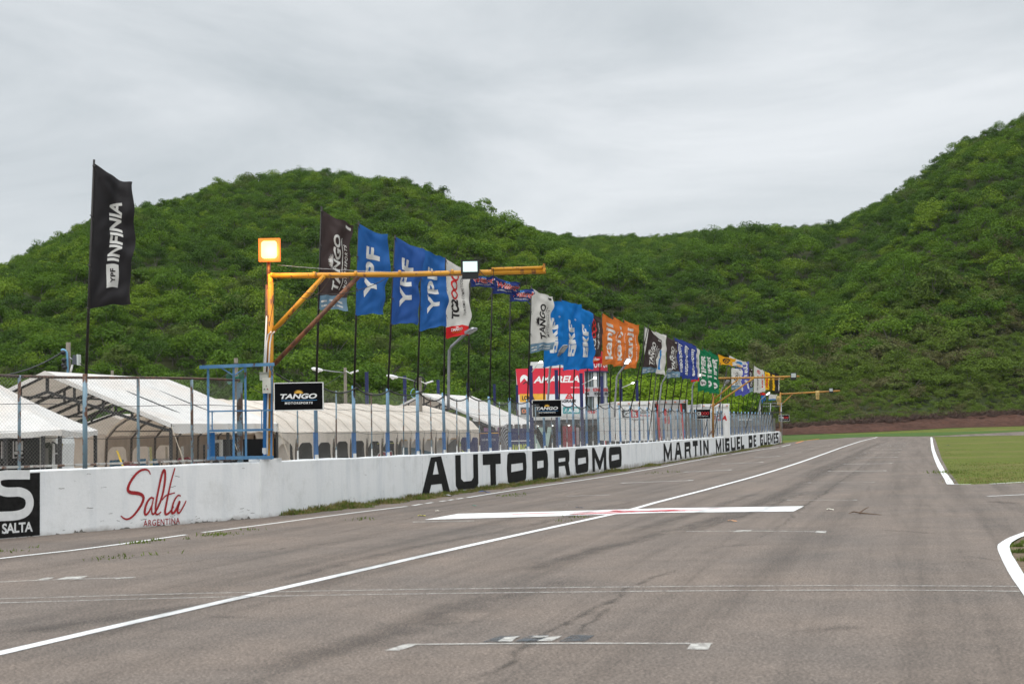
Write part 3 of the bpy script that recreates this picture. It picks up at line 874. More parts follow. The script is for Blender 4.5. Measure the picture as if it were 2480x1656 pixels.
for ch, a, b in zip("MARTINMIGUELDEGUEMES", (1607, 1633, 1658, 1678, 1695.3, 1703.4, 1734, 1750.3, 1756.6, 1770.6, 1784.4, 1794.6, 1813.6, 1825.6, 1841.5, 1850.5, 1860, 1866, 1874.5, 1880), (1627, 1651, 1673, 1690, 1699, 1716.4, 1747, 1753.4, 1767, 1782, 1793, 1802.6, 1823, 1832, 1848.3, 1858.8, 1865, 1873, 1879.3, 1886.4)):
    decal(mb, _lt[ch], (wall_u(a, 1095), .12 + random.uniform(-.02, .03), wall_u(b, 1095), 1.08 + random.uniform(-.02, .02)), wallR, 0.006, 0)
mb.build("painted_lettering", BLACKP, pit)
# black panel with the white S and SALTA
def uL(px): return wall_u(px, 1220, True)
mb = MB()
decal(mb, fill2d([[(0, 0), (1, 0), (1, 1), (0, 1)]]), (uL(-190), .03, uL(96.5), 1.15), wallL, 0.004, 0)
mb.build("painted_panel", BLACKP, pit)
mb = MB()
def hpx(px, py): 
    q = plane_hit(px, py, WC, EL2); return ((q - WC).dot(EL), q.z)
def stroke(pts, w0, w1=None, k=0):
    P = [Vector((*hpx(*p), 0)) for p in pts]
    P = smoothed(P, 3)
    lp, rp = [], []
    for i, p in enumerate(P):
        d = (P[min(i + 1, len(P) - 1)] - P[max(i - 1, 0)]).normalized()
        n = Vector((-d.y, d.x, 0)); f = i / (len(P) - 1)
        w = w0 if w1 is None else (w0 + (w1 - w0) * (1 - abs(2 * f - 1)) ** .8)
        lp.append(p + n * w / 2); rp.append(p - n * w / 2)
    for i in range(len(P) - 1):
        mb.face([wallL(q.x, q.y, 0.008 + .0012 * k) for q in (lp[i], rp[i], rp[i + 1], lp[i + 1])])
decal(mb, text2d("SALTA", .03, 0, .95), (uL(4.5), .105, uL(79), .285), wallL, 0.008, 0)
stroke([(72, 1149), (40, 1149), (12, 1149), (-5, 1153), (-10, 1168), (-5, 1184), (12, 1191), (30, 1191), (50, 1190), (68, 1199), (73, 1218), (66, 1238), (44, 1248), (0, 1250), (-90, 1251)], .165)
mb.build("painted_initial", M("white_wall_paint", (.72, .72, .71), .7, var=.1, scale=8), pit)
mb = MB()
stroke([(364, 1148), (360, 1138), (350, 1135), (335, 1140), (318, 1160), (308, 1182), (312, 1192), (335, 1193), (348, 1200), (346, 1215), (330, 1240), (315, 1255), (303, 1257), (292, 1248)], .015, .072, 0)
stroke([(371, 1207), (366, 1202), (355, 1215), (349, 1238), (352, 1247), (360, 1240), (370, 1216)], .022, .055, 1)
stroke([(372, 1203), (366, 1230), (368, 1246), (376, 1240), (392, 1205), (400, 1160), (399, 1136), (393, 1140), (384, 1180), (376, 1222), (376, 1244), (382, 1245), (390, 1238)], .022, .055, 2)
stroke([(423, 1132), (412, 1170), (403, 1215), (398, 1240), (402, 1246), (412, 1238), (420, 1225)], .026, .05, 3)
stroke([(392, 1210), (400, 1198), (423, 1192)], .02, .03, 4)
stroke([(437, 1200), (430, 1197), (420, 1212), (414, 1236), (417, 1244), (426, 1234), (437, 1205), (428, 1236), (432, 1244), (442, 1228), (450, 1211)], .022, .052, 5)
decal(mb, text2d("ARGENTINA", .008, 0, 1.15), (uL(347), .035, uL(435), .155), wallL, 0.006, 0)
mb.build("painted_script", REDP, pit)
mb = MB()
decal(mb, text2d("I", .03), (wall_u(1889.2, 1070), .12, wall_u(1890.4, 1070), .8), wallR, 0.006, 0)
mb.build("painted_mark", REDP, pit)

# ------------------------------------------------------------------ grass tufts
def blades(name, mat, spots, label, cat="grass", kind='stuff'):
    """spots: (x, y, spread, count, height)"""
    V, Fc = [], []
    for x, y, sp, n, h in spots:
        for _ in range(n):
            px, py = x + random.gauss(0, sp), y + random.gauss(0, sp)
            hh = h * random.uniform(.5, 1.4); w = random.uniform(.006, .014) * (1 + h * 2)
            a = random.uniform(0, PI); ln = random.uniform(.1, .8) * hh; b = random.uniform(0, 2 * PI)
            V += [(px, py, hh, w, a, ln, b)]
    A = np.array(V)
    z = Hn(A[:, 0], A[:, 1]) + 0.015
    ca, sa = np.cos(A[:, 4]) * A[:, 3], np.sin(A[:, 4]) * A[:, 3]
    dx, dy = np.cos(A[:, 6]) * A[:, 5], np.sin(A[:, 6]) * A[:, 5]
    p = np.stack([np.stack([A[:, 0] - ca, A[:, 1] - sa, z], 1), np.stack([A[:, 0] + ca, A[:, 1] + sa, z], 1),
                  np.stack([A[:, 0] + ca * .7 + dx * .4, A[:, 1] + sa * .7 + dy * .4, z + A[:, 2] * .6], 1), np.stack([A[:, 0] + dx, A[:, 1] + dy, z + A[:, 2]], 1)], 1).reshape(-1, 3)
    n = len(A); i = np.arange(n) * 4
    me = bpy.data.meshes.new(name)
    me.from_pydata(p.tolist(), [], [(a, a + 1, a + 2, a + 3) for a in i.tolist()])
    me.materials.append(mat)
    o = bpy.data.objects.new(name, me); COL.objects.link(o)
    return tag(o, label, cat, kind=kind)
BLADE = Mcloth("grass_blade", (0.120, 0.165, 0.030), .40, .7, .45)
BLADE_DRY = Mcloth("grass_blade_dry", (0.25, 0.21, 0.085), .35, .8, .4)
sp, sp2 = [], []
u = 0.3
while u < UEND:
    k = max(.12, 1.5 * float(vnoise(u * .33, 3.1, 4)) * (.5 + float(vnoise(u * 1.4, 7.1, 4))) - .1)
    w = 0.06 + 0.32 * k * min(1, u / 8 + .25) * (1 - .4 * u / UEND)
    for _ in range(int(2 + 5 * k)):
        o = random.random() ** 1.3 * w * 1.5
        p = wallR(u + random.uniform(0, .3), 0, .04 + o)
        (sp if random.random() < .5 else sp2).append((p.x, p.y, .06, 16 if u < 50 else 9, .035 + .075 * k * (1 - o / (w * 1.5 + .01))))
    u += .22
for px, py, n, s in ((336, 1318, 50, .09), (378, 1312, 26, .1), (450, 1308, 10, .06), (520, 1299, 60, .16), (540, 1296, 40, .14), (610, 1286, 18, .1), (300, 1352, 25, .18), (250, 1358, 14, .12), (380, 1346, 10, .12), (82, 1329, 6, .06), (20, 1339, 24, .16), (1235, 1202, 46, .25), (1255, 1199, 30, .2), (1400, 1255, 22, .12), (1365, 1264, 12, .12), (880, 1258, 14, .1), (870, 1262, 10, .1), (1625, 1145, 16, .3), (1580, 1148, 12, .3), (2285, 1146, 60, .3), (2300, 1145, 70, .35), (2312, 1148, 50, .3), (2466, 1326, 60, .04), (2468, 1340, 80, .05), (2482, 1360, 50, .05), (2478, 1318, 30, .04)):
    p = GP(px, py); sp.append((p.x, p.y, s, n, .05 if py > 1180 else .10))
for _ in range(260):                               # ragged near edge of the infield
    px = random.uniform(2268, 2480)
    py = random.uniform(1120, 1172) if px > 2330 else random.uniform(1085, 1165)
    if px < 2262 + (py - 1085) * .72: continue
    p = GP(px, py); (sp if random.random() < .6 else sp2).append((p.x, p.y, .4, 16, .035))
blades("verge_grass", BLADE, sp, "fringe of green grass and weeds along the wall and track edges")
blades("dry_verge_grass", BLADE_DRY, sp2, "dry yellowish grass mixed into the verge along the pit wall")

# ------------------------------------------------------------------ fences on the wall
BLUEP = Mrust("blue_post_paint", (0.12, 0.29, 0.47), amt=.62, scale=9, fade=(0.24, 0.42, 0.58))
BLUED = Mrust("blue_post_base", (0.008, 0.135, 0.37), amt=.66, scale=9)
PALEB = Mrust("pale_blue_paint", (0.22, 0.33, 0.40), amt=.50, scale=7)
RUSTY = Mrust("rusty_steel", (0.055, 0.032, 0.022), rust=(0.12, 0.055, 0.03), amt=.5, scale=7)
DARKPOLE = M("dark_steel", (0.022, 0.018, 0.016), .5, .3, .4)
WIRE = M("galvanised_wire", (0.30, 0.285, 0.26), .55, .2, .3)
WIRED = M("dark_wire", (0.05, 0.05, 0.05), .6, .2, .2)
CABLE = M("black_cable", (0.012, 0.012, 0.013), .5, 0, .2)
GALV = M("galvanised_steel", (0.34, 0.35, 0.36), .45, .5, .2)
WHITEP = M("white_paint", (0.76, 0.76, 0.74), .45, 0, .08)
BOXW = M("cream_plastic", (0.66, 0.64, 0.56), .45, 0, .08)

def mesh_wires(mb, fn, u0, u1, v0, v1, pitch, r):
    """chain-link: two families of slanting wires across a panel"""
    k = (v1 - v0)
    n = int((u1 - u0 + k) / pitch) + 1
    for s in (1, -1):
        for i in range(n):
            a = u0 - k + i * pitch
            ua, ub, va, vb = a, a + k, v0, v1
            if s < 0: ua, ub = ub, ua
            # clip to the panel
            def clip(p, q, lim, lo):
                return p
            t0, t1 = 0.0, 1.0
            du = ub - ua
            for lim, sgn in ((u0, 1), (u1, -1)):
                f0, f1 = (ua - lim) * sgn, (ub - lim) * sgn
                if f0 < 0 and f1 < 0: t0, t1 = 1, 0; break
                if f0 < 0: t0 = max(t0, f0 / (f0 - f1))
                elif f1 < 0: t1 = min(t1, f0 / (f0 - f1))
            if t1 - t0 < .02: continue
            A = fn(ua + du * t0, va + (vb - va) * t0, .004 * s); B = fn(ua + du * t1, va + (vb - va) * t1, .004 * s)
            mb.tube([A, B], r, 3, cap=False)

FO = -0.16
POST_T = lambda k: F * 1.2 * (.00794 + .000528 * k)     # depth of post k
def post_u(k):
    px = 660 + (135 - F * 1.2 / POST_T(k)) / .08548
    return (plane_hit(px, 1010, WA + E2 * FO, E2) - WA).dot(E1)
NP = 46
fence = thing("chain_link_fence", "long chain-link fence with light blue posts on top of the lettered pit wall", "fence", wallR(0, 1.2, -.15))
FO = -0.16
mbp = MB(); mbp.beam((0, 0, 0), (0, 0, 1.30), .085, .085, 1); mbp.beam((0, 0, .0), (0, 0, .03), .11, .11, 1)
mbp.beam((0, 0, 1.30 - .85), (0, 0, 1.82), .083, .083, 0)
mbp = MB(); mbp.tube([(0, 0, 0), (0, 0, .10)], .048, 8, 2, False); mbp.tube([(0, 0, .10), (0, 0, .62)], .048, 8, 1, False); mbp.tube([(0, 0, .62), (0, 0, 1.78)], .047, 8, 0); mbp.tube([(-.09, .02, 0), (-.09, .02, .62), (-.02, .02, .62)], .014, 6, 1)
base0 = base_of(fence)
post0 = mbp.build("post", [BLUEP, BLUED, WHITEP]); post0.parent = fence
mbs = MB(); mbs.tube([(0, 0, 0), (0, 0, .2)], .019, 6, 1, False); mbs.tube([(0, 0, .2), (0, 0, 1.62)], .018, 6, 0)
stake0 = mbs.build("stake", [PALEB, WHITEP]); stake0.parent = fence
for k in range(NP):
    p = wallR(post_u(k), WALL_H, FO)
    o = post0 if k == 0 else copy_of(post0, fence)
    o.location = p - base0
    o.rotation_euler = (random.uniform(-.012, .012), random.uniform(-.025, .012), math.atan2(E1.y, E1.x))
    if k == 0: stake0.location = wallR(post_u(-.45), WALL_H, FO) - base0
    if k < NP - 1:
        s = copy_of(stake0, fence)
        s.location = wallR((post_u(k) + post_u(k + 1)) / 2, WALL_H, FO) - base0
        s.rotation_euler = (random.uniform(-.02, .02), random.uniform(-.02, .02), 0)
mb = MB()
fr = lambda u, v, off: wallR(u, WALL_H + v, FO + .05 + off)
ends = [0.45] + [post_u(k) for k in range(NP)]
for a, b in zip(ends, ends[1:]):
    k = (b - ends[1]) / 2.28
    mesh_wires(mb, fr, a, b, .02, 1.62, .072 if k < 14 else .10, .0015 if k < 14 else .0020)
mb.build("wire_mesh", WIRE, fence)
mb, mc = MB(), MB()
for i, (a, b) in enumerate(zip(ends, ends[1:])):
    sag = random.uniform(.10, .22)
    mc.tube([fr(a + (b - a) * t, (1.73 if i else 1.9) + (1.73 - (1.73 if i else 1.9)) * t - sag * 4 * t * (1 - t), .01) for t in np.linspace(0, 1, 9)], .020, 6)
    for h in (.62, 1.20):
        s2 = random.uniform(.01, .05)
        mb.tube([fr(a + (b - a) * t, h - s2 * 4 * t * (1 - t), .02) for t in np.linspace(0, 1, 5)], .005, 4, cap=False)
mb.build("tension_wire", WIRED, fence)
mc.build("top_cable", CABLE, fence)

fl = thing("chain_link_fence", "chain-link fence with a rusty top rail above the script lettering at the left", "fence", wallL(-6, 1.2, -.15))
fL = lambda u, v, off=0: wallL(u, WALL_H + v, -.16 + off)
lp = []
mb = MB()
lposts = [wall_u(px, 1020, True) for px in (60, 348, 478)]
lposts = [lposts[0] - 4.6, lposts[0] - 2.3] + lposts
for u in lposts:
    mb = MB(); mb.tube([fL(u, 0), fL(u, 1.70)], .030, 8)
    mb.build("post", PALEB, fl)
ug = wall_u(594, 1010, True)
mb = MB(); mb.beam(fL(ug, -.02), fL(ug, 1.66), .11, .10)
mb.build("post", Mrust("rusty_blue_paint", (0.20, 0.30, 0.36), rust=(0.10, 0.06, 0.04), amt=.46, scale=6), fl)
mb = MB(); mb.tube([fL(lposts[0] + (ug - lposts[0]) * t, 1.70 + .02 * math.sin(9 * t)) for t in np.linspace(0, 1, 14)], .026, 8)
mb.build("top_rail", RUSTY, fl)
mb = MB(); mb.tube([fL(lposts[0] + (ug - lposts[0]) * t, .06) for t in np.linspace(0, 1, 8)], .022, 8)
mb.build("bottom_rail", Mrust("pale_rail_paint", (0.42, 0.41, 0.38), amt=.5, scale=5), fl)
mb = MB(); mesh_wires(mb, lambda u, v, o: fL(u, v, .03 + o), lposts[0], ug, .06, 1.69, .072, .0018)
mb.build("wire_mesh", WIRE, fl)
mb = MB()
for h in (.55, 1.17):
    mb.tube([fL(lposts[0] + (ug - lposts[0]) * t, h + .02 * math.sin(16 * t), .04) for t in np.linspace(0, 1, 26)], .006, 4)
mb.build("tension_wire", WIRED, fl)

# ------------------------------------------------------------------ blue gate frame by the gantry
gate = thing("steel_gate_frame", "bright blue steel gate frame standing on the wall beside the yellow gantry", "gate", wallL(-1, 1.2, -.1))
gd = 30.0
def fp(px, py, off=.10):        # point on a plane parallel to the left wall
    return plane_hit(px, py, WC + EL2 * (-.16 + off), EL2)
BL = Mrust("gate_blue_paint", (0.045, 0.19, 0.42), amt=.60, scale=8, fade=(0.15, 0.33, 0.52))
for a, b in (((504, 886), (505, 1111)), ((566, 884), (566, 1112)), ((594, 884), (596, 1110)), ((659, 884), (657, 1112))):
    mb = MB(); mb.beam(fp(*a), fp(*b), .040, .040); mb.build("upright", BL, gate)
for a, b, w in (((486, 889), (662, 882), .07), ((504, 1109), (660, 1107), .07), ((506, 996), (660, 993), .03), ((506, 1043), (660, 1040), .045)):
    mb = MB(); mb.beam(fp(*a, .13), fp(*b, .13), w, w); mb.build("rail", BL, gate)
for a, b in (((538, 892), (564, 908)), ((592, 892), (568, 908)), ((652, 886), (660, 905)), ((514, 996), (514, 1043)), ((634, 994), (634, 1041))):
    mb = MB(); mb.beam(fp(*a, .12), fp(*b, .12), .022, .022); mb.build("brace", BL, gate)
mb = MB(); mb.beam(fp(512, 1110, .02), fp(512, 1047, .02), .14, .05); mb.build("latch_post", BLUED, gate)
mb = MB(); mb.beam(fp(642, 1112, -.05), fp(643, 905, -.05), .075, .12); mb.build("pillar", BLUED, gate)
mb = MB()
c = fp(641, 1090, .03)
mb.face([c + EL * x + Vector((0, 0, y)) for x, y in ((-.07, -.05), (0, -.10), (.07, -.05), (.07, .05), (-.07, .05))])
mb.build("sticker", WHITEP, gate)

# ------------------------------------------------------------------ yellow gantries
YEL = Mrust("yellow_gantry_paint", (0.62, 0.285, 0.014), rust=(0.20, 0.075, 0.03), amt=.56, scale=6)
RUSTB = Mrust("rusty_brace", (0.20, 0.075, 0.03), rust=(0.10, 0.04, 0.02), amt=.48, scale=8)
LAMPW = Memit("floodlight_glow", (0.74, 1.0, 0.94), 1.15)
LAMPO = Memit("amber_lamp_core", (1.0, 0.66, 0.24), 2.6)
LAMPA = Memit("amber_lamp_halo", (1.0, 0.19, 0.006), 1.3)  # emission colour imitating the orange halo around the lit lamp
LAMPOFF = M("floodlight_glass", (0.55, 0.60, 0.58), .2, 0, .05)
BLACKM = M("black_housing", (0.012, 0.013, 0.014), .4, 0, .2)
YEL2 = Mrust('ochre_gantry_paint', (0.40, 0.19, 0.022), rust=(0.16, 0.065, 0.03), amt=.56, scale=6)
def gantry(label, d, px0, ybase, ytop, armz, x1, y1, th, braces, tw, YEL=YEL):
    g = thing("light_gantry", label, "gantry", Wp(px0, ybase, d))
    mb = MB(); mb.tube([Wp(px0, ybase + 6, d), Wp(px0, armz - 4, d)], th, 12); mb.build("post", YEL, g)
    A, B = Wp(px0, armz, d), Wp(x1, y1, d)
    mb = MB(); mb.tube([A.lerp(B, t) + Vector((0, 0, -.02 * math.sin(PI * t))) for t in np.linspace(0, 1, 9)], th * .92, 12)
    for t in (.005, .16, .31, .47, .66):
        q = A.lerp(B, t); e = (B - A).normalized()
        mb.tube([q - e * .03, q + e * .03], th * 1.08, 12)
    mb.build("arm", YEL, g)
    for (a, b, r, m) in braces:
        mb = MB(); mb.tube([Wp(*a, d), Wp(*b, d - .03)], r, 10); mb.build("brace", m, g)
    if tw:
        mb = MB(); mb.tube([Wp(tw[0], tw[1], d - .05), Wp(tw[2], tw[3], d - .05)], th * .55, 10)
        mb.beam(Wp(tw[2], tw[3] - 9, d - .05), Wp(tw[2] - 1, y1 + 3, d - .05), .05, .09); mb.build("upper_rail", YEL, g)
    return g
def floodlight(parent, px, py, d, w, h, glow, name="floodlight"):
    """lamp box hung on the arm, glass towards the camera; w, h in metres"""
    c = Wp(px, py, d) + Vector((0, -.10, 0))
    X, Y, Z = Vector((1, 0, 0)), Vector((0, 1, 0)), Vector((0, 0, 1))
    mb = MB()
    b = [c + X * sx * w * k + Z * sz * h * k + Y * yy for k, yy in ((.56, 0), (.48, .10)) for sx, sz in ((-1, -1), (1, -1), (1, 1), (-1, 1))]
    mb.hexa([b[0], b[1], b[5], b[4], b[3], b[2], b[6], b[7]])
    mb.box(c - Z * (h * .5 + .13) + Y * .03, (w * .98, .06, .12))
    mb.tube([c + X * w * .3 + Y * .1, c + X * w * .3 + Y * .18 - Z * .04], .02, 6)
    o = mb.build("lamp_housing", BLACKM, parent)
    mb = MB()
    q = lambda a, b_: c + X * a * w * .43 + Z * b_ * h * .41 - Y * .004
    mb.face([q(-1, -1), q(1, -1), q(1, 1), q(-1, 1)])
    mb.build("lamp_glass", glow, o)
    mb = MB()
    for i in range(1, 4):
        mb.box(c + Z * (h * (-.45 + .9 * i / 4)) - Y * .012, (w * .9, .006, .008))
    if glow is LAMPOFF: mb.build("lamp_grille", GALV, o)
    return o
g1 = gantry("tall yellow gantry nearest the camera with a lit amber lamp and a lit white floodlight", 30.75, 655, 1112, 640, 668, 1322, 656, .066,
            [((660, 803), (786, 668), .055, YEL), ((664, 882), (868, 670), .052, RUSTB)], (1190, 652, 1318, 648))
c0 = 30.75
floodlight(g1, 1139, 647, c0 - .12, .36, .27, LAMPW)
mb = MB(); mb.tube([Wp(650, 700, c0), Wp(651, 626, c0)], .045, 8); mb.tube([Wp(646, 1000, c0), Wp(648, 690, c0)], .045, 8); mb.build("lamp_mast", RUSTB, g1)
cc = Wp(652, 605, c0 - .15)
mb = MB(); mb.box(cc + Vector((0, .05, -.25)), (.46, .12, .50)); mb.box(cc + Vector((0, .02, -.235)), (.30, .05, .03)); mb.build("lamp_housing", LAMPA, g1)  # box behind the glass glows orange, standing in for the lamp's halo
mb = MB(); decal(mb, fill2d([[(x, y) for x, y in disc(.18, .18, .18, .18, 6, PI, 1.5 * PI) + disc(.82, .18, .18, .18, 6, 1.5 * PI, 2 * PI) + disc(.82, .82, .18, .18, 6, 0, .5 * PI) + disc(.18, .82, .18, .18, 6, .5 * PI, PI)]]), (0, 0, 1, 1),
                 lambda u, v, o: cc + Vector(((u - .5) * .34, -.014 - o, (v - .5) * .38)), 0, 0); mb.build("lamp_glass", LAMPO, g1)
pl = bpy.data.lights.new("amber_lamp", 'POINT'); pl.energy = 70; pl.color = (1, .5, .1); pl.shadow_soft_size = .15
po = bpy.data.objects.new("amber_lamp", pl); COL.objects.link(po); po.location = cc + Vector((0, -.25, 0)) - base_of(g1); po.parent = g1
mb = MB(); mb.box(Wp(640, 921, 30.5), (.175, .12, .155)); mb.box(Wp(640, 903, 30.48), (.19, .13, .015)); mb.build("meter_box", M("grey_plastic", (.42, .43, .38), .5, 0, .1), g1)
mb = MB(); mb.box(Wp(646.5, 952, 30.35), (.165, .14, .33)); cb = mb.build("control_box", BOXW, g1)
for px, nm, cl in ((640.5, "green_button", (.02, .14, .05)), (648, "red_button", (.22, .01, .03))):
    mb = MB(); mb.lathe(Wp(px, 942, 30.27), (0, -1, 0), [(.014, 0), (.014, .012), (0.001, .014)], 10); mb.build(nm, M(nm, cl, .3), cb)
mb = MB(); mb.tube([Wp(644.5, 932.5, 30.26), Wp(645.5, 936, 30.25)], .007, 6); mb.build("switch", BLACKM, cb)
mb = MB()
for off in (0, 8): mb.tube([Wp(641 + off, 920, 30.55), Wp(646 + off, 830, 30.6), Wp(650 + off, 810, 30.65), Wp(657 + off, 803, 30.62)], .016, 7)
mb.tube([Wp(639, 905, 30.6), Wp(646, 765, 30.72)], .018, 7); mb.tube([Wp(647, 1100, 30.4), Wp(649, 950, 30.5)], .018, 7)
mb.build("conduit", WHITEP, g1)
mb = MB()
def hang(p, q, sag, r=.008, n=14): mb.tube([p.lerp(q, t) - Vector((0, 0, sag * 4 * t * (1 - t))) for t in np.linspace(0, 1, n)], r, 5)
hang(Wp(668, 800, 30.6), Wp(784, 672, 30.62), .12); hang(Wp(730, 706, 30.65), Wp(935, 675, 30.65), .18); hang(Wp(800, 668, 30.65), Wp(1120, 664, 30.65), .05); hang(Wp(725, 718, 30.6), Wp(800, 672, 30.65), .2)
hang(Wp(634, 625, 30.6), Wp(642, 745, 30.6), .0, .006); hang(Wp(672, 672, 30.6), Wp(652, 790, 30.6), .0, .006); hang(Wp(1162, 655, 30.6), Wp(1182, 668, 30.6), .05); hang(Wp(1195, 650, 30.6), Wp(1196, 685, 30.6), .02)
mb.build("cable", CABLE, g1)
mb = MB(); hang(Wp(672, 642, 30.7), Wp(1280, 655, 30.7), .10, .005); mb.build("guy_wire", GALV, g1)

d2 = F * 1.2 / (135 - .08548 * (1729 - 660)) + .2
g2 = gantry("middle yellow gantry with two braces and an unlit floodlight, beside the dark race sign", d2, 1727, 1060, 960, 916, 1936, 911, .068, [((1728, 968), (1788, 918), .045, YEL2), ((1729, 982), (1826, 915), .058, YEL2)], None, YEL2)
# its post stands on the wall line; the arm starts beside the flags
mb = MB(); mb.tube([Wp(1715, 1057, d2), Wp(1728, 1038, d2)], .06, 8); mb.build("foot_brace", RUSTB, g2)
mb = MB(); mb.tube([Wp(1864, 919, d2), Wp(1898, 918, d2), Wp(1900, 912, d2)], .03, 8); mb.build("lower_rail", YEL2, g2)
floodlight(g2, 1921, 909, d2 - .15, .36, .33, LAMPOFF)
d3 = 139
g3 = gantry("farthest yellow gantry with a cream signal box on its arm", d3, 1890, 1040, 955, 954, 2034, 946, .085, [((1893, 979), (1920, 953), .05, YEL2)], None, YEL2)
floodlight(g3, 2012, 944, d3 - .2, .36, .33, LAMPOFF)
SIG = M("cream_signal_box", (0.60, 0.44, 0.17), .5, 0, .15)
for px, py in ((1980, 952), (1885.5, 965)):
    c = Wp(px, py + 10, d3 - .25)
    mb = MB(); mb.box(c + Vector((0, 0, .16)), (.33, .2, .5)); mb.box(c + Vector((0, 0, -.2)), (.28, .2, .34))
    for z in (-.12, .05, .22, .42): mb.lathe(c + Vector((0, -.09, z)), (0, -1, -.2), [(.085, 0), (.085, .09)], 10)
    mb.build("signal_box", SIG, g3)

# ------------------------------------------------------------------ signs hung on the fence
SIGNB = M("sign_black", (0.005, 0.005, 0.006), .6, 0, .2, spec=.06)
SWHITE = M("print_white", (0.78, 0.78, 0.77), .5, 0, .04)
SBLACK = M("print_black", (0.014, 0.013, 0.013), .6, 0, .1)
SRED = M("print_red", (0.55, 0.022, 0.028), .5, 0, .05)
SBLUE = M("print_blue", (0.03, 0.19, 0.42), .5, 0, .05)
SGOLD = M("print_gold", (0.72, 0.40, 0.05), .5, 0, .05)
SORANGE = M("print_orange", (0.70, 0.20, 0.06), .5, 0, .05)
def sunburst(n=13, r0=.62, r1=1.0, full=False):
    loops = [(0, 0)]
    a0, a1 = (0, PI)
    pts = []
    for i in range(n):
        a = a0 + (a1 - a0) * i / (n - 1)
        pts.append((math.cos(a) * r1, math.sin(a) * r1))
        if i < n - 1:
            a += (a1 - a0) / (n - 1) / 2
            pts.append((math.cos(a) * r0, math.sin(a) * r0))
    return fill2d([[((x + 1) / 2, y) for x, y in pts]])
SUN = sunburst()
BAR = (np.array([(0, 0), (1, 0), (1, 1), (0, 1)], float), [(0, 1, 2, 3)])
def track_sign(label, px0, py0, px1, py1, d, yaw, style, th=.06):
    c = Wp((px0 + px1) / 2, (py0 + py1) / 2, d)
    w, h = (px1 - px0) / F * d, (py1 - py0) / F * d
    X = Vector((math.cos(yaw), math.sin(yaw), 0)); Z = Vector((0, 0, 1)) ; Nn = Vector((X.y, -X.x, 0))
    w = w / math.cos(yaw)
    t = thing("hanging_sign", label, "sign", c - Z * h / 2, "black signs on the fence")
    S = lambda u, v, o: c + X * (u - .5) * w + Z * (v - .5) * h + Nn * (th / 2 + o)
    mb = MB(); mb.box(c - Z * h / 2, (w, th, h), X); mb.build("panel", SIGNB, t)
    mb = MB()
    f = .018 * w
    for a, b, cc_, e in ((0, 0, 1, .03), (0, .97, 1, 1), (0, .03, .018, .97), (.982, .03, 1, .97)):
        lo = [S(a, b, 0), S(cc_, b, 0), S(cc_, b, -th), S(a, b, -th)]; hi = [S(a, e, 0), S(cc_, e, 0), S(cc_, e, -th), S(a, e, -th)]
        mb.hexa([p + Nn * (.012 if i in (0, 1) else -.012) for i, p in enumerate(lo)] + [p + Nn * (.012 if i in (0, 1) else -.012) for i, p in enumerate(hi)])
    mb.build("frame", WHITEP, t)
    mb = MB()
    if style == 'tango':
        decal(mb, text2d("TANGO", .035, .22, .98), (.13, .42, .87, .60), S, .003, 0)
        decal(mb, text2d("MOTORSPORTS", .03, .1, 1.25), (.22, .23, .78, .31), S, .003, 0)
        decal(mb, BAR, (.15, .355, .87, .375), S, .003, 1)
        decal(mb, SUN, (.40, .625, .60, .745), S, .003, 2)
        decal(mb, BAR, (.41, .607, .59, .622), S, .003, 2)
    else:
        decal(mb, text2d("TC2", .04, 0, .9), (.08, .40, .44, .72), S, .003, 0)
        for i in range(3):
            decal(mb, fill2d([disc(.5, .5, .5, .5, 20), disc(.5, .5, .30, .32, 20)]), (.445 + i * .155, .40, .60 + i * .155, .72), S, .003 + .002 * i, 3)
        decal(mb, text2d("TURISMO COMPETICION", .02, 0, 1.1), (.17, .24, .85, .31), S, .003, 0)
    mb.build("lettering", [SWHITE, SBLUE, SGOLD, SRED], t)
    return t
def wd(px): return F * 1.2 / (135 - .08548 * (px - 660))
track_sign("nearest black hanging sign with white lettering under a gold sun, beside the yellow gantry post", 664, 926, 783.5, 994, 30.1, .04, 'tango')
track_sign("black hanging sign with a gold sun, in front of the red billboard", 1288.5, 968, 1360.5, 1010, wd(1324) - .4, .10, 'tango')
track_sign("black hanging sign with red rings lettering in front of the white truck box", 1679, 990.5, 1721, 1014, wd(1700) - .5, .10, 'tc')
track_sign("smallest black hanging sign with red rings, at the far end of the fence", 1886, 1004, 1911.5, 1020, 138.3, .12, 'tc')

# ------------------------------------------------------------------ flags on poles
CW = {}
def cloth(name, c, tr=.22): return Mcloth("flag_cloth_" + name, c, tr, .7, .08)
C_BLACK = cloth("black", (0.020, 0.018, 0.020), .05)
C_BROWN = cloth("dark_brown", (0.046, 0.031, 0.030), .08)
C_BLUE = cloth("blue", (0.018, 0.105, 0.335))
C_BLUE2 = cloth("royal_blue", (0.022, 0.085, 0.30))
C_SKY = cloth("sky_blue", (0.004, 0.150, 0.46))
C_WHITE = cloth("white", (0.62, 0.60, 0.56), .3)
C_NAVY = cloth("navy", (0.018, 0.035, 0.165))
C_ORANGE = cloth("orange", (0.62, 0.165, 0.03))
C_INDIGO = cloth("indigo", (0.028, 0.050, 0.24))
C_GREEN = cloth("green", (0.006, 0.155, 0.060))
C_GOLD = cloth("gold", (0.72, 0.34, 0.012))
C_PURPLE = cloth("purple", (0.075, 0.085, 0.36))
C_STEEL = cloth("steel_blue", (0.135, 0.225, 0.30))
C_RED = cloth("red", (0.60, 0.018, 0.02))
C_YEL = cloth("yellow", (0.80, 0.45, 0.005))
C_OLIVE = cloth("olive", (0.09, 0.065, 0.012))
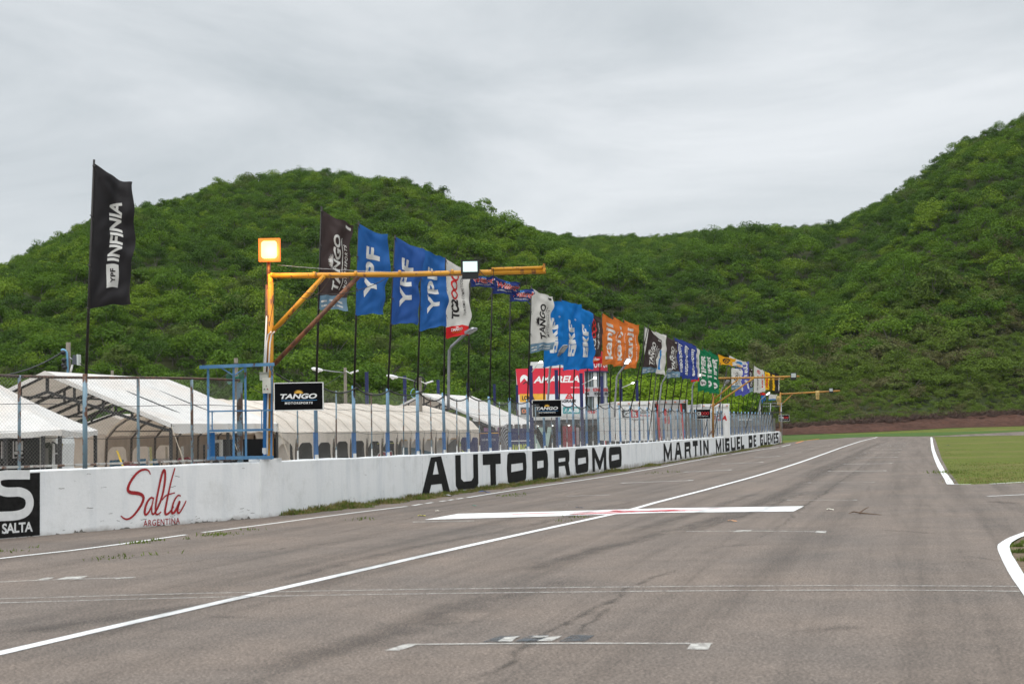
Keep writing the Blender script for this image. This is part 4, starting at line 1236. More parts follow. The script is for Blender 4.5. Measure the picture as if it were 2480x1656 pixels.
P_W, P_K, P_R, P_B, P_G = (Mcloth("flag_print_" + n, c, .15, .7, .06) for n, c in (("white", (.70, .69, .66)), ("black", (.025, .022, .022)), ("red", (.58, .03, .03)), ("blue", (.03, .22, .55)), ("gold", (.75, .42, .05))))
PR = [P_W, P_K, P_R, P_B, P_G]
RING = fill2d([disc(.5, .5, .5, .5, 24), disc(.5, .5, .30, .30, 24)])
CIRC = fill2d([disc(.5, .5, .5, .5, 24)])
BOXTYPE = {'S': [[(0, 0), (0, .38), (.30, .38), (.30, .30), (.22, .22), (.62, .22), (.62, .40), (0, .46), (0, 1), (1, 1), (1, .66), (.70, .66), (.70, .78), (.38, .78), (.38, .64), (1, .56), (1, 0)]],
           'K': [[(0, 0), (0, 1), (.38, 1), (.38, .66), (.62, 1), (1, 1), (.66, .5), (1, 0), (.62, 0), (.38, .34), (.38, 0)]],
           'F': [[(0, 0), (0, 1), (1, 1), (1, .60), (.70, .60), (.70, .78), (.38, .78), (.38, .60), (.66, .60), (.66, .38), (.38, .38), (.38, 0)]]}
BOXT = {k: fill2d(v) for k, v in BOXTYPE.items()}
NU, NV = 14, 34
flagno = [0]
def flag(k, name, label, corners, colour, style, top, depth=None, bands=(), amp=1.0, group="banner flags along the fence", pole=None, base=None, yaw=.45, seed=None):
    """k: fence post that carries the pole; corners in photo pixels: top-pole, top-fly, bottom-fly, bottom-pole"""
    d0 = depth if depth else POST_T(k)
    u = (d0 - WA.y) / E1.y
    foot = base or wallR(post_u(k), WALL_H + 1.45, FO)
    root = thing(name, label, "flag", foot, group)
    TL, TR, BR, BL_ = corners
    wpx = math.hypot(TR[0] - TL[0], TR[1] - TL[1]) / F * d0
    d1 = d0 + wpx * yaw
    tl, bl = Wp(*TL, d0), Wp(*BL_, d0)
    tr, br = Wp(*TR, d1), Wp(*BR, d1)
    tp = Wp(*top, d0)
    pm = pole or DARKPOLE
    mb = MB()
    r = .022 if k is not None and k > 22 else .026
    mb.tube([foot, foot.lerp(tp, .5) , tp], r, 7, rs=[r * 1.15, r, r * .8])
    for t in (.02, .36, .70, .99):                    # ties
        q = tl.lerp(bl, t)
        mb.tube([q + Vector((-.03, -.02, .01)), q + Vector((.03, -.03, -.01))], .012, 5)
        mb.tube([q, q + Vector((.05, -.03, -.10))], .005, 4)
    mb.build("pole", pm, root)
    rs = random.Random(seed if seed is not None else 100 + flagno[0]); flagno[0] += 1
    ph = [rs.uniform(0, 6.28) for _ in range(8)]
    wid = max(.25, (tr - tl).length); hgt = (tl - bl).length
    A = (.09 if k is None or k < 12 else .055 if k < 20 else .03) * amp * min(1, wid)
    nrm = (tr - tl).cross(bl - tl).normalized()
    if nrm.y > 0: nrm = -nrm
    rf = 1.0 + rs.uniform(-.2, .3)
    ex = (tr - tl).normalized()
    def S(a, b, o=0.0):
        P = (bl * (1 - a) + br * a) * (1 - b) + (tl * (1 - a) + tr * a) * b
        e = a ** .8
        w = A * e * (math.sin(6.28 * (1.15 * a * rf + .55 * (1 - b)) + ph[0]) + .55 * math.sin(6.28 * (2.1 * a - 1.3 * b * rf) + ph[1]) + .35 * math.sin(6.28 * (.5 * a + 2.6 * b) + ph[2]))
        # tension folds fanning out from the tied corners
        for (ca, cb, p) in ((0, 1, ph[3]), (0, 0, ph[4]), (0, .5, ph[6])):
            dx, dy = a * wid, (b - cb) * hgt
            rr = math.hypot(dx, dy)
            an = math.atan2(dy, dx + 1e-4)
            w += .028 * amp * math.sin(an * 11 + p) * min(1, rr * 3) * math.exp(-rr * .9)
        P = P + nrm * (w + o) + ex * (.045 * wid * e * (math.sin(9.0 * b + ph[5]) + .6 * math.sin(21 * b + ph[7])))
        P.z += -.05 * wid * math.sin(PI * a) * (b - .5) * 2 - .02 * a * math.sin(14 * a + ph[7])
        return P
    mb = MB()
    mats = [colour] + PR + [x[2] for x in bands]
    def mf(a, b):
        for i, x in enumerate(bands):
            if x[0] <= b < x[1] and (len(x) < 4 or x[3] <= a < x[4]): return 1 + len(PR) + i
        return 0
    mb.grid(S, NU, NV, mf)
    D = lambda poly, rect, m, vert=True, off=.008: decal(mb, poly, rect, S, off, m + 1, vert, NU, NV)
    W_, K_, R_, B_, G_ = 0, 1, 2, 3, 4
    def tango(c, line):
        D(text2d("TANGO", .035, .22, 1.0), (.40, .21, .66, .82), c)
        D(text2d("MOTORSPORTS", .02, .1, 1.3), (.79, .26, .88, .74), c)
        D(BAR, (.715, .22, .735, .80), c)
        D(SUN, (.22, .43, .385, .60), c)
    def smallprint():
        for i, (a, b) in enumerate(((.06, .075), (.38, .085), (.66, .075), (.06, .03), (.38, .025), (.66, .03))):
            D(text2d(("MMMM", "NNN", "EMME")[i % 3], .03, .2 if i % 2 else 0), (a, b, a + .22, b + .022), W_, False)
    if style == 'box_word':
        D(text2d("INFINIA", .03, 0, 1.0), (.43, .335, .70, .815), W_)
        D(BAR, (.415, .13, .69, .31), W_)
        D(text2d("YPF", .03, 0, 1.1), (.49, .165, .60, .275), K_, True, .014)
    elif style == 'ypf': D(text2d("YPF", .04, 0, 1.15), (.28, .20, .70, .80), W_)
    elif style == 'tango_w': tango(W_, W_); smallprint(); D(BAR, (.74, .935, .93, .965), W_)
    elif style == 'tango_k': tango(K_, K_); smallprint(); D(BAR, (.72, .93, .93, .965), K_)
    elif style in ('tc', 'tck'):
        D(text2d("TC2", .05, 0, .9), (.22, .25, .56, .52), K_ if style == 'tc' else W_)
        for i in range(3): D(RING, (.22, .515 + i * .125, .56, .65 + i * .125), R_, True, .008 + .003 * i)
        D(text2d("TURISMO COMPETICION", .015, 0, 1.2), (.70, .30, .79, .86), K_ if style == 'tc' else W_)
        D(text2d("TANGO", .05, .2), (.24, .075, .72, .115), W_, False); D(SUN, (.42, .118, .56, .138), W_, False); D(text2d("MOTORSPORTS", .02), (.3, .05, .66, .064), G_, False)
    elif style == 'willard':
        D(text2d("Willard", .055, 0, .95), (.10, .36, .97, .80), W_, False, .006); D(text2d("Willard", .02, 0, 1.0), (.12, .38, .95, .78), R_, False, .012)
        D(text2d("SU PRÓXIMA BATERÍA", .02, .15), (.20, .17, .86, .29), W_, False); D(RING, (.46, .80, .60, .97), B_, False)
    elif style == 'skf':
        for ch, a, b in (('S', .20, .375), ('K', .385, .555), ('F', .565, .74)): D(BOXT[ch], (.34, a, .70, b), W_)
        D(RING, (.76, .74, .82, .765), W_)
    elif style == 'kanji':
        D(text2d("kanji", .03, 0, 1.05), (.20, .12, .74, .88), W_); D(text2d("INSPIRA TU MUNDO", .012, 0, 1.3), (.82, .16, .88, .76), W_)
    elif style == 'autonomy': D(text2d("autonomy", .035, 0, 1.05), (.22, .10, .74, .92), W_)
    elif style == 'tiper':
        D(text2d("TIPER", .05, 0, 1.05), (.32, .31, .80, .90), W_); D(CIRC, (.22, .11, .82, .275), W_); D(text2d("T", .07), (.36, .15, .68, .235), B_ if False else K_, True, .013)
    elif style == 'emblem':
        D(RING, (.28, .16, .74, .86), K_, False); D(CIRC, (.43, .38, .59, .64), K_, False)
        for i in range(14):
            a = 2 * PI * i / 14; D(BAR, (.505 + .255 * math.cos(a), .50 + .39 * math.sin(a), .525 + .255 * math.cos(a), .53 + .39 * math.sin(a)), K_, False)
    elif style == 'city':
        D(fill2d([disc(.5, .5, .5, .5, 24, PI, 2 * PI)]), (.50, .12, .95, .42), G_, False); D(fill2d([disc(.5, 0, .5, 1.0, 24, 0, PI)]), (.50, .52, .95, .82), B_, False)
        D(text2d("SALTA", .05), (.50, .43, .95, .51), K_, False); D(text2d("AEM", .04), (.58, .24, .84, .32), R_, False, .014)
    elif style == 'tru':
        D(text2d("TRU", .06), (.25, .50, .80, .97), W_); D(fill2d([[(0, .9), (.35, .75), (.7, .2), (1, 0), (.9, .5), (.6, .9), (.2, 1)]]), (.30, .10, .92, .46), W_, False)
    elif style == 'det':
        D(RING, (.35, .78, .75, .93), R_, False); D(BAR, (.5, .80, .56, .92), R_, False); D(text2d("DETWARRIOR", .015), (.42, .10, .62, .70), K_)
    elif style == 'red_word': D(text2d("PIRELLI", .05), (.25, .12, .70, .86), R_)
    elif style == 'wave': D(fill2d([[(.1, 0), (.45, 0), (.55, .3), (.45, .5), (.7, .8), (.6, 1), (.3, .9), (.35, .6), (.1, .4)]]), (.2, .10, .75, .62), 3, False)
    elif style == 'small_red': D(text2d("MKM", .03), (.3, .2, .6, .8), R_)
    mb.build("flag_cloth", mats, root)
    return root
ST = C_STEEL
flag(None, "banner_flag", "tall black flag with white block lettering, alone at far left", [(229, 396), (325, 446), (318, 738), (212, 750)], C_BLACK, 'box_word', (228, 387), depth=26.3, pole=DARKPOLE, base=Wp(205, 1010, 26.3), amp=1.1)
mb = MB(); pz = thing("flag_post", "thick rust streaked pale blue post holding the black flag pole", "post", Wp(206, 1128, 26.3)); mb.tube([Wp(206, 1134, 26.3), Wp(206, 905, 26.3)], .046, 10); mb.build("tube", Mrust("streaked_blue", (0.22, 0.34, 0.42), amt=.50, scale=5), pz)
bn = (0, .135, ST)
flag(0, "banner_flag", "dark brown flag with white sunburst lettering, behind the near gantry braces", [(780, 508), (857, 544), (840, 754), (773, 752)], C_BROWN, 'tango_w', (779, 500), bands=[bn])
flag(1, "banner_flag", "first of the three blue flags with large white letters, left of its two companions", [(868, 541), (943, 571), (932, 762), (861, 766)], C_BLUE, 'ypf', (869, 537))
flag(2, "banner_flag", "second of the three blue flags, crossed by the gantry arm at its middle", [(957, 573), (1024, 601), (1010, 785), (948, 787)], C_BLUE2, 'ypf', (957, 569))
flag(3, "banner_flag", "third of the three blue flags, next to the white flag with red rings", [(1022, 602), (1077, 622), (1083, 790), (1016, 804)], C_BLUE, 'ypf', (1022, 598))
flag(4, "banner_flag", "white flag with red rings and a red foot, behind the lit white floodlight", [(1080, 627), (1136, 654), (1136, 812), (1080, 822)], C_WHITE, 'tc', (1079, 622), bands=[(0, .15, C_RED)])
flag(5, "pennant_flag", "navy pennant with red and white lettering, leftmost of three, below the gantry arm", [(1139, 664), (1200, 668), (1192, 699), (1139, 696)], C_NAVY, 'willard', (1139, 660), amp=.7, yaw=.8)
flag(6, "pennant_flag", "navy pennant with red and white lettering, middle one of three", [(1197, 669), (1262, 684), (1250, 718), (1193, 712)], C_NAVY, 'willard', (1193, 664), amp=.7, yaw=.8)
flag(7, "pennant_flag", "navy pennant with red and white lettering, lowest of three, touching the cream flag", [(1236, 700), (1290, 698), (1285, 736), (1235, 731)], C_NAVY, 'willard', (1236, 694), amp=.8, yaw=.8)
flag(8, "banner_flag", "cream flag with black sunburst lettering, left of the sky blue flags", [(1287, 698), (1340, 719), (1338, 848), (1284, 857)], C_WHITE, 'tango_k', (1287, 692), bands=[(0, .155, ST)])
flag(9, "banner_flag", "sky blue flag half hidden behind the cream flag", [(1322, 726), (1362, 729), (1365, 884), (1316, 891)], C_SKY, 'skf', (1322, 720))
flag(10, "banner_flag", "sky blue flag with full white block letters, middle one of three", [(1360, 726), (1408, 736), (1402, 897), (1364, 898)], C_SKY, 'skf', (1359, 722))
flag(11, "banner_flag", "rightmost sky blue flag with white block letters, beside the narrow black flag", [(1396, 738), (1438, 758), (1437, 895), (1396, 897)], C_SKY, 'skf', (1396, 733))
flag(12, "banner_flag", "black flag with a red foot squeezed between sky blue and orange flags", [(1427, 752), (1457, 770), (1457, 880), (1427, 885)], C_BROWN, 'tck', (1427, 748), bands=[(0, .15, C_RED)])
flag(13, "banner_flag", "leftmost orange flag with big white lettering", [(1459, 758), (1500, 780), (1494, 883), (1458, 886)], C_ORANGE, 'kanji', (1458.5, 754))
flag(14, "banner_flag", "middle orange flag with big white lettering", [(1485, 766), (1519, 784), (1516, 888), (1485, 889)], C_ORANGE, 'kanji', (1484, 761))
flag(15, "banner_flag", "rightmost orange flag with big white lettering, in front of the dark leaning flag", [(1511, 775), (1549, 787), (1543, 892), (1511, 895)], C_ORANGE, 'kanji', (1510.5, 771))
flag(16, "banner_flag", "dark brown flag on a pole leaning to the right, beside the orange flags", [(1571, 793), (1602, 826), (1588, 902), (1554, 906)], C_BROWN, 'tango_w', (1571, 786), bands=[bn])
flag(17, "banner_flag", "plain off white flag mostly hidden behind the leaning dark flag", [(1562, 792), (1592, 806), (1586, 898), (1560, 903)], C_WHITE, '', (1561, 789), depth=POST_T(17) + .6)
flag(18, "banner_flag", "off white flag with a dark wavy emblem between the two dark brown flags", [(1588, 803), (1613, 811), (1611, 909), (1588, 905)], C_WHITE, 'wave', (1588, 799))
flag(19, "banner_flag", "dark brown flag with white lettering and a pale foot, left of the indigo flags", [(1614, 814), (1640, 827), (1646, 915), (1615, 917)], C_BROWN, 'tango_w', (1614, 810), bands=[(0, .17, ST)])
flag(20, "banner_flag", "first indigo flag with white lowercase lettering", [(1633, 817), (1659, 826), (1660, 912), (1645, 912)], C_INDIGO, 'autonomy', (1632, 814))
flag(21, "banner_flag", "second indigo flag with white lowercase lettering", [(1650, 822), (1676, 833), (1675, 919), (1652, 918)], C_INDIGO, 'autonomy', (1650, 819))
flag(22, "banner_flag", "third indigo flag, overlapping the white flag with a red foot", [(1666, 830), (1686, 838), (1690, 919), (1672, 921)], C_INDIGO, 'autonomy', (1666, 826))
flag(23, "banner_flag", "white flag with a red foot between the indigo and the green flags", [(1676, 836), (1694, 846), (1694, 923), (1673, 926)], C_WHITE, 'tc', (1676, 833), bands=[(0, .13, C_RED)], depth=POST_T(23) + .5)
flag(24, "banner_flag", "first green flag with white lettering and a white disc", [(1690, 842), (1712, 855), (1716, 944), (1690, 949)], C_GREEN, 'tiper', (1690, 838))
flag(25, "banner_flag", "second green flag with white lettering and a white disc", [(1702, 842), (1726, 858), (1730, 948), (1705, 951)], C_GREEN, 'tiper', (1701, 839))
flag(26, "banner_flag", "third green flag, nearest the golden pennant", [(1716, 847), (1739, 862), (1742, 954), (1718, 953)], C_GREEN, 'tiper', (1715, 843))
flag(28, "pennant_flag", "golden pennant with a dark cog shaped emblem", [(1738, 857), (1782, 869), (1772, 886), (1743, 884)], C_GOLD, 'emblem', (1737, 853), amp=.5, yaw=.2)
flag(30, "pennant_flag", "white pennant with a blue and gold round emblem, right of the golden pennant", [(1766, 860), (1806, 876), (1794, 892), (1765, 887)], C_WHITE, 'city', (1765, 856), amp=.5, yaw=.2, bands=[(0, .1, C_NAVY)])
flag(31, "banner_flag", "cream flag with black lettering above the second gantry braces", [(1771, 890), (1796, 893), (1795, 944), (1771, 945)], C_WHITE, 'tango_k', (1771, 886), bands=[(0, .2, ST)])
flag(32, "banner_flag", "violet flag with white letters, left one of two", [(1781, 889), (1803, 893), (1800, 956), (1780, 960)], C_PURPLE, 'tru', (1781, 885))
flag(34, "banner_flag", "violet flag with white letters, right one of two", [(1796, 877), (1813, 875), (1816, 951), (1797, 961)], C_PURPLE, 'tru', (1796, 873))
flag(35, "banner_flag", "narrow dark flag with white lettering behind the violet flag", [(1811, 887), (1823, 894), (1824, 948), (1815, 951)], C_BROWN, 'tango_w', (1811, 883), bands=[(0, .18, ST)], depth=POST_T(35) + .5)
flag(36, "banner_flag", "white flag with a red round emblem and thin black lettering", [(1826, 885), (1847, 896), (1841, 953), (1825, 951)], C_WHITE, 'det', (1825.5, 882))
flag(37, "banner_flag", "white flag with small red print, right of the red emblem flag", [(1841, 893), (1851, 899), (1853, 948), (1841, 951)], C_WHITE, 'small_red', (1840, 890))
flag(38, "banner_flag", "yellow flag with red lettering near the end of the row", [(1852, 899), (1864, 903), (1862, 944), (1853, 944)], C_YEL, 'red_word', (1852, 895))
flag(39, "banner_flag", "olive and yellow flag with a dark upper edge", [(1861, 898), (1877, 905), (1877, 946), (1863, 946)], C_OLIVE, '', (1861, 894), bands=[(.0, .9, C_YEL, .55, .95), (.9, 1.01, C_BLACK)])
flag(40, "banner_flag", "dark charcoal flag with a pale tip, last of the tall flags", [(1876, 900), (1887, 908), (1888, 953), (1877, 953)], C_BLACK, '', (1876, 896), bands=[(.15, .85, C_WHITE, .82, 1.01)])
flag(41, "pennant_flag", "small red flag above the lower blue flag near the platform", [(1842, 949), (1853, 951), (1854, 957), (1840, 957)], C_RED, '', (1842, 947), amp=.3)
flag(42, "pennant_flag", "small blue flag hanging low near the platform", [(1843, 957), (1855, 957), (1853, 970), (1845, 977)], C_SKY, '', (1843, 954), amp=.4)
flag(43, "pennant_flag", "small white flag with a blue foot hanging low near the end of the wall", [(1862, 953), (1882, 955), (1878, 969), (1861, 970)], C_WHITE, '', (1861, 950), amp=.4, bands=[(0, .22, C_SKY)])

# bare poles between the flags
bare = []
for i, (px, py, kk) in enumerate(((1590, 905, 18.6), (1745, 880, 27), (1762, 885, 29), (1832, 955, 36.5), (1849, 962, 41.5), (1857, 963, 42.4), (1866, 966, 43.2), (1872, 965, 44), (1884, 965, 44.6))):
    d = POST_T(kk) + .2
    u = (d - WA.y) / E1.y
    b = wallR(u, WALL_H, FO - .1)
    mb = MB(); mb.tube([b, Wp(px, py, d)], .024, 7); mb.lathe(Wp(px, py, d), (0, 0, 1), [(.024, 0), (.03, .01), (.02, .04), (.001, .05)], 7)
    tag(mb.build("bare_pole", DARKPOLE, origin=b), "thin dark flag pole carrying no flag near the far end of the fence", "pole", "bare poles along the fence")

# ------------------------------------------------------------------ street lamps on the fence
LGREY = M("lamp_grey", (0.30, 0.31, 0.33), .4, .4, .15)
LED_ON = Memit("led_glow", (1.0, 0.98, 0.92), 4.0)
LED_OFF = M("led_glass", (0.5, 0.52, 0.55), .2, 0, .05)
for i, (kk, base, knee, b2, h0, h1, lit, lab) in enumerate((
        (4.15, (1086, 965), (1088, 848), (1094, 838), (1120, 815), (1152, 795), False, "nearest grey street lamp on a leaning pole under the white and red flag"),
        (9.1, (1327, 970), (1332, 892), (1338, 880), (1352, 862), (1371, 836), False, "grey street lamp in front of the red billboard"),
        (14.1, (1489, 985), (1494, 912), (1500, 902), (1511, 888), (1523, 868), True, "street lamp with a lit head in front of the rightmost orange flag"),
        (19.1, (1596, 985), (1602, 932), (1606, 922), (1616, 906), (1624, 893), False, "grey street lamp between the two dark brown flags"),
        (24.1, (1676, 985), (1677, 937), (1680, 928), (1688, 917), (1694, 905), True, "street lamp with a lit head beside the first green flag"),
        (29.2, (1744, 990), (1747, 946), (1750, 940), (1757, 930), (1764, 921), False, "grey street lamp between the green flags and the second gantry"),
        (39.5, (1838, 992), (1842, 968), (1846, 965), (1852, 960), (1864, 949), True, "small lit street lamp near the far end of the fence"))):
    d = POST_T(kk) + .25
    b = Wp(*base, d)
    t = thing("street_lamp", lab, "street lamp", b, "street lamps on the fence")
    mb = MB(); r = .042 if kk < 20 else .045
    mb.tube([Wp(base[0], base[1] + 25, d), Wp(*base, d), Wp(*knee, d), Wp(*b2, d), Wp(*h0, d - .25)], r, 8); mb.build("pole", LGREY, t)
    A, B = Wp(*h0, d - .25), Wp(*h1, d - .55)
    e = (B - A).normalized(); sd_ = e.cross(Vector((0, 0, 1))).normalized(); up = sd_.cross(e)
    L_ = (B - A).length
    mb = MB()
    ring = []
    for tt, w, h in ((0, .05, .05), (.28, .06, .06), (.36, .13, .07), (.9, .14, .05), (1, .09, .03)):
        c = A + e * L_ * tt
        ring.append([c - sd_ * w - up * h * .3, c + sd_ * w - up * h * .3, c + sd_ * w * .8 + up * h, c - sd_ * w * .8 + up * h])
    for a, c in zip(ring, ring[1:]):
        for j in range(4): mb.face([a[j], a[(j + 1) % 4], c[(j + 1) % 4], c[j]])
    mb.face(ring[0]); mb.face(ring[-1][::-1]); mb.build("lamp_head", LGREY, t)
    mb = MB(); q = lambda tt, w: A + e * L_ * tt + sd_ * w - up * .035
    mb.hexa([q(.4, -.1), q(.92, -.1), q(.92, .1), q(.4, .1), q(.4, -.1) + up * .012, q(.92, -.1) + up * .012, q(.92, .1) + up * .012, q(.4, .1) + up * .012]); mb.build("lamp_lens", LED_ON if lit else LED_OFF, t)

# ------------------------------------------------------------------ paddock: tents
TENT = None
def mat_tent(name, col, stain, warm=(0.62, 0.42, 0.28)):
    m, t, b = newmat(name)
    g = N(t, 'ShaderNodeNewGeometry').outputs['Position']
    f = noise(t, 0.5, 5, 0.6, vec=g); f2 = noise(t, 3.5, 6, 0.65, vec=g); f3 = noise(t, 1.0, 4, .6, vec=g, stretch=(2, 2, .35))
    c = mixc(t, ramp(t, f, [(0.42, G3(0)), (0.85, G3(stain))]), col, warm)
    c = mixc(t, 1.0, c, ramp(t, f2, [(0.3, G3(.90)), (0.7, G3(1.04))]), 'MULTIPLY')
    c = mixc(t, 1.0, c, ramp(t, f3, [(0.28, G3(.86)), (0.5, G3(1.0))]), 'MULTIPLY')
    t.links.new(c, b.inputs['Base Color'])
    setp(b, rough=.65, spec=.25)
    bump(t, b, f2, .25, .05)
    tr = N(t, 'ShaderNodeBsdfTranslucent')
    t.links.new(mixc(t, 1.0, c, (1, .88, .76), 'MULTIPLY'), tr.inputs['Color'])
    mx = N(t, 'ShaderNodeMixShader'); mx.inputs['Fac'].default_value = .22
    t.links.new(b.outputs[0], mx.inputs[1]); t.links.new(tr.outputs[0], mx.inputs[2])
    t.links.new(mx.outputs[0], t.nodes['Material Output'].inputs['Surface'])
    return m
T_WHITE = mat_tent("white_canvas", (0.80, 0.78, 0.75), .55, (0.70, 0.55, 0.43))
T_CREAM = mat_tent("cream_canvas", (0.80, 0.72, 0.625), .4, (0.70, 0.56, 0.44))
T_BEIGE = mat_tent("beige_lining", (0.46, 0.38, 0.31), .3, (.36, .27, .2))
T_SEAM = M('canvas_seam', (0.42, 0.34, 0.26), .8, 0, .2)
TBLACK = M("black_tent_frame", (0.014, 0.014, 0.015), .5, 0, .2)
TBROWN = M("brown_tent_rib", (0.10, 0.070, 0.045), .6, 0, .25)
GUY = M("rope", (0.55, 0.47, 0.36), .8, 0, .1)
def wr(u, v):                    # small wrinkles of slack canvas
    return .05 * math.sin(u * 2.3 + 1.7 * math.sin(v * 1.3)) + .03 * math.sin(u * 5.1 - v * 2.2) + .02 * math.sin(9 * v + u)

# long arched tent: near eave foot line starts at A0, runs along E1
def arched_tent(label, A0, length, width, eave, top, nb, openings=True):
    t = thing("marquee_tent", label, "tent", A0)
    prof = [(0, eave), (.08, eave + .40 * (top - eave)), (.23, eave + .66 * (top - eave)), (.5, top), (.77, eave + .66 * (top - eave)), (.92, eave + .40 * (top - eave)), (1, eave)]
    prof = [Vector((a * width, b, 0)) for a, b in prof]
    prof = smoothed(prof, 1)
    def P(u, w, z): 
        q = A0 + E1 * u - E2 * w
        return Vector((q.x, q.y, z))
    n = len(prof)
    def roof(a, b):
        k = b * (n - 1); i = min(int(k), n - 2); p = prof[i].lerp(prof[i + 1], k - i)
        bay = (a * nb) % 1
        sag = .13 * math.sin(PI * bay) * math.sin(PI * min(1, max(0, b)))
        return P(a * length, p.x, p.y - sag + .25 * wr(a * length, p.x))
    mb = MB(); mb.grid(roof, nb * 10, (n - 1) * 3); mb.build("roof", T_CREAM, t)
    seam = MB()
    for k in range(1, nb):
        seam.grid(lambda a, b, k=k: roof((k + (a - .5) * .045) / nb, b) + Vector((0, 0, .012)), 1, (n - 1) * 2)
    R_ = random.Random(6)
    for k in range(7):
        u0, u1 = R_.uniform(.05, .9), 0
        u1 = u0 + R_.uniform(.03, .10); b1 = R_.uniform(.12, .30)
        seam.grid(lambda a, b, u0=u0, u1=u1, b1=b1: roof(u1 + (u0 - u1) * b + a * .0011, b1 + (.5 - b1) * b) + Vector((0, 0, .02)), 1, 14)
    seam.build('seam', T_SEAM, t)
    # skirt with arched openings, both sides
    def skirt(w, m, nm, seed):
        mb = MB(); R = random.Random(seed)
        bw = length / nb
        for k in range(nb):
            lw = .17
            x0, x1 = k * bw, (k + 1) * bw
            ztop = eave - .46 + R.uniform(-.04, .04)
            N_ = 10
            us = [x0 + lw + (x1 - x0 - 2 * lw) * i / N_ for i in range(N_ + 1)]
            low = []
            for i, uu in enumerate(us):
                f = abs(2 * i / N_ - 1)
                low.append(ztop - .32 * max(0, f - .55) ** 2 / .2)
            col = lambda uu, z, off=0.0: P(uu, w + off + .04 * math.sin(uu * 3.1 + z * 2), z)
            for i in range(N_):
                mb.face([col(us[i], low[i]), col(us[i + 1], low[i + 1]), P(us[i + 1], w, eave), P(us[i], w, eave)], sm=True)
            for (a, b, d) in ((x0, x0 + lw, 1), (x1 - lw, x1, -1)):
                pts = [(eave, 0), (low[0], .02), (.8, -.03), (0.0, -.07)]
                for (za, ia), (zb, ib) in zip(pts, pts[1:]):
                    e0 = (b + ia if d > 0 else a - ia); e1 = (b + ib if d > 0 else a - ib)
                    o = x0 if d > 0 else x1
                    q = [col(o, za), col(e0, za, .05), col(e1, zb, .06), col(o, zb)]
                    mb.face(q if d > 0 else q[::-1], sm=True)
        mb.build(nm, m, t)
    skirt(0, T_CREAM, "skirt", 3); skirt(width, T_BEIGE, "skirt", 4)
    for k in range(nb + 1):
        mb = MB(); u = k * length / nb * .998 + .02
        mb.tube([P(u, 0, 0)] + [P(u, p.x * .985 + .05, p.y - .12) for p in prof] + [P(u, width - .02, 0)], .055, 6)
        mb.build("rib", TBROWN, t)
    for w, z in ((.35, eave + .2), (width - .35, eave + .2), (width - 1.6, eave + .85)):
        mb = MB(); mb.tube([P(0, w, z), P(length, w, z)], .03, 6); mb.build("purlin", TBROWN, t)
    return t, P
A0 = Vector(((664 - 1240) / F * 60, 60, 0))
big, PB = arched_tent("long cream arched tent with a scalloped skirt, parallel to the fence", A0, 28.7, 8.15, 1.86, 3.55, 14)
mb = MB()
q = [PB(-.02, -.05, 1.86), PB(-.1, 1.0, 2.1), PB(.4, .5, .05), PB(1.2, -.12, .03), PB(1.25, -.06, 1.4)]
mb.face([q[0], q[1], q[2], q[3], q[4]], sm=True); mb.build("door_flap", T_CREAM, big)

# gable tents: black truss frame, open gable
def gable_tent(label, apex, half, length, eave, top, hipped=False, over=.18, truss=True, mat=T_WHITE):
    """apex: ridge start (x, y); ridge runs along E1; gable end faces the camera side"""
    t = thing("gable_tent", label, "tent", Vector((apex.x, apex.y, 0)))
    def P(u, w, z):
        q = apex + E1 * u + E2 * w
        return Vector((q.x, q.y, z))
    slope = (top - eave) / half
    mb = MB()
    for s in (1, -1):
        def f(a, b):
            u = a * length; w = s * half * b
            if hipped: u = min(u, length - b * half * .55 + 0) if a > .98 else a * (length - b * half * .55 * 0)
            nb = max(1, round(length / 3.5)); bay = (a * nb) % 1
            return P(u, w, top - slope * half * b - .10 * math.sin(PI * bay) * math.sin(PI * b) + .5 * wr(u, w + s) * b * (1 - b) * 2)
        mb.grid(f, 24, 10)
        def v(a, b):
            u = a * length
            return P(u, s * (half + .05 * b), eave - (.30 + .05 * abs(math.sin(u * 2.4))) * b)
        mb.grid(v, 24, 2)
        mb.grid(lambda a, b: P(-.03 - .02 * b, s * half * a, top - slope * half * a + .02 - .16 * b), 10, 1)
    mb.build("roof", mat, t)
    if truss:
        n = max(2, round(length / 3.2))
        for k in range(n + 1):
            u = k * length / n * .97 + .12
            mb = MB(); w_ = .10
            zi = lambda w: top - slope * abs(w) - .12
            for s in (1, -1):
                mb.beam(P(u, 0, zi(0)), P(u, s * half, zi(half)), w_, w_)
                mb.beam(P(u, 0, zi(0) - .60), P(u, s * half * .98, zi(half) - .12), .09, .09)
                for fr_ in (.22, .45, .68):
                    mb.beam(P(u, s * half * fr_, zi(half * fr_)), P(u, s * half * fr_, zi(half * fr_) - .60 * (1 - fr_) - .05), .08, .08)
            mb.beam(P(u, 0, zi(0)), P(u, 0, zi(0) - .62), .10, .10)
            mb.build("truss", TBLACK, t)
        for s in (1, -1):
            for fr_ in (.33, .66):
                mb = MB(); mb.beam(P(.1, s * half * fr_, top - slope * half * fr_ - .2), P(length, s * half * fr_, top - slope * half * fr_ - .2), .07, .07); mb.build("purlin", TBLACK, t)
    for s in (1, -1):
        n = max(1, round(length / 4))
        for k in range(n + 1):
            mb = MB(); mb.beam(P(k * length / n + .05, s * (half - .05), 0), P(k * length / n + .05, s * (half - .05), eave), .10, .10); mb.build("leg", TBLACK, t)
    mb = MB()
    for s, k in ((1, 0), (1, .5), (1, 1)):
        mb.tube([P(k * length, s * half, eave - .1), P(k * length - .3, s * (half + 1.0), 0)], .015, 4)
    mb.build("guy_rope", GUY, t)
    return t, P
ap = Vector((Wp(110, 900, 50).x, 50, 0))
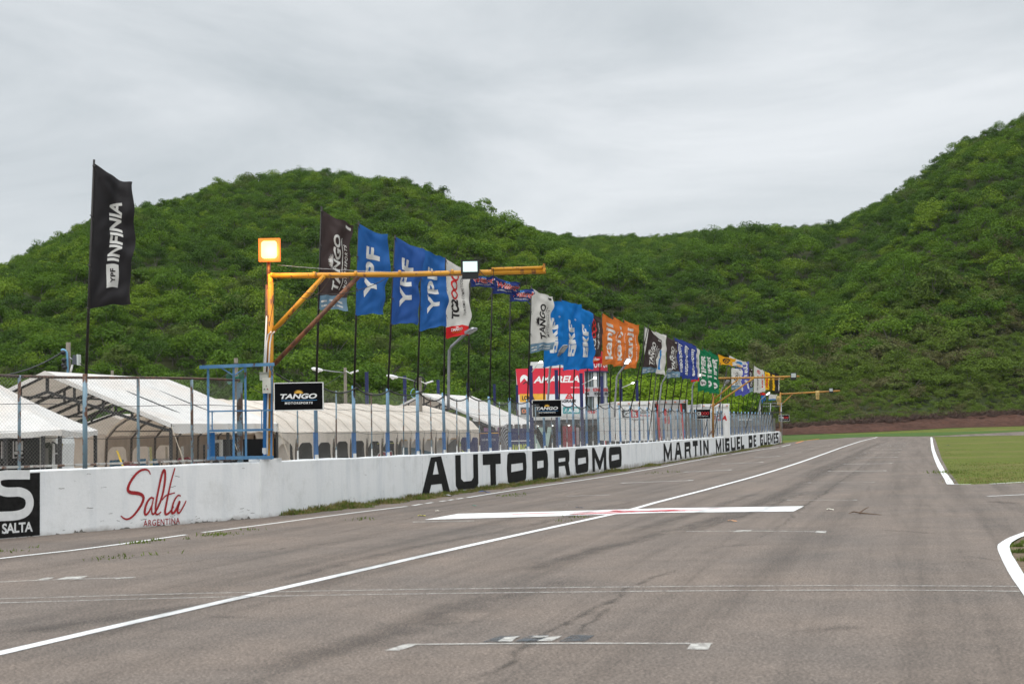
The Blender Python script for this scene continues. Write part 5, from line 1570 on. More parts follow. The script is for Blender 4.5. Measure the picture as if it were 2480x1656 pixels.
gable_tent("large white gable tent with a black truss frame under its open end", ap, 4.95, 8.3, Wp(405, 1026, 48.7).z, Wp(110, 899, 50).z)
ap5 = Vector((Wp(1025, 953, 97).x, 97, 0))
gable_tent("white gable tent on the far side of the long cream tent", ap5, 5.05, 11, Wp(1198, 1030, 96).z, Wp(1025, 952, 97).z)
ap6 = Vector((Wp(272, 1003, 70).x, 70, 0))
t6, P6 = gable_tent("small white tent with beige side walls, far behind the black flag post", ap6, 3.4, 6, 2.0, Wp(272, 1002, 70).z, truss=False)
mb = MB(); mb.grid(lambda a, b: P6(0.1 + .05 * math.sin(a * 30), -3.3 + 6.6 * a, 1.95 * b), 24, 2); mb.grid(lambda a, b: P6(6 * a, 3.3 + .04 * math.sin(a * 40), 1.95 * b), 24, 2); mb.build("side_wall", T_BEIGE, t6)

# pagoda tent at the left edge
tc_ = [Wp(150, 1040, 38), Wp(237, 1040, 43), None, None]
A_, B_ = tc_[0], tc_[1]
nearL = Wp(-150, 1037, 37.5); zE = A_.z
A_ = Vector((A_.x, A_.y, zE)); B_ = Vector((B_.x, B_.y, zE)); Cn = Vector((nearL.x, nearL.y, zE)); Dn = Cn + (B_ - A_)
apx = Wp(-70, 893, 41)
pg = thing("pagoda_tent", "white peaked tent roof in front at the left edge", "tent", Vector((apx.x, apx.y, 0)))
mb = MB()
def tri(a, b, c, n=10):
    def f(s, r):
        e = a.lerp(b, s); p = e.lerp(c, r)
        p.z -= .12 * math.sin(PI * s) * (1 - r) * .5 + .10 * math.sin(PI * r) - .3 * wr(p.x * 1.3, p.y * 1.3) * (1 - r) * r * 2
        return p
    mb.grid(f, n, n)
    mb.grid(lambda s, r: a.lerp(b, s) + Vector((0, 0, -.12 * .5 * math.sin(PI * s) - (.15 + .02 * math.sin(s * 20)) * r)), n * 2, 2)
for a, b in ((Cn, A_), (A_, B_), (B_, Dn), (Dn, Cn)): tri(a, b, apx - Vector((0, 0, 0)))
mb.build("roof", T_WHITE, pg)
for p in (A_, B_, Cn.lerp(A_, .86), Cn.lerp(A_, .55), Dn):
    mb = MB(); b0 = Vector((p.x, p.y, 0)).lerp(Vector((apx.x, apx.y, 0)), .02)
    mb.beam(b0, Vector((b0.x, b0.y, zE - .05)), .09, .09); mb.build("leg", TBLACK, pg)
mb = MB()
for a, b in ((Cn, A_), (A_, B_)): mb.beam(a.lerp(apx, .03) - Vector((0, 0, .12)), b.lerp(apx, .03) - Vector((0, 0, .12)), .07, .10)
mb.build("eave_beam", TBLACK, pg)

# ------------------------------------------------------------------ under the tents
def PX(px, d, z=0.0): return Vector(((px - 1240) / F * d, d, z))
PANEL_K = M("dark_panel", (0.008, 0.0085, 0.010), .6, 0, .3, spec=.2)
X_, Y_ = Vector((1, 0, 0)), Vector((0, 1, 0))
# black race transporter body with pale graphics
tk = thing("race_transporter", "black truck body with white stripes under the pagoda tent", "truck", PX(30, 41.5))
mb = MB(); mb.box(PX(8, 43), (2.1, 2.6, 1.95), X_); mb.box(PX(8, 43, 1.95) , (2.0, 2.5, .05), X_); mb.build("body", PANEL_K, tk)
S = lambda u, v, o: PX(-80, 41.69) + Vector((u, -o, v))
mb = MB()
for x in (.98, 1.04, 1.10, 1.32): decal(mb, BAR, (x, 1.22, x + .038, 1.72), S, .006, 0)
decal(mb, text2d("M", .05), (1.40, 1.45, 1.62, 1.72), S, .006, 0); decal(mb, fill2d([disc(.25, .5, .25, .5, 14), disc(.75, .5, .25, .5, 14)]), (1.36, 1.33, 1.62, 1.43), S, .006, 0); decal(mb, text2d("MOTORSPORT", .02), (1.34, 1.22, 1.64, 1.27), S, .006, 0); decal(mb, BAR, (.98, .60, 1.08, .64), S, .006, 0)
mb.build("graphics", M("pale_print", (.55, .55, .56), .5, 0, .05), tk)
for x in (-.7, .7):
    mb = MB(); mb.lathe(PX(8, 41.75) + Vector((x, 0, .42)), (0, -1, 0), [(.05, .0), (.42, 0), (.42, .06), (.26, .08), (.22, .03), (.02, .05)], 16); mb.build("wheel", BLACKM, tk)
# white cab-over truck
tr_ = thing("truck_cab", "white cab-over truck cab with black mirrors behind the left fence", "truck", PX(110, 42.5))
def cab(u, v, w): return PX(94, 42.5) + Vector((u, -w, v))
out_ = [(0, .35), (.42, .35), (.44, .50), (.42, .62), (.36, 1.0), (.40, 1.62), (.34, 1.95), (.04, 2.0), (0, 1.9)]
mb = MB()
mb.face([cab(a, b, .0) for a, b in out_]); mb.face([cab(a, b, -2.1) for a, b in out_][::-1])
for (a, b), (c, d) in zip(out_, out_[1:] + out_[:1]): mb.face([cab(a, b, 0), cab(a, b, -2.1), cab(c, d, -2.1), cab(c, d, 0)])
mb.build("body", WHITEP, tr_)
GLASS = M("dark_glass", (0.02, 0.024, 0.027), .08, 0, 0)
mb = MB()
win = [(.06, 1.62), (.07, 1.35), (.12, 1.05), (.22, .82), (.34, .62), (.375, .72), (.37, 1.05), (.38, 1.55), (.30, 1.68)]
mb.face([cab(a, b, .012) for a, b in win]); mb.build("side_window", GLASS, tr_)
mb = MB(); mb.face([cab(a, b, .018) for a, b in ((.12, 1.5), (.13, 1.12), (.2, .95), (.27, 1.0), (.27, 1.5))]); mb.build("window_glint", M("glint_grey", (.25, .25, .23), .3), tr_)  # lighter grey patch paints a reflection onto the side window
mb = MB(); mb.face([cab(a, b, .012) for a, b in ((.20, .44), (.26, .44), (.26, .58), (.20, .58))]); mb.build("fuel_cap", BLACKM, tr_)
mb = MB(); mb.tube([cab(.36, 1.6, 0), cab(.44, 1.68, .2), cab(.56, 1.62, .25)], .02, 6); mb.tube([cab(.40, 1.0, 0), cab(.5, 1.0, .2), cab(.57, 1.02, .25)], .014, 6)
for z0, z1 in ((1.35, 1.62), (1.0, 1.32)): mb.box(cab(.585, z0, .25), (.06, .10, z1 - z0))
mb.build("mirror", BLACKM, tr_)
for x in (.3,):
    mb = MB(); mb.lathe(cab(x, .40, .02), (0, -1, 0), [(.05, .0), (.40, 0), (.40, .06), (.25, .08), (.02, .05)], 16); mb.build("wheel", BLACKM, tr_)
# dark backdrops deep under the tents
def screen(label, p0, p1, z0, z1, m, deco=None, name="backdrop_panel", cat="panel", th=.08):
    t = thing(name, label, cat, (p0 + p1) / 2)
    X = (p1 - p0); X.z = 0; Lx = X.length; X = X.normalized(); n = Vector((X.y, -X.x, 0))
    c = (p0 + p1) / 2; c.z = z0
    mb = MB(); mb.box(c, (Lx, th, z1 - z0), X); mb.build("panel", m, t)
    if deco:
        mb = MB(); S = lambda u, v, o: Vector((p0.x, p0.y, 0)) + X * (u * Lx) + Vector((0, 0, z0 + v * (z1 - z0))) + n * (th / 2 + .004 + o)
        mats = deco(mb, S); mb.build("graphics", mats, t)
    return t
def WP_(px, w=1.3):
    q = plane_hit(px, 1085, A0 - E2 * w, E2); return Vector((q.x, q.y, 0))
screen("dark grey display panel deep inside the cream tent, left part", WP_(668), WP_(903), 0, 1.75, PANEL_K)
def d_red(mb, S):
    decal(mb, text2d("GA", .06, .2), (.05, .0, .75, .48), S, .0, 1); decal(mb, text2d("GA", .03, .2), (.08, .03, .72, .45), S, .006, 0); decal(mb, BAR, (.1, .70, .95, .73), S, 0, 2)
    return [M("panel_red", (.42, .02, .03), .5), SWHITE, M("panel_lime", (.45, .5, .08), .5)]
screen("dark panel with large red letters inside the cream tent", WP_(905), WP_(969), 0, 1.7, PANEL_K, d_red)
def d_teal(mb, S):
    decal(mb, fill2d([[(0, 0), (.55, 0), (.55, .35), (.2, .55), (0, .6)]]), (0, 0, 1, 1), S, 0, 0); decal(mb, fill2d([[(.6, 0), (1, 0), (1, .9), (.8, .6)]]), (0, 0, 1, 1), S, 0, 1); decal(mb, BAR, (0, .80, 1, .83), S, .004, 2)
    return [M("panel_teal", (.02, .14, .24), .5), M("panel_grey", (.10, .10, .10), .5), SGOLD]
screen("white panel with teal and grey shapes inside the cream tent", WP_(971), WP_(1108), 0, 1.65, M("panel_white", (.62, .62, .62), .5, 0, .05), d_teal)
def d_navy(mb, S):
    decal(mb, BAR, (0, .92, 1, .95), S, 0, 0); decal(mb, fill2d([[(0, .6), (.5, .3), (.9, .2), (1, 0), (.6, .1), (.1, .45)]]), (.0, .05, .3, .6), S, 0, 1); decal(mb, text2d("NEUMATICOS", .02, .2), (.55, .66, .92, .74), S, 0, 2)
    return [SGOLD, M("panel_lime", (.45, .5, .08), .5), M("print_grey", (.4, .4, .42), .5)]
PITB = M("pit_navy", (0.022, 0.026, 0.10), .5, 0, .2)
def scr(label, px0, px1, d, z0, z1, m, deco=None, d1=None, **k): return screen(label, PX(px0, d), PX(px1, d1 or d), z0, z1, m, deco, **k)
scr("navy hoarding with a gold line at the right end of the cream tent", 1112, 1203, 90, 0, 1.75, PITB, d_navy)
def d_tyre(mb, S):
    for i in range(7):
        r0 = .16 + i * .14
        decal(mb, fill2d([disc(.95, .35, r0, r0 * .75, 20, .5 * PI, 1.35 * PI) + disc(.95, .35, r0 - .05, (r0 - .05) * .75, 20, 1.35 * PI, .5 * PI)]), (0, 0, 1, 1), S, 0, 0)
    return [M("print_grey", (.4, .4, .42), .5)]
scr("dark panel printed with pale curved tyre tracks", 1204, 1226, 91, 0, 2.0, M("panel_charcoal", (.06, .055, .055), .6, 0, .15), d_tyre)
def d_lime(mb, S):
    decal(mb, text2d("RACING", .05, .2), (.12, .18, .78, .46), S, 0, 0); decal(mb, BAR, (.02, .56, .98, .59), S, 0, 1)
    return [M("panel_lime", (.45, .5, .08), .5), SWHITE]
scr("navy hoarding with slanted lime lettering", 1229, 1282, 93, 0, 1.9, PITB, d_lime)
def d_mint(mb, S):
    decal(mb, fill2d([[(0, 0), (0, .8), (.42, 0)], [(.15, 1), (.42, .62), (.36, .5), (.55, .3), (.72, 1), (.55, 1), (.5, .75), (.38, 1)], [(.8, .25), (.95, .0), (1, .05), (.88, .3)]]), (0, 0, 1, 1), S, 0, 0)
    return [M("panel_mint", (.40, .52, .46), .5)]
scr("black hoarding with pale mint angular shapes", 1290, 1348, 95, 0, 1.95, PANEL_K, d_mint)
def d_redp(mb, S):
    decal(mb, BAR, (.0, 0, .52, 1), S, 0, 0); decal(mb, BAR, (.55, .35, .66, .95), S, 0, 1); decal(mb, BAR, (.70, 0, .76, 1), S, 0, 0)
    return [M("panel_red2", (.25, .02, .035), .5), M("panel_mauve", (.35, .28, .30), .5)]
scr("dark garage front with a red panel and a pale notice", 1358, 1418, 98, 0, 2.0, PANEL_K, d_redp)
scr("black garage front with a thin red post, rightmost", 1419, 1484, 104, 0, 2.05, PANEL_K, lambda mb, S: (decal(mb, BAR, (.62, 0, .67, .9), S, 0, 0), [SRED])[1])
# grey banners hung in a row below the pit roof
bannerm = M("hung_banner", (0.10, 0.088, 0.085), .7, 0, .25)
for i in range(14):
    px = 1230 + i * 19.2; d = 98 + i * 1.2
    t = thing("hanging_banner", "grey banner with faint pale print, one of a row under the pit roof", "banner", PX(px, d, 1.55), "grey banners under the pit roof")
    w = .42
    mb = MB(); mb.grid(lambda a, b: PX(px, d) + Vector(((a - .5) * w, .03 * math.sin(a * 9 + i), 1.52 + .68 * b)), 6, 6); mb.build("cloth", bannerm, t)
    mb = MB(); S = lambda u, v, o: PX(px, d - .05) + Vector(((u - .5) * w, -o, 1.52 + .68 * v)); decal(mb, text2d(("EM", "ME", "NE")[i % 3], .05), (.25, .35, .75, .6), S, .004, 0); mb.build("lettering", M("print_dim", (.33, .30, .31), .6), t)
    mb = MB(); mb.tube([PX(px - 4, d, 2.2), PX(px + 4, d, 2.2)], .012, 5); mb.build("rod", BLACKM, t)
for px0, px1, lab in ((1168, 1180, "left"), (1184, 1192, "narrow middle"), (1201, 1217, "wide right")):
    scr(f"{lab} one of three mauve screens behind the end of the cream tent", px0, px1, 96, 1.35, 2.0, M("mauve_screen", (.28, .14, .26), .5, 0, .15), name="display_screen", cat="screen")
# tables, chairs, poles, bonnets under the arched tent
CH = M("blue_plastic", (0.01, 0.16, 0.30), .4, 0, .1)
chm = None
def chair(px, d, label, rz):
    t = thing("plastic_chair", label, "chair", PX(px, d), "blue plastic chairs under the tent"); t.rotation_euler = (0, 0, rz)
    b = base_of(t)
    def bb(nm, parts):
        mb = MB()
        for c, s in parts: mb.box(b + Vector(c), s)
        mb.build(nm, CH, t)
    bb("seat", [((0, 0, .42), (.46, .44, .04))])
    bb("backrest", [((0, .21, .46), (.46, .03, .44)), ((0, .215, .62), (.40, .04, .20))])
    for x in (-.19, .19):
        for y in (-.18, .2): bb("leg", [((x, y, 0), (.04, .04, .42))])
        bb("armrest", [((x * 1.15, 0, .64), (.05, .40, .03)), ((x * 1.15, -.18, .44), (.04, .04, .2))])
for px, d, rz, lab in ((279, 56, .4, "blue plastic chair beside the leaning yellow pole"), (296, 57, 2.6, "blue plastic chair just right of the leaning yellow pole"), (352, 58, 1.2, "blue plastic chair left of the pale poles under the tent"), (362, 57, -.7, "blue plastic chair touching the pale upright poles")):
    chair(px, d, lab, rz)
mb = MB(); mb.tube([Wp(284, 1092, 50), Wp(299, 1132, 49)], .035, 8); tag(mb.build("yellow_pole", M("yellow_pole_paint", (.75, .5, .01), .4), origin=Wp(299, 1132, 49)), "bright yellow pole leaning behind the fence", "pole")
mb = MB(); mb.tube([Wp(150, 1075, 40), Wp(141, 1137, 38)], .03, 8); tag(mb.build("yellow_pole", M("olive_pole", (.35, .25, .03), .5), origin=Wp(141, 1137, 38)), "dull yellow pole leaning in front of the white truck cab", "pole")
for px, px2, m, lab in ((358, 360, WHITEP, "white upright pole under the arched tent"), (361.5, 366, M("pale_yellow", (.7, .68, .3), .5), "pale yellow leaning plank under the arched tent"), (400, 403, GUY, "tan leaning plank behind the white bonnet"), (439, 441, WHITEP, "white upright pole beside the red bonnet")):
    mb = MB(); mb.beam(PX(px, 56, 1.38), PX(px2, 55.5, .1), .09, .05); tag(mb.build("leaning_plank", m, origin=PX(px2, 55.5, .1)), lab, "plank")
def bonnet(px, d, w, m, m2, label):
    t = thing("car_bonnet", label, "car part", PX(px, d))
    c = PX(px, d)
    mb = MB()
    def f(a, b): return c + Vector(((a - .5) * w, (b - .5) * 1.0, .80 + .16 * math.sin(PI * min(1, a * 1.15)) ** .7 - .10 * b * b + .03 * math.sin(a * 12)))
    mb.grid(f, 14, 8, lambda a, b: 1 if abs(a - .5) < .12 else 0); mb.grid(lambda a, b: f(a, 0) - Vector((0, -.02, .07 * b)), 14, 1); mb.build("panel", [m, m2], t)
    mb = MB()
    for x in (-w * .38, w * .38):
        for y in (-.3, .3): mb.beam(c + Vector((x * .9, y, 0)), c + Vector((x, y * .7, .80)), .04, .04)
    mb.build("stand", TBLACK, t)
bonnet(404, 55, .78, M("car_white", (.70, .62, .56), .3), M("car_grey", (.45, .42, .42), .3), "pale car bonnet resting on a stand under the arched tent")
bonnet(453, 57, .72, M("car_red", (.50, .03, .06), .3), M("car_pink", (.7, .45, .45), .3), "red and pink car bonnet resting on a stand under the arched tent")
for px0, px1, d, m, lab in ((270, 345, 61, M("red_cloth", (.22, .015, .02), .7), "low table with a red cloth at the back of the arched tent"), (486, 530, 54, M("red_blue_print", (.30, .06, .10), .5, 0, .4, 30), "counter with red and blue print under the white tent")):
    t = thing("table", lab, "table", PX((px0 + px1) / 2, d))
    w = (px1 - px0) / F * d
    mb = MB(); mb.box(PX((px0 + px1) / 2, d, .70), (w, .7, .05)); mb.build("top", m, t)
    mb = MB(); mb.grid(lambda a, b: PX((px0 + px1) / 2, d) + Vector(((a - .5) * w, -.36 - .02 * math.sin(a * 30), .72 - .5 * b)), 24, 2); mb.build("cloth", m, t)
    for x in (-.45, .45): 
        mb = MB(); mb.box(PX((px0 + px1) / 2, d) + Vector((x * w, 0, 0)), (.05, .5, .7)); mb.build("leg", TBLACK, t)
# vertical white machine and dark boards beyond the gate
t = thing("drinks_fridge", "white upright fridge with a glass door beyond the blue gate frame", "fridge", PX(521, 56))
mb = MB(); mb.box(PX(521, 56), (.42, .5, 1.62)); mb.build("cabinet", WHITEP, t)
mb = MB(); mb.face([PX(521, 55.74) + Vector((x, 0, z)) for x, z in ((-.16, .62), (.10, .62), (.10, 1.5), (-.16, 1.5))]); mb.build("door", GLASS, t)
mb = MB(); mb.face([PX(521, 55.74) + Vector((x, 0, z)) for x, z in ((-.2, .2), (.2, .2), (.2, .56), (-.2, .56))]); mb.build("red_panel", SRED, t)
scr("charcoal board wall beyond the blue gate frame", 533, 664, 60, 0, 1.62, PANEL_K, d1=58.5)

# ------------------------------------------------------------------ navy pillars, poles with lamps and horns
NAVYP = M("navy_pillar_paint", (0.012, 0.018, 0.095), .45, 0, .2)
WOODP = M("weathered_pole", (0.19, 0.165, 0.13), .8, 0, .3, 8, bmp=.3)
def pillar(px, py, d, label):
    b = PX(px, d); tp = Wp(px, py, d); b.x = tp.x + .02 * 0
    t = thing("navy_pillar", label, "pillar", b, "navy pillars behind the fence")
    mb = MB(); mb.beam(b, tp, .22, .22); mb.build("shaft", NAVYP, t)
    mb = MB(); mb.beam(tp, tp + Vector((0, 0, .04)), .25, .25); mb.box(b, (.4, .4, .05)); mb.build("plates", NAVYP, t)
    return t, tp
ordn = ["leftmost", "second", "third", "fourth", "fifth", "sixth"]
for i, (px, py) in enumerate(((980, 911), (1061, 921), (1133, 927), (1197, 931), (1252, 933))):
    pillar(px, py, 127000 / (2246 - px), f"navy pillar above the cream tent, {ordn[i]} of the left row")
t_, tp_ = pillar(888, 902, 127000 / (2246 - 888), "navy pillar just right of the nearest black hanging sign")
LEDB = Memit("bright_led", (1.0, 1.0, 0.92), 14.0)
for i, (px, py, l) in enumerate(((1285, 887, (1310, 876)), (1347, 897, None), (1407, 905, (1441, 915)), (1457, 912, None), (1503, 919, (1533, 927)), (1542, 922, None))):
    d = 80700 / (2246 - px)
    t, tp = pillar(px, py, d, f"navy pillar of the right row between billboard and trucks, {ordn[i]} from the left")
    if l:
        y0 = py + 8 if i == 0 else (925 if i == 2 else 933)
        mb = MB(); mb.tube([Wp(px + 3, y0 + 6, d - .1), Wp(l[0] - 8, l[1] + 4, d - .3), Wp(l[0] - 3, l[1] + 1, d - .35)], .03, 6); arm = mb.build("lamp_arm", WHITEP, t)
        mb = MB(); c = Wp(l[0], l[1], d - .4); mb.lathe(c + Vector((0, 0, .05)), (0, 0, -1), [(.02, 0), (.08, .02), (.09, .06), (.05, .10), (.004, .11)], 10); mb.build("lamp", LEDB, arm)
def util_pole(label, px, pyt, d, r=.13):
    b = PX(px, d); tp = Wp(px, pyt, d)
    t = thing("utility_pole", label, "pole", Vector((tp.x, tp.y, 0)))
    mb = MB(); mb.tube([Vector((tp.x, tp.y, 0)), tp], r, 10, rs=[r * 1.15, r * .85]); mb.build("shaft", WOODP, t)
    return t, tp
LBLUE = M("light_blue_hose", (.18, .42, .62), .4, 0, .1)
t, tp = util_pole("wooden pole with a blue hose and a floodlight, above the left tents", 165.5, 829, 66)
q = lambda x, y, o=.2: Wp(x, y, 66 - o)
mb = MB(); mb.tube(smoothed([q(164, 905), q(163, 858), q(160, 849), q(151, 846), q(149, 849)], 2), .05, 8); mb.build("hose", LBLUE, t)
mb = MB(); c = q(181.5, 871, .3); mb.hexa([c + Vector(v) for v in ((-.1, -.15, -.2), (.14, -.15, -.24), (.14, .25, -.24), (-.1, .25, -.2), (-.05, -.15, .22), (.13, -.15, .2), (.13, .25, .2), (-.05, .25, .22))]); lh = mb.build("floodlight", M("flood_dark", (.08, .09, .11), .4), t)
mb = MB(); mb.hexa([c + Vector(v) for v in ((.14, -.17, -.26), (.20, -.17, -.26), (.20, .27, -.26), (.14, .27, -.26), (.13, -.17, .24), (.20, -.17, .24), (.20, .27, .24), (.13, .27, .24))]); mb.build("rim", LAMPOFF, lh)
mb = MB(); mb.tube([q(168, 865), q(178, 872)], .03, 6); mb.build("bracket", GALV, t)
mb = MB()
for x, y in ((156, 854), (158, 872), (157, 884), (160, 890)): mb.lathe(q(x, y, .25), (-.4, -1, 0), [(.02, 0), (.10, .02), (.12, .1), (.08, .18), (.01, .2)], 8)
mb.build("connector", BLACKM, t)
mb = MB(); hang(q(152, 852), Wp(-60, 912, 60), .35, .035, 18); hang(q(185, 872), Wp(262, 908, 66), .15, .02, 12); mb.build("cable", CABLE, t)
mb = MB(); mb.tube([q(176, 883, .3), q(170, 905, .3)], .05, 7); mb.build("stay", WHITEP, t)
t, tp = util_pole("wooden pole carrying two green horn loudspeakers behind the gate frame", 571.5, 867, 72, .12)
GRN = M("horn_green", (0.015, 0.10, 0.06), .4, 0, .2)
for (x, y), ax in (((556, 916), (-.75, -.65, -.05)), ((580, 915), (.8, -.2, 0))):
    mb = MB(); c = Wp(x + (8 if x < 570 else -4), y, 71.6); a = Vector(ax).normalized()
    mb.lathe(c - a * .18, a, [(.01, 0), (.06, .02), (.08, .12), (.16, .26), (.30, .38), (.32, .39), (.28, .36), (.10, .18)], 18)
    mb.lathe(c - a * .30, a, [(.005, 0), (.09, .01), (.09, .12), (.005, .13)], 12); mb.build("horn_speaker", GRN, t)
mb = MB(); mb.tube([Wp(566, 880, 71.8), Wp(578, 880, 71.8)], .03, 6); mb.build("crossbar", BLACKM, t)
mb = MB(); hang(Wp(571, 905, 71.8), Wp(480, 960, 66), .3, .012); hang(Wp(571, 905, 71.8), Wp(680, 962, 72), .3, .012); hang(Wp(569, 880, 71.8), Wp(500, 912, 68), .4, .012); mb.build("cable", CABLE, t)
LW = M("lamp_white", (.78, .78, .78), .3, 0, .03)
for lab, px, pyt, d, hx, hy, ax_ in (("concrete pole with a white street lamp arm, right of the nearest hanging sign", 836, 890, 80, 770, 895, 1), ("pole with a coiled black cable and a white street lamp arm", 1018, 915, 84, 952, 912, 1)):
    t, tp = util_pole(lab, px, pyt, d, .10)
    mb = MB(); mb.tube([Wp(px - 2, pyt + 12, d - .1), Wp(px - (px - hx) * .5, hy + 4, d - .4), Wp(hx + 8, hy, d - .7)], .03, 6); mb.build("lamp_arm", GALV, t)
    mb = MB(); A, B = Wp(hx + 12, hy + 2, d - .7), Wp(hx - 16, hy - 3, d - .9); e = (B - A)
    mb.tube([A, A + e * .1, A + e * .5, A + e * .85, B], .1, 10, rs=[.03, .08, .11, .09, .03]); mb.lathe(A + e * .45 - Vector((0, 0, .08)), (0, 0, -1), [(.11, 0), (.10, .05), (.04, .09), (.004, .10)], 10); mb.build("lamp_head", LW, t)
    mb = MB(); mb.tube([Wp(px + 2, pyt + 8, d - .1), Wp(px + 16, pyt + 16, d - .3)], .02, 5); A = Wp(px + 13, pyt + 13, d - .3); mb.tube([A, A + Vector((.45, -.1, .12))], .05, 7); mb.build("small_lamp", LW, t)
    if px > 1000:
        mb = MB(); mb.tube([Wp(1017 + 12 * math.cos(a) * 1.1, 931 + 19 * math.sin(a), d - .2) for a in np.linspace(0, 2 * PI, 26)], .05, 6); mb.build("cable_coil", CABLE, t)
        mb = MB(); mb.tube([Wp(1004 + 9 * math.cos(a), 952 + 11 * math.sin(a), d - .2) for a in np.linspace(PI * .3, 2 * PI, 18)], .02, 5); mb.build("hose", LBLUE, t)
    mb = MB(); hang(Wp(px, pyt + 10, d), Wp(px - 130, 950, d - 8), .3, .012); hang(Wp(px, pyt + 10, d), Wp(px + 85, 965, d + 5), .2, .012); mb.build("cable", CABLE, t)
t, tp = util_pole("short wooden stub pole just above the big white tent roof", 272, 897, 75, .09)

# ------------------------------------------------------------------ pit building, billboard, tower
pb = thing("pit_building", "low pit garage building with a white fascia and strip lights under its roof", "building", PX(1320, 130))
FASC = M("fascia_white", (.66, .65, .63), .5, 0, .1)
dB = 128
mb = MB(); z0, z1 = Wp(1400, 1015, dB).z, Wp(1400, 1002, dB).z
mb.box(PX(1330, dB + 6, z0), (14.5, 12, z1 - z0)); mb.build("fascia", FASC, pb)
mb = MB(); mb.box(PX(1330, dB + 6, z0 - .42), (14.3, 11.8, .40)); mb.build("soffit_beam", M("soffit_dark", (.03, .033, .04), .6, 0, .2), pb)
mb = MB(); mb.box(PX(1330, dB + 11.6, 0), (14.3, .3, z0 - .4)); mb.build("back_wall", M("garage_dark", (.035, .036, .04), .7, 0, .3), pb)
for i in range(8):
    mb = MB(); mb.box(PX(1170 + i * 42, dB + .4), (.18, .18, z0 - .4)); mb.build("column", M("column_red", (.12, .03, .04), .6, 0, .2), pb)
TUBE = Memit("strip_light", (.95, 1.0, .92), 5.0)
for px in (1186, 1206, 1222, 1248, 1302, 1310, 1325, 1332, 1364, 1372, 1386, 1402, 1420, 1452, 1468):
    mb = MB(); mb.box(PX(px, dB - 4 if px < 1260 else dB + 1.2, (1.72 + 15 / F * 124) if px < 1260 else z0 - .56), (.30, .08, .07)); mb.build("strip_light", TUBE, pb)

bb = thing("billboard", "large red and white sponsor billboard beside the control tower", "billboard", PX(1332, 140))
dbb = 140
def BB(px, py, o=0.0): return Wp(px, py, dbb - o)
def bbface(mb, pts, m=0, o=.02): mb.face([BB(x, y, o) for x, y in pts], m)
REDB = M("billboard_red", (0.60, 0.018, 0.042), .45, 0, .04)
WHB = M("billboard_white", (0.68, 0.68, 0.70), .45, 0, .04)
mb = MB()
c1, c2, c3, c4 = BB(1249, 893), BB(1415, 889), BB(1418, 1008), BB(1256, 1008)
mb.hexa([c4, c3, c3 + Y_ * .25, c4 + Y_ * .25, c1, c2, c2 + Y_ * .25, c1 + Y_ * .25]); mb.build("panel", WHB, bb)
mb = MB(); bbface(mb, [(1249, 893), (1415, 889), (1415.5, 952.5), (1255, 955.5)]); mb.build("red_field", REDB, bb)
def Sb(u, v, o): return BB(1249 + 166 * u + 6 * (1 - v) * (1 - u), 893 - 4 * u + (115 + 4 * u) * (1 - v), .03 + o)
mb = MB()
decal(mb, text2d("AMARELA", .03, .25, .95), (.25, .695, .93, .835), Sb, .01, 0)
decal(mb, fill2d([disc(.5, .0, .5, 1.0, 20, 0, PI) + [(.0, .0), (.02, -.5), (.5, .35), (.98, -.5), (1, 0)]]), (.055, .76, .18, .87), Sb, .01, 0)
decal(mb, fill2d([[(0, 0), (.5, .62), (1, 0), (1, .36), (.5, 1), (0, .36)]]), (.095, .665, .185, .735), Sb, .012, 1)
decal(mb, text2d("#siempre", .02), (.80, .575, .97, .605), Sb, .01, 0)
decal(mb, BAR, (.035, .30, .43, .47), Sb, .006, 2); decal(mb, text2d("LOMA", .05), (.07, .34, .26, .43), Sb, .012, 1)
decal(mb, BAR, (.04, .03, .42, .19), Sb, .006, 3); decal(mb, RING, (.06, .07, .115, .15), Sb, .012, 4); decal(mb, RING, (.108, .07, .163, .15), Sb, .016, 4); decal(mb, text2d("CO", .03), (.18, .08, .28, .15), Sb, .012, 0)
decal(mb, fill2d([[(0, 0), (.42, 1), (.58, 1), (1, 0)], [(.28, .22), (.72, .22), (.68, .34), (.33, .34)], [(.40, .5), (.66, .5), (.5, .74)]]), (.71, .36, .84, .49), Sb, .008, 5)
decal(mb, text2d("AGRALE", .04, .2), (.63, .285, .88, .345), Sb, .008, 1)
decal(mb, BAR, (.68, .055, .955, .195), Sb, .006, 6); decal(mb, text2d("ACEB", .05), (.76, .085, .92, .165), Sb, .012, 0); decal(mb, fill2d([[(0, 0), (.5, 1), (1, 0), (.8, 0), (.5, .65), (.2, 0)]]), (.70, .09, .75, .165), Sb, .012, 0)
mb.build("lettering", [SWHITE, SBLACK, M("billboard_gold", (.70, .36, .03), .5), M("billboard_grey", (.045, .045, .045), .5), SORANGE, SRED, M("billboard_teal", (.01, .26, .27), .5)], bb)
mb = MB()
for px in (1275, 1330, 1395): mb.beam(PX(px, dbb + .5, 0), PX(px, dbb + .5, 5.5), .2, .2)
mb.build("support_post", GALV, bb)

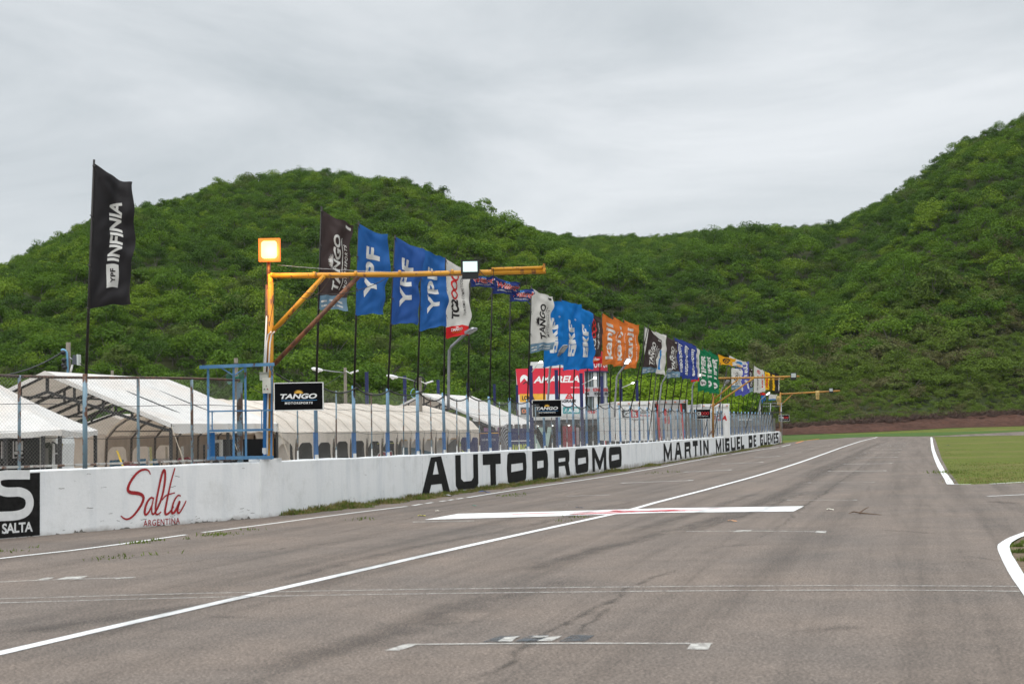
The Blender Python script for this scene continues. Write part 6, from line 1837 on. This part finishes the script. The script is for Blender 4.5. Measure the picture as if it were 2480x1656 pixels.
tw = thing("control_tower", "round fronted control tower with red bands and tall windows, right of the billboard", "building", PX(1440, 150))
dT = 149
cx, rT = PX(1425, dT).x, 2.05
ctr = Vector((cx, dT + rT, 0))
def cyl(r, z0, z1, m, nm, a0=0, a1=2 * PI, n=40, parent=tw, cap=True):
    mb = MB()
    mb.grid(lambda a, b: ctr + Vector((r * math.cos(a0 + (a1 - a0) * a), r * math.sin(a0 + (a1 - a0) * a), z0 + (z1 - z0) * b)), n, 1)
    if cap:
        for z in (z0, z1): mb.face([ctr + Vector((r * math.cos(2 * PI * i / n), r * math.sin(2 * PI * i / n), z)) for i in range(n)][::(1 if z == z1 else -1)])
    return mb.build(nm, m, parent)
zz = lambda py: 1.72 + (horiz(1440) - py) / F * dT
cyl(rT * .93, 0, zz(898), M("tower_glass", (.10, .13, .12), .12, 0, .2), "glazing")
cyl(rT + .06, zz(898), zz(850), REDB, "red_band"); cyl(rT + .16, zz(901), zz(898), PITB, "navy_trim")
PRINT = M("tower_print", (.50, .50, .52), .5, 0, .35, 9)
cyl(rT + .05, zz(960), zz(937), PRINT, "printed_band"); cyl(rT + .03, zz(1003), zz(995), REDB, "red_band")
for i in range(18):
    a = PI + PI * i / 17 + .05
    wide = i % 4 == 2
    mb = MB(); p = ctr + Vector((math.cos(a) * rT * .96, math.sin(a) * rT * .96, 0)); mb.box(p, (.36 if wide else .07, .12, zz(899)), Vector((-math.sin(a), math.cos(a), 0))); mb.build("column" if wide else "mullion", WHITEP if wide else M("mullion_grey", (.30, .34, .38), .5), tw)
def Scyl(r, z0, z1):
    return lambda u, v, o: ctr + Vector(((r + o) * math.cos(PI + PI * u), (r + o) * math.sin(PI + PI * u), z0 + (z1 - z0) * v))
mb = MB()
S1 = Scyl(rT + .06, zz(898), zz(868)); S2 = Scyl(rT + .05, zz(960), zz(937)); S3 = Scyl(rT + .03, zz(1003), zz(995))
for u in (.42, .58, .76): decal(mb, RING, (u, .25, u + .06, .75), S1, .012, 0); decal(mb, text2d("IEB", .04), (u + .075, .32, u + .14, .72), S1, .012, 0)
for u in (.36, .56, .76): decal(mb, text2d("RONGA", .05), (u, .52, u + .15, .88), S2, .012, 1, False, 60); decal(mb, text2d("HOGAR", .05), (u + .02, .14, u + .14, .46), S2, .012, 2, False, 60)
for u in (.40, .58): decal(mb, text2d("IEBO", .04), (u, .2, u + .12, .8), S3, .012, 0)
mb.build("lettering", [SWHITE, SRED, SBLACK], tw)
mb = MB(); mb.box(PX(1326, 151, 0), (3.7, 3.5, Wp(1326, 877.5, 151).z)); mb.build("stair_block", M("tower_white", (.72, .72, .70), .5, 0, .08), tw)

# ------------------------------------------------------------------ trucks
TW = M("trailer_white", (.80, .79, .77), .4, 0, .06)
TGREY = M("trailer_grey", (.42, .41, .40), .5, 0, .1)
AMB = M("marker_amber", (.6, .12, .02), .3, 0, 0)
CORR = M("corrugated_dark", (.12, .12, .12), .5, .3, .3)
def wheel(parent, c, ax, r=.48):
    mb = MB(); mb.lathe(c, ax, [(.03, .02), (r * .55, .0), (r * .6, -.05), (r * .95, -.03), (r, .03), (r, .22), (.03, .22)], 18); o = mb.build("wheel", BLACKM, parent)
    mb = MB(); mb.lathe(c, ax, [(.02, -.01), (r * .5, -.015), (r * .52, .01)], 14); mb.build("rim", GALV, o)
def trailer(label, px0, px1, pytop, d, depth, m, deco, m2=None, skew=.06):
    wv = (px1 - px0) / F * d
    c = PX((px0 + px1) / 2, d); zt = Wp((px0 + px1) / 2, pytop, d).z
    t = thing("box_trailer", label, "truck", c)
    X = Vector((math.cos(skew), math.sin(skew), 0)); Yv = Vector((-X.y, X.x, 0))
    mb = MB(); mb.box(c + Yv * depth / 2 + Vector((0, 0, .95)), (wv, depth, zt - .95), X)
    for k in range(12):                                    # side panel joints
        for s in (-1, 1): mb.box(c + X * s * (wv / 2 + .004) + Yv * (depth * (k + .5) / 12) + Vector((0, 0, 1.0)), (.02, .06, zt - 1.1), X)
    mb.build("box", m, t)
    mb = MB(); mb.box(c + Yv * depth / 2 + Vector((0, 0, zt)), (wv + .10, depth + .1, .07), X); mb.box(c - Yv * .03 + Vector((0, 0, zt - .16)), (wv + .06, .06, .16), X)
    for s in (-1, 1): mb.box(c + X * s * (wv / 2 - .02) - Yv * .03 + Vector((0, 0, .95)), (.07, .06, zt - 1.1), X)
    mb.build("door_frame", m2 or TW, t)
    mb = MB(); mb.box(c - Yv * .02 + Vector((0, 0, .95)), (.03, .05, zt - 1.15), X)
    for s in (-.25, .25): mb.tube([c + X * s * wv - Yv * .06 + Vector((0, 0, 1.0)), c + X * s * wv - Yv * .06 + Vector((0, 0, zt - .3))], .02, 6)
    mb.build("door_bars", GALV, t)
    mb = MB()
    for s in (-.42, -.14, .14, .42): mb.box(c + X * s * wv - Yv * .07 + Vector((0, 0, zt - .10)), (.12, .04, .05), X)
    mb.build("marker_light", AMB, t)
    mb = MB(); mb.box(c + Yv * depth / 2 + Vector((0, 0, .6)), (wv * .5, depth, .35), X); mb.box(c + Vector((0, 0, .45)), (wv * .95, .12, .14), X); mb.build("chassis", BLACKM, t)
    for s in (-1, 1):
        for yy in (1.2, 2.5): wheel(t, c + X * s * wv * .42 + Yv * yy + Vector((0, 0, .48)), X * -s)
    S = lambda u, v, o: c - X * wv / 2 + X * (u * wv) + Vector((0, 0, .95 + v * (zt - .95))) - Yv * (.004 + o)
    mb = MB(); mats = deco(mb, S); mb.build("graphics", mats, t)
    return t
def deco_a(mb, S):
    decal(mb, fill2d([[(.10, 0), (1, 0), (1, 1), (.0, 1)]]), (.16, .60, .42, .80), S, .0, 0); decal(mb, BAR, (.42, .60, .62, .80), S, .0, 1)
    decal(mb, text2d("G", .06), (.22, .63, .38, .77), S, .006, 2); decal(mb, text2d("R", .06), (.46, .63, .58, .77), S, .006, 2)
    decal(mb, text2d("Gazoo", .03), (.66, .70, .93, .77), S, .0, 0); decal(mb, text2d("Racing", .03), (.66, .62, .93, .68), S, .0, 1); decal(mb, text2d("Argentina", .02), (.42, .52, .76, .57), S, .0, 0)
    return [SBLACK, SRED, SWHITE]
trailer("white box trailer with amber roof markers and a black and red emblem", 1487, 1576, 974, 92, 9, TW, deco_a)
def deco_b(mb, S):
    decal(mb, fill2d([[(0, 0), (.6, 0), (.3, 1), (0, 1)]]), (0, 0, .22, 1), S, 0, 0); decal(mb, fill2d([[(.6, 0), (1, 0), (.6, 1), (.28, 1)]]), (0, 0, .22, 1), S, 0, 1)
    decal(mb, fill2d([[(.35, 0), (.6, 0), (.2, 1), (0, 1)]]), (.78, 0, 1, 1), S, 0, 1); decal(mb, fill2d([[(.6, 0), (1, 0), (1, 1), (.2, 1)]]), (.78, 0, 1, 1), S, 0, 0)
    decal(mb, BAR, (.26, .62, .38, .80), S, 0, 1); decal(mb, text2d("GR", .06), (.26, .42, .37, .60), S, 0, 1, True); decal(mb, text2d("Gazoo", .03), (.40, .62, .50, .80), S, 0, 0, True); decal(mb, text2d("Racing", .03), (.40, .42, .50, .60), S, 0, 1, True)
    decal(mb, BAR, (.62, .52, .78, .62), S, 0, 2)
    return [M("stripe_black", (.03, .032, .028), .5), SRED, M("notice_grey", (.2, .2, .22), .5)]
trailer("light grey box trailer with slanted black and red stripes at its edges", 1579, 1661, 971, 94, 9, TGREY, deco_b, TGREY)
def deco_c(mb, S):
    decal(mb, text2d("TZA", .06, .2), (.42, .52, .92, .68), S, 0, 0)
    for i in range(5): decal(mb, BAR, (.46 + i * .09, .71, .49 + i * .09, .73), S, 0, 0)
    return [SRED]
trailer("white box trailer with red slanted letters, behind the middle gantry post", 1694, 1762, 980, 100, 8, TW, deco_c, skew=.10)
def boards(label, px0, px1, d0, d1, h, m):
    t = thing("board_fence", label, "fence", PX((px0 + px1) / 2, (d0 + d1) / 2))
    p0, p1 = PX(px0, d0), PX(px1, d1); n = max(3, int((p1 - p0).length / .55))
    mb = MB(); X = (p1 - p0).normalized()
    for i in range(n): 
        c = p0.lerp(p1, (i + .5) / n); mb.box(c + Vector((0, random.uniform(-.02, .02), 0)), ((p1 - p0).length / n * .97, .04, h * random.uniform(.96, 1.0)), X)
    mb.build("boards", m, t)
    mb = MB()
    for z in (.4, h * .8): mb.box((p0 + p1) / 2 + Vector((0, .06, z)), ((p1 - p0).length, .05, .08), X)
    mb.build("rail", GALV, t)
boards("dark grey sheet metal hoarding between the striped trailer and the red lettered trailer", 1660, 1698, 96, 100, Wp(1680, 1000, 98).z, CORR)
boards("grey sheet metal hoarding behind the far end of the fence", 1758, 1872, 112, 150, 2.55, M("hoarding_grey", (.17, .17, .165), .5, .2, .3))
t = thing("shed", "small grey shed with a pale roof, right of the red lettered trailer", "shed", PX(1778, 120))
mb = MB(); mb.box(PX(1778, 120), (2.0, 3, Wp(1785, 1018, 119).z)); mb.build("walls", CORR, t)
mb = MB(); mb.box(PX(1778, 120, Wp(1785, 1018, 119).z), (2.3, 3.3, .12)); mb.build("roof", TW, t)
t = thing("parked_car", "white car with red trim parked behind the far end of the fence", "car", PX(1806, 128))
c = PX(1806, 128)
prof = [(-1.9, .35), (-1.95, .75), (-1.3, .95), (-.7, 1.38), (.6, 1.42), (1.2, .98), (1.9, .85), (1.95, .35)]
mb = MB()
for s in (-.8, .8): mb.face([c + Vector((x * .6, s, z)) for x, z in prof][::(1 if s > 0 else -1)])
for (a, b), (e, f_) in zip(prof, prof[1:] + prof[:1]): mb.face([c + Vector((a * .6, -.8, b)), c + Vector((e * .6, -.8, f_)), c + Vector((e * .6, .8, f_)), c + Vector((a * .6, .8, b))])
mb.build("body", TW, t)
mb = MB(); mb.face([c + Vector((x * .6, -.81, z)) for x, z in ((-1.15, .97), (-.65, 1.32), (.5, 1.35), (1.0, 1.0))]); mb.build("side_window", GLASS, t)
mb = MB(); mb.face([c + Vector((x * .6, -.815, z)) for x, z in ((.2, .4), (.5, .4), (.9, .92), (.6, .92))]); mb.build("stripe", SRED, t)
for x in (-1.2, 1.25): wheel(t, c + Vector((x * .6, -.72, .32)), Vector((0, 1, 0)), .32)
# scaffold platform near the end of the wall
t = thing("scaffold_platform", "grey scaffold platform with handrails at the end of the fence", "platform", PX(1866, 132, 0))
P_ = lambda px, py, o=0: Wp(px, py, 132 + o)
mb = MB()
z = P_(1866, 1000).z
mb.box(Vector((PX(1866, 132).x, 132.6, z)), (1.95, 1.5, .10)); mb.build("deck", M("deck_dark", (.05, .045, .042), .6, .2, .2), t)
mb = MB()
for o in (0, 1.3):
    for px in (1841, 1866, 1892): mb.tube([Vector((P_(px, 1000).x, 132 + o, 0)), P_(px, 976, o)], .03, 6)
    for py in (977, 984): mb.tube([P_(1839, py, o), P_(1897, py - 1, o)], .025, 6)
mb.build("scaffold_tube", GALV, t)

# ------------------------------------------------------------------ bits lying on the track
t = thing("dead_branch", "brown dead branch lying on the track", "branch", GP(2092, 1247))
mb = MB(); a = [GP(x, y) + Vector((0, 0, z)) for x, y, z in ((2055, 1248, .04), (2068, 1246, .06), (2082, 1247.5, .05), (2096, 1249, .05), (2115, 1249.5, .04), (2136, 1250, .03))]
mb.tube(a, .02, 6, rs=[.004, .012, .015, .011, .008, .004]); mb.tube([a[2], GP(2094, 1245) + Vector((0, 0, .10)), GP(2104, 1244) + Vector((0, 0, .13))], .012, 5, rs=[.015, .010, .004]); mb.build("stem", M("bark", (.12, .07, .04), .8, 0, .3), t)
for px, py, col, s, lab in ((1773, 1265, (.45, .22, .10), .10, "dry orange brown leaf lying on the track"), (2011, 1237, (.7, .66, .55), .09, "pale crumpled paper lying on the track"), (1173, 1194, (.02, .05, .16), .22, "dark blue rag lying in the grass by the wall"), (800, 1238, (.7, .7, .68), .06, "white scrap in the weeds below the wall"), (1148, 1227, (.02, .18, .12), .07, "small green bottle cap on the asphalt by the edge line"), (1022, 1252, (.6, .55, .04), .10, "yellow scrap on the asphalt left of the start line"), (1060, 1240, (.7, .66, .55), .07, "cream scrap between start line and wall"), (1403, 1232, (.02, .02, .04), .10, "black rubber scrap just above the start line"), (1085, 1203, (.75, .75, .75), .16, "white paper strip in the grass under the black lettering"), (2296, 1079, (.02, .02, .02), .16, "small black lump on the infield grass")):
    p = GP(px, py)
    mb = MB(); R = random.Random(px)
    mb.grid(lambda a, b: p + Vector(((a - .5) * s * 1.6, (b - .5) * s, .028 + s * .22 * R.random() + s * .1 * math.sin(a * 5))), 5, 4)
    tag(mb.build("litter_scrap", M("litter_%d" % px, col, .6), origin=p), lab, "litter")

# ------------------------------------------------------------------ trees
def mat_leaf(name, lo, hi, bright, trans=.32, inst=True):
    m, t, b = newmat(name)
    at = N(t, 'ShaderNodeAttribute'); at.attribute_name = 'tint'
    at.attribute_type = 'INSTANCER' if inst else 'OBJECT'
    c = ramp(t, at.outputs['Fac'], [(0.0, lo), (0.5, hi), (0.85, bright), (0.93, tuple(x * .8 for x in hi)), (1.0, (0.15, 0.125, 0.068))])
    f = noise(t, 1.9, 3, .6)
    c = mixc(t, 1.0, c, ramp(t, f, [(0.25, G3(.80)), (0.75, G3(1.2))]), 'MULTIPLY')
    t.links.new(c, b.inputs['Base Color'])
    setp(b, rough=.85, spec=.08)
    tr = N(t, 'ShaderNodeBsdfTranslucent'); t.links.new(c, tr.inputs['Color'])
    mx = N(t, 'ShaderNodeMixShader'); mx.inputs['Fac'].default_value = trans
    t.links.new(b.outputs[0], mx.inputs[1]); t.links.new(tr.outputs[0], mx.inputs[2])
    t.links.new(mx.outputs[0], t.nodes['Material Output'].inputs['Surface'])
    return m
LEAF = mat_leaf("leaf", (0.055, 0.108, 0.018), (0.098, 0.180, 0.019), (0.172, 0.258, 0.026))
LEAF1 = mat_leaf("leaf_near", (0.050, 0.115, 0.012), (0.100, 0.195, 0.015), (0.19, 0.29, 0.022), inst=False)
SCRUB = mat_leaf("scrub_leaf", (0.072, 0.116, 0.022), (0.122, 0.182, 0.028), (0.150, 0.165, 0.062))
BRUSH = M("dry_brush", (0.085, 0.048, 0.034), .9, 0, .5, 1.5)
BARK = M("tree_bark", (0.11, 0.10, 0.075), .85, 0, .3, 5)
def crown(rs, R, h0, h1, nc, nl, leaf, flat=.5):
    """leaf-sized faces gathered in flattened clumps at the ends of the limbs; returns (verts, clump centres)"""
    cl = []
    for i in range(nc):
        a = rs.uniform(0, 2 * PI); r = R * math.sqrt(rs.uniform(0.0, 1)) * .80
        z = h0 + (h1 - h0) * (1 - (r / R) ** 2 * .75) * rs.uniform(.55, 1.0)
        cl.append((r * math.cos(a), r * math.sin(a), z, R * rs.uniform(.24, .46)))
    cl.append((0, 0, h1 * .93, R * .4))
    V = []
    for k in range(nl):
        cx_, cy_, cz_, cr_ = cl[k % len(cl)]
        th = rs.uniform(0, 2 * PI); cz = rs.uniform(-.35, 1.0)
        s = math.sqrt(max(0, 1 - cz * cz)); q = rs.uniform(.80, 1.06) if rs.random() < .75 else rs.uniform(.3, 1.25)
        p = Vector((cx_ + cr_ * q * s * math.cos(th), cy_ + cr_ * q * s * math.sin(th), cz_ + cr_ * q * cz * flat))
        n = Vector((s * math.cos(th), s * math.sin(th), cz * 1.2 + .5)) + Vector((rs.gauss(0, .5), rs.gauss(0, .5), rs.gauss(0, .5)))
        n.normalize()
        x = n.cross(Vector((rs.gauss(0, 1), rs.gauss(0, 1), rs.gauss(0, 1)))).normalized(); y = n.cross(x)
        w = leaf * rs.uniform(.55, 1.3); l = w * rs.uniform(.5, .9)
        V += [p - x * w, p - y * l + n * w * .15, p + x * w, p + y * l + n * w * .15]
    return V, cl
def tree_meshes(seed, R, h0, h1, nc, nl, leaf, flat, lm, trunk=True, limbs=True):
    rs = random.Random(seed)
    V, cl = crown(rs, R, h0, h1, nc, nl, leaf, flat)
    mb = MB(); mb.v = [tuple(p) for p in V]
    mb.f = [(i, i + 1, i + 2, i + 3) for i in range(0, len(V), 4)]; mb.m = [0] * len(mb.f); mb.sm = [False] * len(mb.f)
    tb = MB()
    if trunk:
        k = Vector((rs.uniform(-.2, .2), rs.uniform(-.2, .2), h0 * .7))
        tb.tube([(0, 0, -1.0), (k.x * .5, k.y * .5, h0 * .35), k], .2, 6, rs=[R * .06, R * .045, R * .036])
        for cx_, cy_, cz_, cr_ in cl[:8 if limbs else 3]:
            e = Vector((cx_, cy_, cz_))
            tb.tube([k, k.lerp(e, .5) + Vector((0, 0, .15)), e], .06, 4, cap=False, rs=[R * .028, R * .018, R * .008])
    return mb, tb
def plain_obj(name, mb, mats):           # a source mesh that only the scatter uses; not linked to the scene
    me = bpy.data.meshes.new(name); me.from_pydata(mb.v, [], mb.f)
    for m in mats: me.materials.append(m)
    me.polygons.foreach_set('material_index', np.array(mb.m, dtype=np.int32))
    return bpy.data.objects.new(name, me)
def merged(a, b):
    i = len(a.v); a.v += b.v; a.f += [tuple(k + i for k in f) for f in b.f]; a.m += [1] * len(b.f); a.sm += b.sm
    return a
def scatter(name, pts, scale, rot, idx, tint, srcs, label, cat):
    col = bpy.data.collections.new(name + "_kinds")
    for i, o in enumerate(srcs):
        o.name = "kind_%02d_%s" % (i, name); col.objects.link(o)
    me = bpy.data.meshes.new(name)
    me.from_pydata(pts.tolist(), [], [])
    for nm, tp, arr in (('sc', 'FLOAT_VECTOR', scale), ('ro', 'FLOAT_VECTOR', rot), ('ix', 'INT', idx), ('tint', 'FLOAT', tint)):
        a = me.attributes.new(nm, tp, 'POINT')
        a.data.foreach_set('vector' if tp == 'FLOAT_VECTOR' else 'value', np.ascontiguousarray(arr).ravel())
    o = bpy.data.objects.new(name, me); COL.objects.link(o)
    ng = bpy.data.node_groups.new(name, 'GeometryNodeTree')
    ng.interface.new_socket('Geometry', in_out='INPUT', socket_type='NodeSocketGeometry')
    ng.interface.new_socket('Geometry', in_out='OUTPUT', socket_type='NodeSocketGeometry')
    gi, go = N(ng, 'NodeGroupInput'), N(ng, 'NodeGroupOutput')
    ci = N(ng, 'GeometryNodeCollectionInfo'); ci.inputs['Collection'].default_value = col
    ci.inputs['Separate Children'].default_value = True; ci.inputs['Reset Children'].default_value = True
    ip = N(ng, 'GeometryNodeInstanceOnPoints'); ip.inputs['Pick Instance'].default_value = True
    def attr(nm, tp):
        a = N(ng, 'GeometryNodeInputNamedAttribute', data_type=tp); a.inputs['Name'].default_value = nm
        return a.outputs['Attribute']
    l = ng.links.new
    l(gi.outputs[0], ip.inputs['Points']); l(ci.outputs[0], ip.inputs['Instance'])
    l(attr('ix', 'INT'), ip.inputs['Instance Index']); l(attr('sc', 'FLOAT_VECTOR'), ip.inputs['Scale'])
    er = N(ng, 'FunctionNodeEulerToRotation'); l(attr('ro', 'FLOAT_VECTOR'), er.inputs[0]); l(er.outputs[0], ip.inputs['Rotation'])
    l(ip.outputs[0], go.inputs[0])
    md = o.modifiers.new("scatter", 'NODES'); md.node_group = ng
    return tag(o, label, cat, kind='stuff')

def hill_points(step, rmax_extra, px0, px1, seed):
    R = np.random.default_rng(seed)
    a0, a1 = math.atan((px0 - 1240) / F), math.atan((px1 - 1240) / F)
    gx, gy = np.meshgrid(np.arange(-330, 380, step), np.arange(150, 680, step))
    x = (gx + R.uniform(-.48, .48, gx.shape) * step).ravel(); y = (gy + R.uniform(-.48, .48, gy.shape) * step).ravel()
    az = np.arctan2(x, y); r = np.hypot(x, y)
    col = 1240 + F * np.tan(az)
    dr = np.interp(col, RIDGE[:, 0], RIDGE[:, 1]); r0 = np.interp(col, FOOT[:, 0], FOOT[:, 1])
    k = (az > a0) & (az < a1) & (r > r0) & (r < dr + rmax_extra) if rmax_extra > 0 else (az > a0) & (az < a1) & (r > r0 - 20) & (r < dr)
    return x[k], y[k], r[k], col[k], r0[k], dr[k]
def roty(n, R): return np.stack([R.normal(0, .06, n), R.normal(0, .06, n), R.uniform(0, 6.283, n)], 1)
x, y, r, col, r0, dr = hill_points(3.05, 30, -330, 2820, 21)
R = np.random.default_rng(5)
tt = (r - r0) / (dr - r0)
low = (col > 1700) & (r < r0 + 26 + 16 * vnoise(x / 18, y / 18, 2)) | ((col > 1830) & (tt < .22) & (vnoise(x / 22, y / 22, 6) > .45))
bare = (R.random(len(x)) < .05)
k = ~low & ~bare
x1, y1 = x[k], y[k]
z1 = Hn(x1, y1)
n = len(x1)
patch = vnoise(x1 / 34, y1 / 34, 12)
sc = R.lognormal(-.06, .30, n) * (.80 + .30 * patch) * np.where(R.random(n) < .07, 1.45, 1.0)
tk = ((r - r0) / (dr - r0))[k]
sc = np.minimum(sc, np.where(tk > .60, 1.2, 1.75))
sc = np.minimum(sc, np.where(tk > .82, np.where(R.random(n) < .12, 1.35, .98), 1.75))
zs = sc * R.uniform(.85, 1.2, n)
tint = np.clip(.05 + .48 * patch + R.normal(.06, .26, n) + .25 * (R.random(n) < .12), 0, .86)
tint = np.where(R.random(n) < .05, .95, tint)
kinds = [merged(*tree_meshes(100 + i, 2.45 + .3 * (i % 3), 1.5 + .3 * (i % 2), 3.5 + .5 * (i % 4), 9 + 2 * (i % 4), 900, .15, .64 + .06 * (i % 3), LEAF, True, False)) for i in range(7)]
scatter("hillside_forest", np.stack([x1, y1, z1 - .3], 1), np.stack([sc, sc, zs], 1), roty(n, R), R.integers(0, 7, n), tint, [plain_obj("tree_kind", m, [LEAF, BARK]) for m in kinds], "dense green forest covering the hills", "forest")
# low scrub at the foot of the right hill
x, y, r, col, r0, dr = hill_points(1.75, -80, 1560, 2820, 31)
k = (r < r0 + 75) & (r > r0 - 16)
x, y, r, r0, col = x[k], y[k], r[k], r0[k], col[k]
n = len(x); R = np.random.default_rng(9)
sc = R.lognormal(0, .3, n) * (.50 + .62 * vnoise(x / 12, y / 12, 14)) * np.clip(.75 + (r - r0) / 40, .5, 1.15)
pa = vnoise(x / 26, y / 26, 15)
tint = np.clip(.05 + .8 * pa * R.uniform(.5, 1.2, n) + .2 * (R.random(n) < .2), 0, .86)
tint = np.where(R.random(n) < .10 + .22 * (vnoise(x / 15, y / 15, 16) > .62), .98, tint)
kinds = [merged(*tree_meshes(300 + i, 2.0, .5, 2.1 + .4 * (i % 3), 9, 800, .11, .62, SCRUB, True, False)) for i in range(5)]
scatter("hill_scrub", np.stack([x, y, Hn(x, y) - .25], 1), np.stack([sc, sc, sc * R.uniform(.8, 1.2, n)], 1), roty(n, R), R.integers(0, 5, n), tint, [plain_obj("scrub_kind", m, [SCRUB, BARK]) for m in kinds], "low grey green scrub along the foot of the right hill", "scrub")
# dead brush pushed up along the soil
bx, by, bz = [], [], []
rs = random.Random(3)
bk = []
for i in range(4):
    mb = MB()
    for _ in range(260):
        p = Vector((rs.gauss(0, .8), rs.gauss(0, .5), rs.uniform(0, .5))); d = Vector((rs.gauss(0, 1), rs.gauss(0, 1), rs.uniform(-.1, 1.1))).normalized() * rs.uniform(.3, 1.0)
        s = d.cross(Vector((rs.gauss(0, 1), rs.gauss(0, 1), 1))).normalized() * .022
        mb.face([p - s, p + s, p + d + s * .3, p + d - s * .3])
    bk.append(plain_obj("brush_kind", mb, [BRUSH]))
P_ = []
for _ in range(1300):
    u = rs.random() ; v = rs.gauss(.74, .10)
    q = soil_pt(u, min(1.0, max(.45, v)))
    P_.append((q[0], q[1], q[2] - .1))
P_ = np.array(P_); n = len(P_); R = np.random.default_rng(2)
sc = R.lognormal(-.45, .35, n)
scatter("dead_brush", P_, np.stack([sc, sc, sc * .9], 1), roty(n, R), R.integers(0, 4, n), R.random(n), bk, "tangle of dead brown brush along the top of the soil band", "brush")

# trees that stand out one by one
tk_src = []
for i in range(5):
    a, b = tree_meshes(500 + i, 3.6, 2.2, 5.6, 17, 2600, .155, .60, LEAF1)
    cm = a.build("crown", LEAF1); tm = b.build("trunk", BARK)
    tk_src.append((cm, tm))
used = set()
def lone_tree(px, py_top, d, s, kind, tint, label):
    g = Wp(px, py_top, d)
    z = H(g.x, d)
    t = thing("leafy_tree", label, "tree", (g.x, d, z - .1), "trees at the foot of the hill")
    hh = max(2.0, g.z - z)
    for o in tk_src[kind]:
        c = o if (kind, o.name) not in used else None
        c = o.copy(); COL.objects.link(c); c.parent = t; c['tint'] = tint
    t.scale = (s * hh / 6.0, s * hh / 6.0, hh / 6.4)
    t.rotation_euler = (0, 0, px * .7)
for a in ((1478, 905, 192, 1.0, 0, .80, "yellow green tree behind the tower's right edge"), (1505, 893, 196, 1.1, 1, .72, "bright tree behind the two navy pillars, left of the trailers"),
          (1548, 900, 190, 1.05, 2, .84, "yellow green tree above the amber markers of the white trailer"), (1580, 912, 186, 1.0, 3, .80, "yellow green tree above the left edge of the striped trailer"),
          (1622, 925, 182, 1.1, 4, .85, "low bright tree above the middle of the striped trailer"), (1652, 915, 192, 1.0, 0, .60, "mid green tree above the right edge of the striped trailer"),
          (1684, 905, 188, 1.2, 1, .85, "bright yellow green tree under the green flags"), (1705, 935, 180, 1.0, 2, .80, "low yellow green tree left of the middle gantry post"),
          (1745, 930, 200, 1.1, 3, .35, "dark green tree right of the middle gantry post"), (1790, 940, 210, 1.2, 4, .40, "dark tree behind the gap between the last gantries"),
          (1945, 912, 262, 1.2, 0, .62, "round bright green tree just right of the unlit floodlight"), (2072, 865, 300, 1.15, 1, .66, "tall bright green tree on the lower slope, right of the last gantry"),
          (2030, 880, 298, 1.2, 2, .55, "broad green tree left of the tall bright tree on the lower slope"), (2110, 878, 305, 1.1, 3, .5, "green tree right of the tall bright tree on the lower slope"),
          (1500, 735, 455, 1.4, 4, .20, "large dull olive tree standing above the canopy in the valley")):
    lone_tree(*a)
for cm, tm in tk_src:
    for o in (cm, tm): bpy.data.objects.remove(o)

# ------------------------------------------------------------------ thin humid air between the camera and the far hills
mb = MB(); mb.box((0, 1000, -1.6), (6500, 5400, 130))
hm = bpy.data.materials.new("haze"); hm.use_nodes = True
ht = hm.node_tree; ht.nodes.clear()
ho = N(ht, 'ShaderNodeOutputMaterial'); hv = N(ht, 'ShaderNodeVolumePrincipled')
hv.inputs['Color'].default_value = (.90, .95, 1.0, 1); hv.inputs['Density'].default_value = 0.00004
ht.links.new(hv.outputs[0], ho.inputs['Volume'])
mb.build("haze", hm, kind='stuff', label="thin pale haze in front of the hills", cat="haze")
